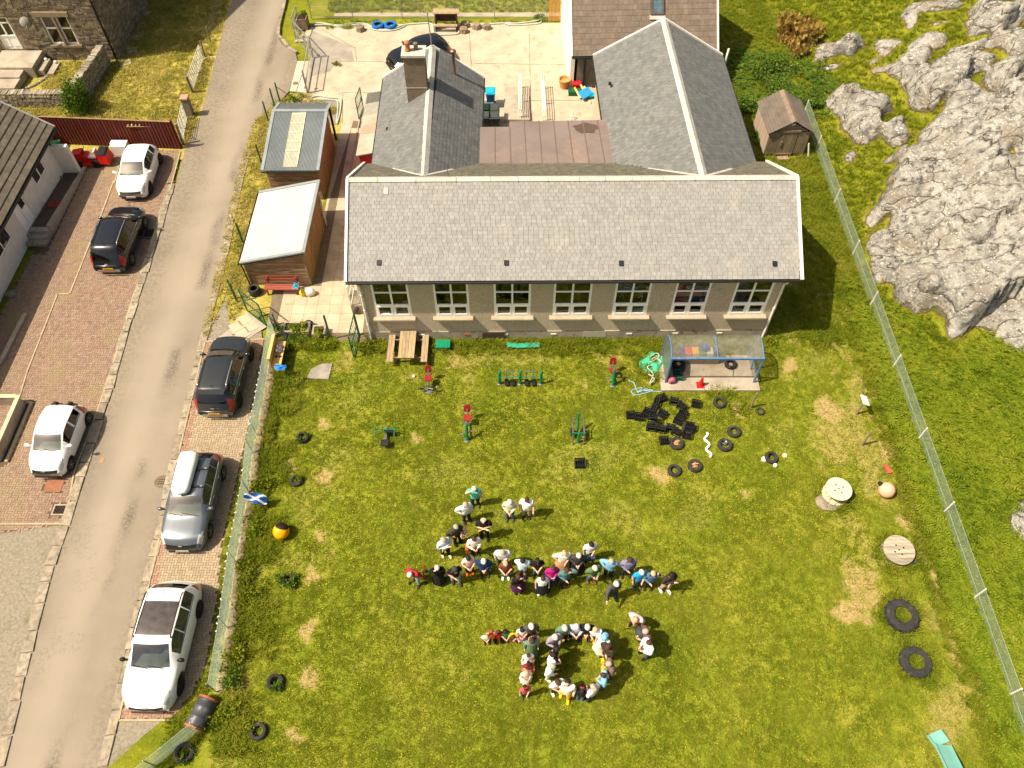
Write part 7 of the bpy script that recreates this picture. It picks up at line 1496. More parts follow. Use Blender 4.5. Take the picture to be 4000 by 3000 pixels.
for i,(x,y)in enumerate(((1985,1060),(2065,1060),(1985,1120),(2062,1125))):o=bin_(['dark bin with green square on the lid, left of the back pair','grey wheelie bin on the right of the back pair','grey wheelie bin left of the front pair','grey wheelie bin on the right of the front pair'][i],at('B',x,y),M_gb,M_gb if i else M_dgb);o['group']=BN
t=thing('grey_trolley','tipped grey plastic tub between the blue bin and grey bins','tub',at('B',2010,945));q=MB();q.hexa([(-.25,-.3,.05),(.3,-.3,.05),(.3,.3,.15),(-.25,.3,.15),(-.35,-.3,.5),(.3,-.35,.55),(.32,.3,.4),(-.3,.3,.4)]);q.build('tub',mat('pale_grey_tub',S(120,124,122),S(96,100,100)),t)
bin_('green wheelie bin in the shade between bungalow and fence',at('W',515,375),M_dgb,M_glid,R(8),1.05)
rl_=thing('access_ramp','concrete access ramp with white tubular handrails behind the flat roof','ramp',(-.05,41.6,0));
for k in range(4):q=MB();q.box((.35,-1.2+k*.9,.04+.03*(3-k)),(1.55,.88,.08+.06*(3-k)));q.build('slab',M_conc,rl_)
for x0,x1 in((at('C',62,1040).x+.05,at('C',60,770).x+.05),(at('C',268,1040).x+.05,at('C',250,770).x+.05)):
 for dx in(0,.13):
  q=MB();q.tube([(x0+dx,-1.6,.95),(x1+dx,1.9,.95),(x1+dx,2.0,.5),(x0+dx,-1.6,.5)],.025,6)
  for k in range(3):y=-1.4+k*1.6;q.tube([(x0+dx,y,0),(x0+dx,y,.95)],.025,6)
  q.build('handrail',M_white,rl_)
t=thing('trestle','small white folding trestle at the edge of the flat roof','trestle',at('C',520,1030));q=MB()
for s in(-1,1):q.beam((-.12,s*.15,0),(0,0,.6),.03,.03);q.beam((.12,s*.15,0),(0,0,.6),.03,.03)
q.build('frame',M_white,t)
q=MB();q.box((0,0,.16),(.52,.4,.3));q.box((0,0,.3),(.56,.44,.04));o=q.build('red_crate',mat('red_plastic',S(200,24,40),S(176,18,32)));o.location=at('C',555,775)+Vector((0,0,.15));tag(o,'red plastic crate stacked on the green tub','crate')
q=MB()
for x,y,sx,sy in((0,-.25,.8,.05),(0,.25,.8,.05),(-.4,0,.05,.5),(.4,0,.05,.5)):q.box((x,y,.15),(sx,sy,.3))
q.box((0,0,.14),(.76,.46,.2));o=q.build('green_tub',mat('green_tub',S(30,96,60),S(24,76,48)));o.location=at('C',545,810);tag(o,'green tub of odds and ends under the red crate','tub')
t=thing('toy_table','upturned sky-blue toy table with yellow and cream legs','toy table',at('C',640,860));q=MB();q.box((-.05,.15,.35),(.8,.55,.12),M=Matrix.Rotation(R(40),3,'Z')@Matrix.Rotation(R(24),3,'X'));q.build('top',mat('sky_blue',S(60,160,214),S(46,140,196),rough=.4),t);q=MB();q.box((.3,.2,.2),(.5,.4,.1));q.build('tray',M_cy,t)
for k,(x,y,m)in enumerate(((-.45,.3,'yellow_cloth'),(-.35,.0,'cream_lid'),(-.05,.55,'cream_lid'),(.15,.4,'cream_lid'),(.2,-.2,'cream_lid'))):q=MB();q.tube([(x,y,.12),(x-.28,y+.25,.5)]if k!=4 else[(x,y,.05),(x+.03,y-.3,.04)],.07,8);q.build('leg',MATS[m],t)
# ride-on mower, fuel can, trunk
mo=thing('ride_on_mower','red ride-on mower with grass box parked against the brown fence','mower',at('W',775,395),R(1));M_mr=mat('mower_red',S(206,38,26),S(176,28,20),rough=.35,scale=2)
q=MB();q.hexa([(-.95,-.3,.4),(-.35,-.32,.4),(-.35,.32,.4),(-.95,.3,.4),(-.92,-.24,.78),(-.38,-.28,.86),(-.38,.28,.86),(-.92,.24,.78)]);q.build('bonnet',M_mr,mo);q=MB();q.box((.1,0,.3),(.9,.6,.14));q.box((-.2,0,.5),(.3,.5,.3));q.build('chassis',M_mr,mo);q=MB();q.box((.15,0,.52),(.42,.42,.1));q.box((.38,0,.72),(.1,.42,.38));q.build('seat',mat('cream_seat',S(214,208,190),S(180,174,158)),mo)
q=MB();q.tube([(-.2+.05*math.cos(a),.19*math.sin(a),.96+.17*math.cos(a)*.4)for a in[k*math.pi/8 for k in range(16)]],.018,6,closed=True);q.tube([(-.3,0,.7),(-.2,0,.95)],.02,6);q.build('steering_wheel',M_rub,mo)
q=MB();q.hexa([(.55,-.42,.25),(1.15,-.42,.2),(1.15,.42,.2),(.55,.42,.25),(.6,-.36,.85),(1.05,-.36,.8),(1.05,.36,.8),(.6,.36,.85)]);q.build('grass_box',M_mr,mo);q=MB();q.hexa([(.58,-.38,.85),(1.08,-.38,.8),(1.08,.4,.8),(.58,.4,.85),(.6,-.34,.9),(1.02,-.34,.87),(1.02,.36,.87),(.6,.36,.9)]);q.build('box_lid',M_rub,mo)
for x,s,rr in((-.65,-1,.19),(-.65,1,.19),(.35,-1,.25),(.35,1,.25)):q=MB();q.lathe([(rr*.5,-.08),(rr,-.07),(rr,.07),(rr*.5,.08),(0,.05)],16,(x,s*.38,rr),Matrix.Rotation(R(-90)*s,3,'X'));q.build('wheel',M_tyre,mo)
q=MB();q.box((-.1,0,.22),(.6,.95,.12));q.build('cutting_deck',M_mr,mo)
q=MB();q.box((0,0,.15),(.36,.22,.3));q.box((-.02,0,.33),(.2,.06,.06));q.tube([(.12,0,.3),(.17,0,.38)],.035,7);o=q.build('fuel_can',mat('pink_can',S(196,112,112),S(170,60,60),scale=5));o.location=at('W',592,450);tag(o,'faded red fuel can at the end of the ramped path','fuel can')
q=MB();q.box((0,0,.3),(.9,.5,.6));q.box((0,.1,.62),(.94,.36,.05));o=q.build('white_chest',M_white);o.location=at('W',990,325)+Vector((.1,.2,0));tag(o,'white box between the mower grass box and the white hatchback','box')
# flag on the fence
fl=thing('flag','blue and white saltire flag blown over the fence wire','flag',at('V',20,690));n=14;p0=at('V',5,615,1.0)-at('V',20,690);p1=at('V',165,640,.55)-at('V',20,690);qb,qw=MB(),MB()
def fpt(u,v):b=p0.lerp(p1,u);wdt=.14+.24*math.sin(u*2.6);return b+Vector((0,-(v-.5)*wdt*.9,-(v-.5)*wdt*.8+.05*math.sin(u*9+v*3)))
for i in range(n):
 for j in range(n):
  u,v=(i+.5)/n,(j+.5)/n;t_=qw if(abs(u-v)<.09 or abs(u+v-1)<.09)else qb;t_.quad(fpt(i/n,j/n),fpt((i+1)/n,j/n),fpt((i+1)/n,(j+1)/n),fpt(i/n,(j+1)/n))
qb.build('blue_field',mat('flag_blue',S(16,92,180),S(12,76,156)),fl,smooth=True);qw.build('saltire',M_white,fl,smooth=True)
q=MB();pp=at('V',48,600)-at('V',20,690);q.tube([pp,pp+Vector((-.06,0,1.3))],.02,6);q.build('pole',M_galv,fl)
# ================================================================ people
PC=dict(teal=S(112,214,188),white=S(244,242,236),beige=S(212,202,170),black=S(24,23,22),charcoal=S(62,58,55),paleblue=S(196,206,216),cream=S(238,228,206),red=S(186,46,54),navy=S(28,54,98),offwhite=S(226,222,214),floral=S(120,66,48),ltblue=S(206,224,236),magenta=S(196,26,122),tealgrey=S(82,120,118),green=S(92,116,66),sky=S(126,186,220),lavender=S(126,122,148),grey=S(78,76,72),azure=S(44,150,206),denim=S(82,112,140),brown=S(56,48,38),pink=S(228,192,188),maroon=S(104,72,68),orange=S(236,92,20),scarlet=S(204,18,30),emerald=S(20,160,92),yellow=S(240,196,10),sage=S(104,128,108),stripe=S(190,190,204),mauve=S(112,88,86),lilac=S(150,138,150),rose=S(196,92,96),dkred=S(140,36,44),jeans=S(84,108,130),palejeans=S(142,164,164),dkjeans=S(36,48,66),camo=S(104,92,70),purple=S(70,22,74),bluesk=S(40,52,104),pattern=S(188,146,100),pinksk=S(214,140,190),greytr=S(92,88,80),stone=S(180,170,148),yellowtr=S(240,184,20),plaid=S(72,68,70))
HC=dict(white=S(216,208,192),grey=S(172,160,140),blond=S(196,168,126),brown=S(74,50,34),dark=S(38,28,22),ginger=S(140,84,50))
def cmat(k):return mat('cloth_'+k,PC[k],tuple(x*.88 for x in PC[k][:3])+(1,),rough=.9,scale=9,detail=3,bump=.25,bscale=14)
def hmat(k):return mat('hair_'+k,HC[k],tuple(x*.75 for x in HC[k][:3])+(1,),rough=.7,scale=30,bump=.4,bscale=70)
M_skin=mat('skin',S(224,176,148),S(208,156,128),rough=.6,scale=6);M_eye=mat('eye',S(46,36,30),S(30,24,20),rough=.3);M_lip=mat('lip',S(160,84,74),S(140,72,64))
ARM=dict(down=((.145,.01,.64),(.15,-.03,.49)),clasp=((.155,.02,.65),(.03,-.12,.57)),fold=((.16,-.02,.65),(-.06,-.12,.67)),behind=((.155,.07,.65),(.03,.11,.55)),head=((.2,-.1,.87),(.07,-.1,.955)),hip=((.23,.06,.67),(.12,-.03,.57)),up=((.14,-.06,.92),(.09,-.09,1.06)),point=((.2,-.08,.69),(.26,-.18,.58)),hold=((.155,-.02,.64),(.05,-.15,.64)),stick=((.15,0,.64),(.17,-.1,.5)))
_eyes=MB().ell((0,0,0),(.006,.004,.004),6,4).mesh('eye',M_eye);_lips=MB().ell((0,0,0),(.016,.004,.004),6,4).mesh('mouth',M_lip)
PEOPLE=[]
def person(r,x,y,h,rz,top,slv,bot,kind,hair,htype,shoe,aL='down',aR='down',lean=0,label='',fat=1.0,stride=.0,tilt=14,group='people gathered on the lawn',hat=None):
 PEOPLE.append(dict(p=at(r,x,y),h=h,rz=R(rz),top=top,slv=slv,bot=bot,kind=kind,hair=hair,ht=htype,shoe=shoe,a=(aL,aR),lean=R(lean),label=label,fat=fat,st=stride,tilt=R(tilt),group=group,hat=hat))
def skeleton(d):
 ch=d['h']<1.3;f=d['fat'];J={};k=1.18 if ch else 1.0
 J['pelvis']=((0,.0,.53),(.088*f,.072*f));J['waist']=((0,0,.63),(.08*f,.066*f));J['chest']=((0,0,.745),(.092*f,.07*f));J['collar']=((0,.005,.815),(.06,.045));J['neck']=((0,-.004,.85),(.034,.034));J['head']=((0,-.012,.905),(.05*k,.056*k));J['crown']=((0,-.008,.955),(.043*k,.05*k))
 for s,n in((1,'L'),(-1,'R')):
  e,w_=ARM[d['a'][0 if s>0 else 1]];sp=.052*(1+(f-1)*.6);st=d['st']*s
  J['shoulder'+n]=((s*.108*(1+(f-1)*.5),.004,.80),(.045*f,.042));J['elbow'+n]=((s*e[0]*(1+(f-1)*.4),e[1],e[2]),(.031,.03));J['wrist'+n]=((s*w_[0],w_[1]-.03*(f-1),w_[2]),(.021,.017))
  J['hip'+n]=((s*sp,0,.49),(.062*f,.064*f));J['knee'+n]=((s*(sp+.008),-.012-st*.5,.275),(.042,.043));J['ankle'+n]=((s*(sp+.014),.014-st,.05),(.027,.029));J['toe'+n]=((s*(sp+.022),-.075-st,.022),(.026,.02))
 cl,sl=math.cos(d['lean']),math.sin(d['lean'])
 for q in list(J):
  if q[:3]in('hip','kne','ank','toe','pel'):continue
  (x,y,z),rr=J[q];dz=z-.53;J[q]=((x,y*cl-dz*sl,.53+y*sl+dz*cl),rr)
 nb=J['neck'][0];ct,st_=math.cos(d['tilt']),math.sin(d['tilt'])
 for q in('head','crown'):
  (x,y,z),rr=J[q];dy,dz=y-nb[1],z-nb[2];J[q]=((x,nb[1]+dy*ct-dz*st_,nb[2]+dy*st_+dz*ct),rr)
 return J
BONES=[('pelvis','waist'),('waist','chest'),('chest','collar'),('collar','neck'),('neck','head'),('head','crown')]+[(a+n,b+n)for n in 'LR' for a,b in(('shoulder','elbow'),('elbow','wrist'),('hip','knee'),('knee','ankle'),('ankle','toe'))]+[('chest','shoulderL'),('chest','shoulderR'),('pelvis','hipL'),('pelvis','hipR')]
def finish_people():
 tmp=[]
 for d in PEOPLE:
  J=skeleton(d);d['J']=J;names=list(J);me=bpy.data.meshes.new('body');h=d['h']
  me.from_pydata([tuple(c*h for c in J[n][0])for n in names],[(names.index(a),names.index(b))for a,b in BONES],[])
  o=bpy.data.objects.new('body_tmp',me);COL.objects.link(o);m=o.modifiers.new('skin','SKIN');m.use_smooth_shade=True
  for i,n in enumerate(names):sv=me.skin_vertices[0].data[i];sv.radius=tuple(q*h for q in J[n][1]);sv.use_root=(n=='pelvis')
  s=o.modifiers.new('sub','SUBSURF');s.levels=1;s.render_levels=1;tmp.append(o)
 dg=bpy.context.evaluated_depsgraph_get();dg.update()
 for d,o in zip(PEOPLE,tmp):
  ev=o.evaluated_get(dg);em=ev.to_mesh();nv=len(em.vertices);co=np.empty(nv*3);em.vertices.foreach_get('co',co);co=co.reshape(-1,3);no=np.empty(nv*3);em.vertices.foreach_get('normal',no);no=no.reshape(-1,3);faces=[tuple(p.vertices)for p in em.polygons];ev.to_mesh_clear()
  h=d['h'];J=d['J'];t=thing('person',d['label'],'person',d['p'],d['rz'],d['group'])
  fc=np.array([co[list(f)].mean(0)for f in faces])/h;lab=[]
  A=np.array([J[a][0]for a,b in BONES]);B=np.array([J[b][0]for a,b in BONES]);ra=np.array([J[a][1][0]for a,b in BONES]);rb=np.array([J[b][1][0]for a,b in BONES])
  AB=B-A;tt=np.clip(((fc[:,None]-A)*AB).sum(-1)/(AB**2).sum(-1),0,1);dist=np.linalg.norm(fc[:,None]-(A+tt[...,None]*AB),axis=-1)/(ra+(rb-ra)*tt);bi=dist.argmin(1);bt=tt[np.arange(len(fc)),bi]
  q=MB();q.add(co,faces)
  hc=Vector(J['head'][0])*h;cr=Vector(J['crown'][0])*h;up=(cr-hc).normalized();fw=Vector((0,-1,0));fw=(fw-up*fw.dot(up)).normalized();k=(1.18 if h<1.3 else 1.0)*h;sd=fw.cross(up)
  fp=hc+fw*.05*k
  q.ell(fp+up*.012*k,(.009*k,.014*k,.014*k),6,5)
  for s in(1,-1):q.ell(hc+sd*s*.05*k+up*.01*k,(.007*k,.012*k,.018*k),6,5)
  for n,s in(('L',1),('R',-1)):
   w_=Vector(J['wrist'+n][0])*h;e=Vector(J['elbow'+n][0])*h;dr_=(w_-e).normalized();side=dr_.cross(Vector((s,0,0))if abs(dr_.x)<.8 else Vector((0,-1,0))).normalized();pn=dr_.cross(side).normalized()
   q.tube([w_-dr_*.012*h,w_+dr_*.012*h,w_+dr_*.04*h,w_+dr_*.052*h],[.017*h,.021*h,.022*h,.017*h],7)
   for i,L in enumerate((.036,.042,.039,.03)):
    b=w_+dr_*.045*h+side*(i-1.5)*.0105*h;q.tube([b,b+dr_*L*.5*h-pn*.004*h,b+dr_*L*.85*h-pn*.014*h],[.0062*h,.0058*h,.0045*h],5)
   b=w_+dr_*.016*h+side*.018*h;q.tube([b,b+side*.016*h+dr_*.014*h,b+side*.02*h+dr_*.032*h],[.0075*h,.007*h,.005*h],5)
  q.build('body',M_skin,t,smooth=True)
  for s in(1,-1):e=piece('eye',_eyes,t,hc+fw*.051*k+sd*s*.018*k+up*.022*k,(0,0,0),(h,h,h))
  piece('mouth',_lips,t,hc+fw*.05*k-up*.018*k,(0,0,0),(h,h,h))
  def cloth_from(sel,name,m,off):
   idx=[i for i in range(len(faces))if sel[i]]
   if not idx:return
   vs={};g=MB()
   for i in idx:
    f=[]
    for v in faces[i]:
     if v not in vs:vs[v]=len(g.v);g.v.append(tuple(co[v]+no[v]*off*h))
     f.append(vs[v])
    g.f.append(tuple(f));g.m.append(0)
   g.build(name,m,t,smooth=True)
  bn=[BONES[i]for i in bi];z=fc[:,2]
  def is_top(i):
   a,b=bn[i]
   if a in('waist','chest','pelvis')and not b.startswith('hip')or(a=='collar' and bt[i]<.4):return not(a=='pelvis' and bt[i]<.05 and z[i]<.5)
   if a.startswith('shoulder'):return d['slv']==2 or(d['slv']==1 and bt[i]<.72)
   if a.startswith('elbow'):return d['slv']==2 and bt[i]<.9
   return False
  def is_bot(i):
   a,b=bn[i]
   if b.startswith('hip')or(a=='pelvis' and z[i]<.56):return True
   if a.startswith('hip'):return True if d['kind']!='shorts' else bt[i]<.85
   if a.startswith('knee'):return d['kind']=='trousers' and bt[i]<.97
   return False
  cloth_from([is_top(i)for i in range(len(faces))],'top',cmat(d['top']),.0085)
  if d['kind']in('trousers','shorts'):cloth_from([is_bot(i)for i in range(len(faces))],d['kind'],cmat(d['bot']),.0065)
  else:
   g=MB();z0=.1 if d['kind']=='dress' else .3;n=22;rows=[]
   for j in range(6):
    f=j/5;zz=.61-(.61-z0)*f;r_=(.088+(.085 if d['kind']=='dress' else .1)*f**.8)*d['fat'];ln=math.sin(d['lean'])*max(0,zz-.53)
    rows.append([(r_*(1+.09*f*math.sin(7*a+j*.2))*math.cos(a)*h,(r_*.86*(1+.09*f*math.sin(7*a))*math.sin(a)-ln)*h,zz*h)for a in[2*math.pi*i/n for i in range(n)]])
   g.v=[v for r_ in rows for v in r_]
   for j in range(5):
    for i in range(n):g.f.append((j*n+i,(j+1)*n+i,(j+1)*n+(i+1)%n,j*n+(i+1)%n));g.m.append(0)
   g.build('skirt',cmat(d['bot']),t,smooth=True)
  for n in 'LR':
   a,b=Vector(J['ankle'+n][0])*h,Vector(J['toe'+n][0])*h;g=MB();g.tube([a+Vector((0,.028*h,-.02*h)),a+Vector((0,0,-.005*h)),a.lerp(b,.55),b,b+Vector((0,-.022*h,0))],[.024*h,.034*h,.032*h,.03*h,.016*h],8);g.v=[(x,y,max(z_,.002))for x,y,z_ in g.v];g.build('shoe',cmat(d['shoe']),t,smooth=True)
  if d['ht']!='bald':
   g=MB();c=hc.lerp(cr,.5)-fw*.008*k;n,mrow=14,8;Mh=Matrix((sd,-fw,up)).transposed();idx={}
   for i in range(mrow+1):
    th_=math.pi*.68*i/mrow
    for j in range(n):
     a=2*math.pi*j/n;v=Vector((math.sin(th_)*math.cos(a)*.061*k,math.sin(th_)*math.sin(a)*.07*k,math.cos(th_)*.062*k));front=-v.y
     if front>.028*k and v.z<.018*k:v.z=.018*k+.012*k*(1-i/mrow)
     v*=1+.04*math.sin(5*a+3*th_);idx[i,j]=len(g.v);g.v.append(tuple(Mh@v+c))
   for i in range(mrow):
    for j in range(n):g.f.append((idx[i,j],idx[i+1,j],idx[i+1,(j+1)%n],idx[i,(j+1)%n]));g.m.append(0)
   if d['ht']=='long':g.tube([c-fw*.03*k+up*.02*k,c-fw*.05*k-up*.03*k,c-fw*.055*k-up*.1*k,c-fw*.06*k-up*.16*k],[.045*k,.055*k,.05*k,.025*k],9)
   if d['ht']=='bob':g.tube([c-fw*.01*k,c-fw*.022*k-up*.03*k,c-fw*.025*k-up*.065*k],[.06*k,.066*k,.05*k],10)
   if d['ht']=='bun':g.ell(c-fw*.04*k+up*.05*k,(.028*k,.028*k,.026*k),8,6)
   g.build('hair',hmat(d['hair']),t,smooth=True)
  else:
   g=MB();c=hc-fw*.01*k;g.tube([c+sd*.052*k*math.cos(a)-fw*.052*k*math.sin(a)+up*.006*k for a in[math.pi*j/8 for j in range(9)]],.012*k,6);g.build('hair',hmat(d['hair']),t,smooth=True)
  if d['hat']:
   nm,mk=d['hat'];c=hc.lerp(cr,.6);g=MB()
   if nm=='bow':g.ell(c+up*.055*k+sd*.02*k,(.03*k,.02*k,.018*k),8,5);g.ell(c+up*.055*k-sd*.03*k,(.03*k,.02*k,.018*k),8,5)
   elif nm=='headband':g.tube([c+(sd*math.cos(a)*.066+up*math.sin(a)*.07)*k+fw*.02*k for a in[math.pi*j/8 for j in range(9)]],.012*k,6)
   elif nm=='scarf':Mh=Matrix((sd,-fw,up)).transposed();g.ell(c-fw*.02*k,(.074*k,.078*k,.072*k),12,8,Mh);g.tube([c-fw*.05*k,c-fw*.08*k-up*.1*k,c-fw*.09*k-up*.22*k],[.06*k,.075*k,.05*k],9)
   elif nm=='cap':Mh=Matrix((sd,-fw,up)).transposed();g.lathe([(.066*k,0),(.064*k,.03*k),(.04*k,.055*k),(0,.06*k)],12,c+up*.005*k,Mh);g.ell(c+fw*.075*k+up*.01*k,(.045*k,.04*k,.007*k),10,5,Mh)
   g.build(nm,cmat(mk),t,smooth=True)
  bpy.data.objects.remove(o)
P_=person
P_('J',1265,345,1.7,5,'teal',1,'dkjeans','trousers','white','short','grey','down','head',0,'person in teal shirt with arm raised to the brow, furthest back in the crowd',1.1)
P_('J',1172,512,1.7,25,'white',2,'dkjeans','trousers','grey','short','purple','down','hip',0,'person in white shirt and jeans with elbow stuck out, beside the teal shirt',1.05)
P_('J',1635,492,1.76,0,'beige',2,'jeans','trousers','white','short','grey','clasp','clasp',0,'person in beige jacket and dark tie with hands clasped',1.0)
P_('J',1812,465,1.72,-5,'white',1,'stone','trousers','brown','bun','brown','stick','down',0,'person in white tee and pale trousers leaning on a walking stick',1.22)
P_('J',1362,690,1.8,3,'black',1,'black','trousers','white','bald','black','fold','fold',0,'bald person in black tee with arms folded and legs apart',1.12,.03)
P_('J',1072,745,1.68,35,'charcoal',2,'black','trousers','grey','short','black','hold','hip',0,'grey-haired person in charcoal jumper carrying a baby',1.1)
P_('J',945,885,1.7,30,'paleblue',2,'black','trousers','grey','bob','beige','fold','fold',0,'person in pale blue cardigan with folded arms and grey bobbed hair',1.1,.05)
P_('J',1262,870,1.66,15,'cream',2,'black','trousers','brown','bun','grey','hold','hold',0,'person in cream blouse with an orange-brown shoulder bag',1.1)
P_('J',635,1170,1.74,-20,'red',2,'palejeans','trousers','white','short','brown','down','down',22,'person in red jumper bending over a red walking frame',1.15,.06,30)
P_('J',880,1165,1.6,10,'black',2,'black','dress','white','short','black','down','head',0,'white-haired person in long black dress shading the eyes',1.05)
P_('J',1058,1178,1.74,20,'black',1,'palejeans','trousers','dark','short','brown','down','clasp',4,'person in dark tee, pale jeans and a dark flat cap',1.05,.05,hat=('cap','charcoal'))
P_('J',1205,1072,1.64,12,'pink',1,'black','trousers','dark','long','orange','hold','hold',0,'dark-haired person in dusty pink top and orange boots')
P_('J',1366,1092,1.76,0,'navy',2,'charcoal','trousers','white','short','charcoal','clasp','clasp',6,'white-haired person in navy blue jumper looking down, hands clasped',1.15)
P_('J',1560,990,1.8,0,'offwhite',2,'black','trousers','grey','short','black','clasp','down',10,'broad person in off-white shirt and dark trousers with bowed head',1.28)
P_('J',1592,1120,1.56,0,'floral',1,'tealgrey','trousers','blond','long','white','hold','hold',0,'person in flowery dark top and white shoes with long fair hair',1.0)
P_('J',1770,1105,1.74,-6,'ltblue',1,'camo','shorts','dark','short','camo','behind','behind',0,'person in pale blue tee and camouflage shorts with hands behind',1.15,.03)
P_('J',1925,1100,1.62,5,'black',1,'jeans','trousers','dark','long','black','clasp','clasp',0,'long dark-haired person in black tee and denim dungarees',1.0)
P_('J',1722,1265,1.6,22,'black',2,'purple','skirt','brown','long','black','head','hold',0,'person in black top and purple skirt with a purple flower headband',1.0,hat=('headband','purple'))
P_('J',1978,1282,1.64,5,'white',0,'black','skirt','brown','bun','white','down','down',0,'person in white vest and black skirt with white sandals',1.15)
P_('J',2082,1172,1.6,10,'magenta',2,'bluesk','skirt','brown','short','grey','clasp','clasp',0,'person in bright magenta cardigan and blue skirt',1.0)
P_('K',540,745,1.68,8,'cream',1,'pattern','dress','blond','bun','brown','clasp','hip',0,'person in cream top with full patterned skirt and blond updo',1.25)
P_('K',690,770,1.7,0,'charcoal',2,'black','dress','white','short','black','clasp','clasp',0,'white-haired person in speckled charcoal dress with hands joined',1.1)
P_('K',820,650,1.66,12,'offwhite',1,'jeans','trousers','dark','bun','black','clasp','down',0,'dark-haired person in off-white tee holding a navy bag in front',1.15)
P_('K',565,925,1.7,15,'tealgrey',2,'black','trousers','brown','short','brown','head','clasp',0,'person in teal cardigan raising a hand to the mouth',1.15)
P_('K',848,885,1.72,18,'green',2,'palejeans','trousers','white','short','floral','hold','clasp',6,'white-haired person in moss green jumper and very pale jeans',1.15,.03)
P_('K',1030,830,1.7,-12,'sky',2,'black','trousers','grey','short','charcoal','behind','hip',0,'grey-haired person in light blue jumper with hands behind the back',1.05)
P_('K',1218,820,1.72,8,'lavender',2,'dkjeans','trousers','brown','bob','brown','down','clasp',0,'brown-haired person in lavender jumper behind the azure tee',1.3)
P_('K',1065,1062,1.78,25,'grey',2,'dkjeans','trousers','white','short','black','down','point',4,'white-haired person in dark grey jacket striding and pointing',1.2,.07)
P_('K',1338,945,1.7,15,'azure',1,'greytr','trousers','white','short','greytr','clasp','down',0,'person in azure blue tee and grey trousers',1.1)
P_('K',1462,955,1.68,0,'denim',2,'brown','trousers','blond','short','brown','up','hold',0,'person in denim shirt holding one arm up over the face',1.1)
P_('K',1640,985,1.82,25,'brown',2,'stone','shorts','dark','short','white','fold','fold',0,'tall person in dark brown jumper, pale shorts and white trainers',1.1,.05)
P_('K',1318,1360,1.68,-30,'pink',2,'dkred','trousers','blond','short','black','stick','clasp',24,'person in pale pink jacket stooping over a black stick',1.3,0,30)
P_('K',1415,1565,1.74,-75,'maroon',2,'palejeans','trousers','grey','short','brown','hold','hold',8,'person in maroon jumper and pale jeans with a dark bag, facing left',1.25)
P_('L',1880,640,1.74,-70,'white',2,'jeans','trousers','brown','short','black','hold','hold',0,'person in white jumper and blue jeans, last of the trio on the right',1.1)
KD='children and adults standing along the yellow markers'
P_('L',372,515,1.16,10,'ltblue',1,'grey','trousers','blond','short','charcoal','clasp','clasp',14,'small child in pale blue top at the left end of the row',1.0,group=KD)
P_('L',425,510,1.32,0,'orange',1,'black','trousers','ginger','long','black','up','up',0,'child in orange top with both hands raised',1.0,group=KD)
P_('L',488,503,1.23,0,'scarlet',1,'black','trousers','brown','short','black','down','up',0,'child in scarlet top with one hand raised',1.0,group=KD)
P_('L',552,500,1.21,10,'emerald',1,'black','trousers','dark','bob','black','hold','clasp',0,'child in emerald green top with black hair',1.0,group=KD)
P_('L',632,487,1.21,-10,'yellow',1,'dkred','trousers','brown','short','dkred','hold','clasp',25,'child in yellow top bending forward',1.0,group=KD,tilt=30)
P_('L',708,485,1.26,0,'white',1,'pinksk','skirt','dark','long','white','hold','hold',0,'child in white top and lilac-pink skirt',1.0,group=KD)
P_('L',790,465,1.7,5,'grey',2,'dkjeans','trousers','white','bob','black','down','down',6,'white-haired person in dark grey jacket behind the end of the row of children',1.1,group=KD)
P_('L',818,560,1.38,10,'pink',1,'dkjeans','trousers','brown','short','grey','down','up',0,'child with one bare arm raised at the corner of the marker line',1.0,group=KD)
P_('L',795,615,1.62,5,'sage',2,'green','dress','brown','long','brown','down','down',0,'brown-haired person in sage green dress at the top of the upright line',1.05,group=KD)
P_('L',765,725,1.32,10,'white',1,'white','skirt','brown','short','white','down','down',0,'child in a white dress below the sage green dress',1.0,group=KD)
P_('L',768,810,1.32,8,'dkred',1,'rose','skirt','dark','long','black','down','clasp',0,'dark-haired child in dark red top in the upright line',1.0,group=KD)
P_('L',745,885,1.26,12,'cream',1,'offwhite','skirt','blond','bob','white','hold','hold',0,'child in cream blouse between the dark red and rose tops',1.0,group=KD)
P_('L',738,1030,1.3,15,'rose',1,'plaid','trousers','dark','long','charcoal','clasp','down',0,'girl in rose top with a red bow at the foot of the upright line',1.0,group=KD,hat=('bow','scarlet'))
RG='people standing round the yellow ring of markers'
P_('L',1000,570,1.7,25,'lilac',2,'dkjeans','trousers','white','short','grey','hold','hold',4,'white-haired person in lilac shirt at the upper left of the ring',1.15,group=RG)
P_('L',1095,480,1.7,8,'sage',2,'black','trousers','white','bob','black','down','down',6,'white-haired person in sage cardigan at the top left of the ring',1.15,group=RG)
P_('L',1205,470,1.68,0,'stripe',2,'black','trousers','white','short','bluesk','hold','clasp',4,'person in striped jumper at the top of the ring',1.15,group=RG)
P_('L',1308,465,1.74,-5,'black',2,'camo','trousers','white','short','black','clasp','clasp',8,'white-haired person in black top at the top of the ring',1.2,group=RG)
P_('L',1385,490,1.62,-15,'white',1,'charcoal','trousers','blond','short','charcoal','down','clasp',6,'fair-haired person in white tee at the upper right of the ring',1.25,group=RG)
P_('L',1462,585,1.66,-35,'ltblue',1,'cream','dress','brown','bob','brown','hold','down',0,'person in pale dress with a blue headscarf on the right of the ring',1.1,group=RG,hat=('scarf','sky'))
P_('L',1510,665,1.68,-50,'brown',2,'black','trousers','brown','long','brown','fold','fold',4,'person in dark brown jacket with thick brown hair on the right of the ring',1.1,group=RG)
P_('L',1548,828,1.7,-80,'mauve',2,'charcoal','trousers','grey','short','charcoal','hold','hold',12,'person in mauve cardigan over blue, facing into the ring from the right',1.15,group=RG)
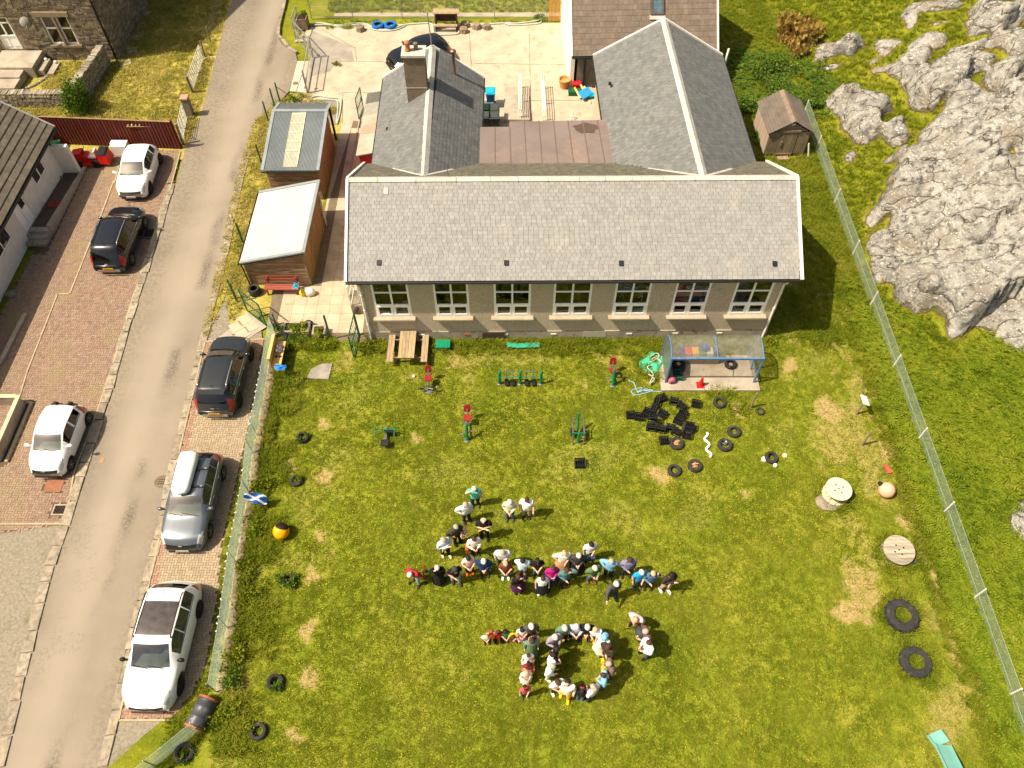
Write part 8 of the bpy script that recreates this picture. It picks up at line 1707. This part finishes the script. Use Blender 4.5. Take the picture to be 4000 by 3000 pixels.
P_('L',1475,940,1.6,-100,'sky',2,'grey','trousers','brown','short','charcoal','clasp','clasp',4,'person in sky blue top at the lower right of the ring',1.1,group=RG)
P_('L',1365,1055,1.66,-140,'offwhite',2,'dkjeans','trousers','grey','long','black','clasp','down',0,'long grey-haired person in off-white top with back half turned',1.1,group=RG)
P_('L',1262,1060,1.4,170,'black',1,'jeans','trousers','dark','long','denim','down','clasp',0,'girl in black top and jeans with a pink bow at the foot of the ring',1.0,group=RG,hat=('bow','magenta'))
P_('L',1120,1040,1.82,-10,'cream',2,'yellowtr','trousers','dark','short','yellowtr','down','behind',-4,'person in cream jumper and yellow trousers looking up at the foot of the ring',1.2,.05,-25,group=RG)
P_('L',1030,988,1.64,25,'offwhite',1,'black','trousers','brown','bob','white','clasp','clasp',4,'brown-haired person in striped white tee beside the yellow trousers',1.1,group=RG)
P_('L',968,845,1.7,60,'white',2,'beige','trousers','grey','short','white','down','clasp',4,'grey-haired person in white top holding something red, left of the ring',1.2,group=RG)
P_('L',985,745,1.66,60,'white',1,'black','trousers','dark','bob','black','hold','hold',0,'dark-haired person in white top at the left of the ring',1.1,group=RG)
P_('L',1015,700,1.72,75,'black',2,'black','trousers','dark','short','black','down','down',0,'person all in black half hidden at the left of the ring',1.0,group=RG)
finish_people()
# babe in arms, bags, sticks, frame, yellow markers
pb=at('J',1072,745);t=thing('baby','baby in pale pink held on the hip of the charcoal jumper','person',pb+Vector((.3,.1,.75)),R(20));q=MB();q.tube([(0,0,0),(0,0,.12),(0,0,.24),(0,0,.29)],[.07,.09,.075,.04],10);q.ell((0,-.01,.36),(.062,.068,.075),10,8)
for s in(-1,1):q.tube([(s*.05,0,.02),(s*.08,-.1,-.06),(s*.08,-.11,-.16)],[.045,.04,.03],7);q.tube([(s*.08,0,.22),(s*.12,-.07,.14),(s*.09,-.13,.13)],[.035,.03,.022],7);q.ell((s*.08,-.15,.13),(.022,.026,.02),6,5);q.ell((s*.08,-.14,-.17),(.025,.045,.022),6,5)
q.build('body',mat('baby_skin',S(222,176,150),S(208,158,132)),t,smooth=True);q=MB();q.tube([(0,0,-.03),(0,0,.12),(0,0,.25)],[.085,.102,.08],10);
for s in(-1,1):q.tube([(s*.05,0,.02),(s*.08,-.1,-.06),(s*.08,-.11,-.13)],[.052,.047,.038],7)
q.build('romper',cmat('pink'),t,smooth=True);q=MB();q.ell((0,.005,.385),(.066,.07,.06),10,6);q.build('hair',hmat('blond'),t,smooth=True)
def near(r,x,y,dx,dy,dz):return at(r,x,y)+Vector((dx,dy,dz))
t=thing('shoulder_bag','orange-brown leather bag hanging beside the cream blouse','bag',near('J',1262,870,-.3,-.02,.62));q=MB();q.box((0,0,0),(.14,.3,.34),jit=.015);q.build('bag',mat('tan_leather',S(176,92,42),S(150,74,32),rough=.5),t);q=MB();q.tube([(0,-.1,.15),(.1,0,.62),(0,.1,.15)],.012,5);q.build('strap',MATS['tan_leather'],t)
t=thing('walking_stick','wooden walking stick held by the person in white tee','stick',near('J',1812,465,.32,-.2,0));q=MB();q.tube([(0,0,0),(-.02,0,.84),(-.06,0,.86)],.013,6);q.build('stick',M_wood,t)
t=thing('walking_stick','black walking stick slanting from the pale pink jacket','stick',at('K',1210,1405));a=near('K',1318,1360,.1,-.25,.6)-at('K',1210,1405);q=MB();q.tube([(0,0,.01),a],.014,6);q.build('stick',M_rub,t)
t=thing('rollator','red wheeled walking frame in front of the red jumper','walking aid',near('J',640,1130,0,.02,0));q=MB()
for s in(-1,1):q.tube([(s*.3,-.24,.07),(s*.28,.0,.85),(s*.28,.2,.9)],.018,6);q.tube([(s*.3,.24,.07),(s*.28,0,.7)],.018,6)
q.tube([(-.28,0,.55),(.28,0,.55)],.018,6);q.build('frame',mat('frame_red',S(186,30,36),S(160,22,28),rough=.4),t)
for s in(-1,1):
 for y in(-.24,.24):q=MB();q.lathe([(.07,-.02),(.07,.02)],12,(s*.31,y,.07),Matrix.Rotation(R(90),3,'Y'));q.build('wheel',M_rub,t)
t=thing('handbag','navy bag held in front of the off-white tee','bag',near('K',820,650,.02,-.3,.78));q=MB();q.box((0,0,0),(.3,.12,.26),jit=.02);q.tube([(-.1,0,.13),(0,0,.26),(.1,0,.13)],.012,5);q.build('bag',mat('navy_bag',S(70,76,112),S(54,60,92)),t)
t=thing('backpack','dark bag carried by the person in the maroon jumper','bag',near('K',1415,1565,-.22,.12,1.0));q=MB();q.ell((0,0,0),(.2,.26,.2),10,8);q.build('bag',mat('dark_bag',S(60,64,70),S(44,48,54)),t)
M_mk=mat('yellow_marker',S(236,200,20),S(222,182,16));M_mo=mat('orange_marker',S(214,146,20),S(196,128,14));mk_=[MB().box((0,0,.012),(.26,.11,.018)).mesh('ground_marker',M_mk),MB().box((0,0,.012),(.26,.11,.018)).mesh('ground_marker',M_mo)]
MKS=[(445,497,5,0),(480,495,5,0),(515,495,5,0),(590,490,8,0),(640,478,10,0),(680,478,10,0),(735,475,10,0),(765,590,80,0),(1020,570,60,1),(1055,535,45,1),(1130,490,10,1),(1185,472,15,1),(1245,468,5,0),(1305,470,-8,1),(1355,482,-20,0),(1400,515,-50,0),(1425,545,-55,0),(1462,610,-70,0),(1480,680,-80,0),(1492,725,-85,0),(1484,775,85,0),(1335,990,40,1),(1185,1022,-5,1),(1312,1005,35,1)]
for i,(x,y,a,c)in enumerate(MKS):o=bpy.data.objects.new('ground_marker',mk_[c]);COL.objects.link(o);o.location=at('L',x,y)+Vector((0,0,.01));o.rotation_euler=(0,0,R(a));lb=min((d for d in PEOPLE if not d.get('mk')and d['p'].y<9.6),key=lambda d:(d['p']-o.location).length);lb['mk']=1;tag(o,('orange' if c else 'yellow')+' marker strip by the '+' '.join(lb['label'].split()[:10]),'marker','ground markers under the people')
# printed plates become plain geometry
dg=bpy.context.evaluated_depsgraph_get()
for o in[o for o in bpy.data.objects if o.type=='FONT']:
 me=bpy.data.meshes.new_from_object(o.evaluated_get(dg));n_=bpy.data.objects.new('plate_lettering',me);COL.objects.link(n_);n_.parent=o.parent;n_.location=o.location;n_.rotation_euler=o.rotation_euler;tag(n_,kind='stuff');bpy.data.objects.remove(o)
# ================================================================ grass, ferns, bushes and weeds
def leafmat(name,cols,transl=.35,sc=.45):
 m,t,b=newmat(name);P=t.pos();o=t.new('ShaderNodeObjectInfo');g=t.new('ShaderNodeNewGeometry')
 n=t.math('ADD',t.math('MULTIPLY',t.noise(P,sc,4),.5),t.math('MULTIPLY',t.noise(P,1.9,4,.65),.3));r=t.math('FRACT',t.math('ADD',o.outputs['Random'],g.outputs['Random Per Island']))
 c=t.ramp(t.math('ADD',n,t.math('MULTIPLY',r,.2)),[(.31,cols[0]),(.45,cols[1]),(.58,cols[2]),(.73,cols[3])])
 t.link(c,b.inputs['Base Color']);b.inputs['Roughness'].default_value=.7;b.inputs['Specular IOR Level'].default_value=.2
 tr=t.new('ShaderNodeBsdfTranslucent');t.link(c,tr.inputs[0]);mx=t.new('ShaderNodeMixShader');mx.inputs[0].default_value=transl;t.link(b.outputs[0],mx.inputs[1]);t.link(tr.outputs[0],mx.inputs[2]);t.link(mx.outputs[0],t.n['Material Output'].inputs[0]);return m
L_lawn=leafmat('lawn_blade',[S(94,110,20),S(126,138,30),S(152,152,44),S(182,174,88)],.58);L_rough=leafmat('rough_blade',[S(84,104,14),S(120,134,24),S(148,150,38),S(184,170,88)],.45);L_pale=leafmat('pale_blade',[S(130,134,46),S(164,158,68),S(194,180,102),S(212,196,134)],.5)
L_fern=leafmat('fern_leaf',[S(84,104,14),S(116,134,24),S(142,150,36),S(168,160,66)],.45);L_bush=leafmat('bush_leaf',[S(50,76,18),S(80,108,30),S(108,132,42),S(140,152,60)],.4,.9);L_rush=leafmat('rush_blade',[S(124,120,50),S(160,134,66),S(182,148,84),S(200,174,116)]);L_yel=leafmat('yellow_leaf',[S(70,96,16),S(110,130,26),S(160,160,36),S(200,184,60)],.3,2.0)
def tuft(name,m,n,h,sp,wd,bend=.5,seed=1):
 r_=random.Random(seed);q=MB()
 for _ in range(n):
  a=r_.uniform(0,6.28);d=r_.uniform(0,sp);x,y=d*math.cos(a),d*math.sin(a);b=r_.uniform(0,6.28);L=h*r_.uniform(.6,1.15);k=bend*r_.uniform(.4,1.2)*L;cx,sx=math.cos(b),math.sin(b);w_=wd*r_.uniform(.7,1.3)
  p=[(x-sx*w_,y+cx*w_,0),(x+sx*w_,y-cx*w_,0),(x+cx*k*.4+sx*w_*.8,y+sx*k*.4-cx*w_*.8,L*.6),(x+cx*k*.4-sx*w_*.8,y+sx*k*.4+cx*w_*.8,L*.6),(x+cx*k,y+sx*k,L*.85)]
  q.add(p,[(0,1,2,3),(3,2,4)])
 return bpy.data.objects.new(name,q.mesh(name,m))
def fern(name,m,n=9,L=.5,seed=1):
 r_=random.Random(seed);q=MB()
 for i in range(n):
  a=6.28*i/n+r_.uniform(-.3,.3);l=L*r_.uniform(.7,1.1);c,s=math.cos(a),math.sin(a);up=r_.uniform(.35,.7)
  for j in range(6):
   f=(j+.6)/6.5;x,z=l*f,l*up*math.sin(f*2.5)+.05;w_=l*.3*(1-f)+.02;st=l*.1
   for sg in(1,-1):q.add([(x*c,x*s,z),((x+st)*c,(x+st)*s,z),((x+st*1.6)*c-sg*w_*s,(x+st*1.6)*s+sg*w_*c,z-.03),((x+st*.7)*c-sg*w_*.8*s,(x+st*.7)*s+sg*w_*.8*c,z-.02)],[(0,1,2,3)if sg>0 else(3,2,1,0)])
 return bpy.data.objects.new(name,q.mesh(name,m))
def scatter(name,pts,scl,src,label,seed=0):
 n=len(pts)
 if not n:return
 me=bpy.data.meshes.new(name);me.vertices.add(n);me.vertices.foreach_set('co',np.asarray(pts,'f').ravel());rs=np.random.RandomState(seed)
 a=me.attributes.new('scl','FLOAT','POINT');a.data.foreach_set('value',np.asarray(scl,'f'));a=me.attributes.new('rz','FLOAT_VECTOR','POINT');rot=np.stack([rs.uniform(-.15,.15,n),rs.uniform(-.15,.15,n),rs.uniform(0,6.28,n)],-1);a.data.foreach_set('vector',rot.astype('f').ravel())
 o=link(name,me);tag(o,label,None,None,'stuff');g=bpy.data.node_groups.new(name,'GeometryNodeTree');g.interface.new_socket('Geometry',in_out='INPUT',socket_type='NodeSocketGeometry');g.interface.new_socket('Geometry',in_out='OUTPUT',socket_type='NodeSocketGeometry');N_=g.nodes.new;Lk=g.links.new
 i,ou,ip,ob=N_('NodeGroupInput'),N_('NodeGroupOutput'),N_('GeometryNodeInstanceOnPoints'),N_('GeometryNodeObjectInfo');ob.inputs[0].default_value=src;ob.inputs['As Instance'].default_value=True
 s1_,s2_=N_('GeometryNodeInputNamedAttribute'),N_('GeometryNodeInputNamedAttribute');s1_.data_type='FLOAT';s1_.inputs[0].default_value='scl';s2_.data_type='FLOAT_VECTOR';s2_.inputs[0].default_value='rz'
 Lk(i.outputs[0],ip.inputs['Points']);Lk(ob.outputs['Geometry'],ip.inputs['Instance']);Lk(s2_.outputs[0],ip.inputs['Rotation']);Lk(s1_.outputs[0],ip.inputs['Scale']);Lk(ip.outputs[0],ou.inputs[0])
 o.modifiers.new('scatter','NODES').node_group=g;return o
RS=np.random.RandomState(11)
def rect(x0,x1,y0,y1,den):n=int((x1-x0)*(y1-y0)*den);return RS.uniform(x0,x1,n),RS.uniform(y0,y1,n)
BLD=[(SX-.1,SX+19.1,23.2,41),(3.4,12.6,40,60),(-10.4,12,41,51),(14.4,17,36.7,39.8),(6.8,11.4,20.5,22.5)]
def clear(x,y):
 k=np.ones(x.shape,bool)
 for a,b,c,d in BLD:k&=~((x>a)&(x<b)&(y>c)&(y<d))
 return k
fx=np.interp(np.linspace(4,24,200),[p.y for p in LP[::-1]],[p.x for p in LP[::-1]]);wall_x=lambda y:np.interp(y,np.linspace(4,24,200),fx)
# mown lawn
T1=tuft('grass_tuft',L_lawn,16,.055,.14,.008,.9,1);x,y=rect(-11,17.5,3.6,23.15,130);z,a=lawn_h(x,y);k=clear(x,y)&(x>wall_x(y)+.3)&(RS.rand(len(x))>a['dry']*1.1)&~inpoly([(-12,6),(-10.2,6),(-10.3,8)],x,y);x,y,z=x[k],y[k],z[k];cl=fbm(x*1.2,y*1.2,3,9);scatter('grass',np.stack([x,y,z-.012],-1),.75+cl*.5+RS.rand(len(x))*.3,T1,'short mown grass of the school lawn')
# taller growth: wall foot, fence foot, right-hand margin
T2=tuft('long_tuft',L_rough,22,.3,.16,.011,.8,2);X,Y=[],[]
def band(n,fn):u=RS.rand(n);v=RS.rand(n);a_,b_=fn(u,v);X.append(a_);Y.append(b_)
band(900,lambda u,v:(SX+u*18.8,23.25-v*v*.9));band(1500,lambda u,v:(wall_x(5+u*17.5)+.25+v**1.6*.95*(.4+1.1*(np.sin(u*31)>-.3)),5+u*17.5));band(700,lambda u,v:(-12.5+u*2.4+(v-.5)*.6,4+u*3+v*.4-.2));band(2600,lambda u,v:(17.7-v**1.5*1.6,4+u*37));band(700,lambda u,v:(12.4+v*3.5,27+u*13));band(500,lambda u,v:(-11.5+u*3,22.7+v*.75))
for g_,n,r_ in((at('P',1135,1130),130,.75),(at('P',1257,1530),110,.7),(at('P',1100,600),120,.75),(at('S',575,1440),80,.7),(at('H',1050,860),30,.45),(at('H',330,500),160,.8),(at('S',430,0),120,1.0),(at('H',900,730),40,.6)):
 aa=RS.uniform(0,6.28,n);rr=r_*RS.uniform(.0,1.15,n);X.append(g_.x+rr*np.cos(aa));Y.append(g_.y+rr*np.sin(aa))
x,y=np.concatenate(X),np.concatenate(Y);k=~((x>6.85)&(x<11.4)&(y>20.4)&(y<22.3))&((y<23.3)|(x>12.3));x,y=x[k],y[k];scatter('long_grass',np.stack([x,y,np.zeros(len(x))],-1),RS.uniform(.45,1.15,len(x)),T2,'long uncut grass along walls, fences and round old tyres',3)
# verges, gardens, field
T3=tuft('pale_tuft',L_pale,14,.12,.17,.010,.8,3);x,y=rect(-33,-10.1,23.4,62,70);vg=[(p.x,p.y)for p in ROADR[6:]]+[tuple(at('B',60,985))[:2],tuple(at('B',200,870))[:2],tuple(at('B',420,790))[:2],(-10.4,41),(-13,40),(-13.3,33),(-13.2,26),tuple(at('O',1130,250))[:2],tuple(at('E',1990,1240))[:2],tuple(at('E',1950,1000))[:2]];hs=(x<-25.5)&(y>46.4)
gx=np.interp(y,[p.y for p in ROADL],[p.x for p in ROADL])-.15;k=(inpoly(vg,x,y)|((x<gx)&(y>38.1)&~hs&~((x<-29.6)&(y>42))));x,y=x[k],y[k];scatter('verge_grass',np.stack([x,y,np.zeros(len(x))],-1),RS.uniform(.6,1.4,len(x))*(.5+fbm(x,y,3,6)),T3,'pale dry grass of the garden and lane verges',5)
x,y=rect(-12.8,18,50.2,60,30);k=clear(x,y)&~((y>51.2)&(y<52.3)&(x<3.4));x,y=x[k],y[k];x2,y2=rect(12.3,17.9,23.2,60,70);k=clear(x2,y2);x2,y2=x2[k],y2[k];x,y=np.concatenate([x,x2]),np.concatenate([y,y2]);T4=tuft('field_tuft',L_rough,16,.16,.16,.01,.8,4);scatter('field_grass',np.stack([x,y,np.zeros(len(x))],-1),RS.uniform(.6,1.4,len(x)),T4,'rough green grass round the back of the school',6)
x,y=rect(-12.6,-10.9,5,23.4,90);wx=wall_x(y);bx_=np.interp(y,[p[1]for p in bay[:2:-1]],[p[0]for p in bay[:2:-1]]);k=(x<wx+.05)&(x>bx_+.06);x,y=x[k],y[k];scatter('strip_grass',np.stack([x,y,np.zeros(len(x))],-1),RS.uniform(.5,1.2,len(x)),T4,'grass strip between the parking bays and the chicken-wire fence',8)
# hillside: height read back from the terrain grid
HX_,HY_,HZ_,HR_=HILL['X'],HILL['Y'],HILL['Z'],HILL['rock']
def hz_(x,y):j=np.clip(((x-17.95)/(48-17.95)*(HX_.shape[1]-1)).round().astype(int),0,HX_.shape[1]-1);i=np.clip(((y+6)/82*(HX_.shape[0]-1)).round().astype(int),0,HX_.shape[0]-1);return HZ_[i,j],HR_[i,j]
x,y=rect(18,40,3,62,42);z,r_=hz_(x,y);k=r_<.25;x,y,z=x[k],y[k],z[k];scatter('hill_grass',np.stack([x,y,z-.02],-1),RS.uniform(.6,1.7,len(x)),T4,'rough grass between the rocks on the hillside',9)
F1=fern('fern_clump',L_fern,9,.5,1);x,y=rect(16.9,31,3,27,15);z,r_=hz_(np.maximum(x,18),y);d=fbm(x*.35,y*.35,3,14);k=(r_<.2)&(d>.34+.25*np.clip((y-20)/4,0,1)-.12*np.clip((24-x)/6,0,1));x,y,z=x[k],y[k],z[k];scatter('bracken',np.stack([x,y,np.where(x>18,z,0)],-1),RS.uniform(.6,1.35,len(x)),F1,'bright green bracken beyond the right-hand wire fence',10)
x,y=rect(13,21,40,49,6);d=((x-16.5)/4)**2+((y-43.5)/4)**2+(fbm(x,y,3,4)-.5)*1.4;z,r_=hz_(np.maximum(x,18),y);k=(d<.9)&(r_<.2)&clear(x,y);scatter('nettles',np.stack([x[k],y[k],np.where(x[k]>18,z[k],0)],-1),RS.uniform(.6,1.3,k.sum()),fern('nettle_clump',L_bush,8,.45,5),'nettles and weeds behind the wooden hut',12)
# heather and dead grass at the rock edges
x,y=rect(18.2,40,18,60,10);z,r_=hz_(x,y);k=(r_>.08)&(r_<.75);x,y,z=x[k],y[k],z[k];scatter('heather',np.stack([x,y,z],-1),RS.uniform(.4,.9,len(x)),tuft('heather_tuft',L_rush,18,.2,.2,.014,1.0,6),'brown grass and moss at the edges of the rock',13)
# yellow flowers
q=MB();
for i in range(1500):
 x,y=RS.uniform(-9,17),RS.uniform(4.5,22.5)
 if vnoise(np.array([x*.6]),np.array([y*.6]),3)[0]<.52:continue
 q.lathe([(.016,.09),(.0,.1)],5,(x,y,0))
tag(q.build('buttercups',mat('buttercup',S(236,210,40),S(226,196,30))),'scattered yellow buttercups in the lawn',kind='stuff')
# shrubs, each a thing with stems and leaves
def shrub(label,p,r,h,n,m,leaf=.07,cat='shrub',name='shrub',group=None,spiky=0):
 t=thing(name,label,cat,p,0,group);rs=random.Random(n*7+int(r*100));q=MB()
 for k in range(max(3,int(n/160))):a=rs.uniform(0,6.28);d=r*rs.uniform(.2,.7);q.tube([(d*.15*math.cos(a),d*.15*math.sin(a),0),(d*.6*math.cos(a),d*.6*math.sin(a),h*.45),(d*math.cos(a),d*math.sin(a),h*.8)],[.02*r+.008,.012*r+.005,.004],5)
 q.build('stem',mat('stem_brown',S(92,74,52),S(66,52,38)),t);q=MB();cl=[(rs.uniform(-1,1),rs.uniform(-1,1),rs.uniform(.15,1))for _ in range(max(4,int(n/60)))]
 for _ in range(n):
  c=rs.choice(cl);s=.34;x,y,z=c[0]*.75+rs.gauss(0,s*.6),c[1]*.75+rs.gauss(0,s*.6),max(.02,c[2]*.8+rs.gauss(0,s*.35))
  if x*x+y*y>1.3:continue
  o=Vector((x*r,y*r,z*h));L=leaf*rs.uniform(.6,1.3);u=Vector((rs.gauss(0,1),rs.gauss(0,1),rs.gauss(0,.6)+spiky)).normalized();v=u.cross(Vector((rs.gauss(0,1),rs.gauss(0,1),rs.gauss(0,1)))).normalized()*L*.36;q.add([o,o+u*L*.5+v,o+u*L,o+u*L*.5-v],[(0,1,2,3)])
 q.build('leaves',m,t);return t
shrub('upright green garden bush where the two stone walls meet',at('A',690,960),.85,2.0,2400,L_bush,.16,spiky=1.3);shrub('spreading russet clump of rushes on the slope behind the hut',at('D',250,330),1.4,1.3,1500,L_rush,.34,'rushes','rush_clump',spiky=2.2);shrub('small russet rush tuft below the big rush clump',at('D',250,470),.7,.7,500,L_rush,.26,'rushes','rush_clump',spiky=2.2)
for r,x,y,rr,hh,lab in(('HH',380,190,1.2,1.2,'green bush directly behind the wooden hut roof'),('HH',150,330,.7,.8,'leafy bush squeezed between hut and school wing'),('D',120,640,1.5,1.1,'broad weedy bush uphill of the hut'),('D',380,900,.8,.7,'low bush beside the wire fence above the hut'),('C',2130,640,1.0,.8,'bush above the hut on the school side'),('HH',270,600,.5,.6,'weedy bush at the hut side wall')):shrub(lab,at(r,x,y),rr,hh,1300,L_bush,.13,group='bushes round the wooden hut')
for r,x,y,rr,hh,m,lab,n in(('F',815,860,.5,.3,L_yel,'yellow-green plants filling the longer concrete trough',420),('F',1000,890,.25,.3,L_yel,'bright green plants in the shorter concrete trough',200),('F',1280,600,.2,.25,L_yel,'bright leaves in the black pot at the school corner',140),('F',670,905,.45,.55,L_bush,'dark weeds round the stacked tyres by the mud kitchen',420),('F',790,940,.5,.4,L_bush,'ferny weeds in front of the longer trough',420),('F',1010,980,.5,.4,L_rough,'grassy weeds in front of the shorter trough',420),('F',1400,990,.6,.4,L_rough,'weeds at the foot of the school corner downpipe',420),('N',1610,225,.4,.45,L_bush,'bushy plant hiding its tyre planter',420),('N',1515,1040,.3,.3,L_bush,'weeds growing in the raised-wall tyre planter',260),('N',1325,1335,.2,.35,L_yel,'yellow-green sprig beside a tyre planter',120),('N',820,1590,.3,.3,L_bush,'weeds in the tyre at the fence corner',220),('V',425,210,.26,.3,L_bush,'weeds growing in the tyre planter by the bays',220),('V',400,500,.26,.3,L_rough,'grass growing in the lower tyre planter',200),('B',405,140,.3,.4,L_yel,'leafy plant in the square wooden planter',260),('B',345,865,.5,.4,L_yel,'bright leafy weeds behind the grey-roofed shed',320),('B',1055,205,.2,.3,L_yel,'small plant in the blue tyre',140),('B',1960,790,.2,.5,L_yel,'sprig of weeds beside the blue wheelie bin',120),('B',700,560,.3,.15,L_rough,'weeds in the yard crack by the gates',160),('V',130,520,.6,.5,L_rough,'tussock of long grass below the flag fence post',420),('N',1330,330,.7,.55,L_rough,'long grass tussock beside the fence above the barrel',520),('N',1170,980,.6,.5,L_bush,'nettle patch beside the fence near the barrel',460),('N',1230,760,.55,.5,L_fern,'ferny weeds beside the fence opposite the white estate',460),('N',1130,1250,.7,.5,L_fern,'ferny weeds under the fence just past the barrel',520),('N',1290,130,.5,.45,L_rough,'tall grass beside the fence near the bushy planter',420),('V',70,850,.6,.5,L_fern,'dark ferny weeds by the fence left of the orange buoy',460),('C',230,165,.5,.35,L_bush,'weeds behind the rope by the slatted gate',260),('H',1330,290,.5,.35,L_rough,'tall grass beside the shelter end',260)):
 zz={'longer':.4,'shorter':.4}.get(lab.split()[-3]if 'trough' in lab and 'in front' not in lab else '',0);zz=.38 if('filling' in lab or 'in the shorter' in lab)else .6 if 'square wooden' in lab else .3 if 'black pot' in lab else 0
 shrub(lab,at(r,x,y,zz),rr,hh,n,m,.1,'plant','plant','weeds and pot plants',.6)
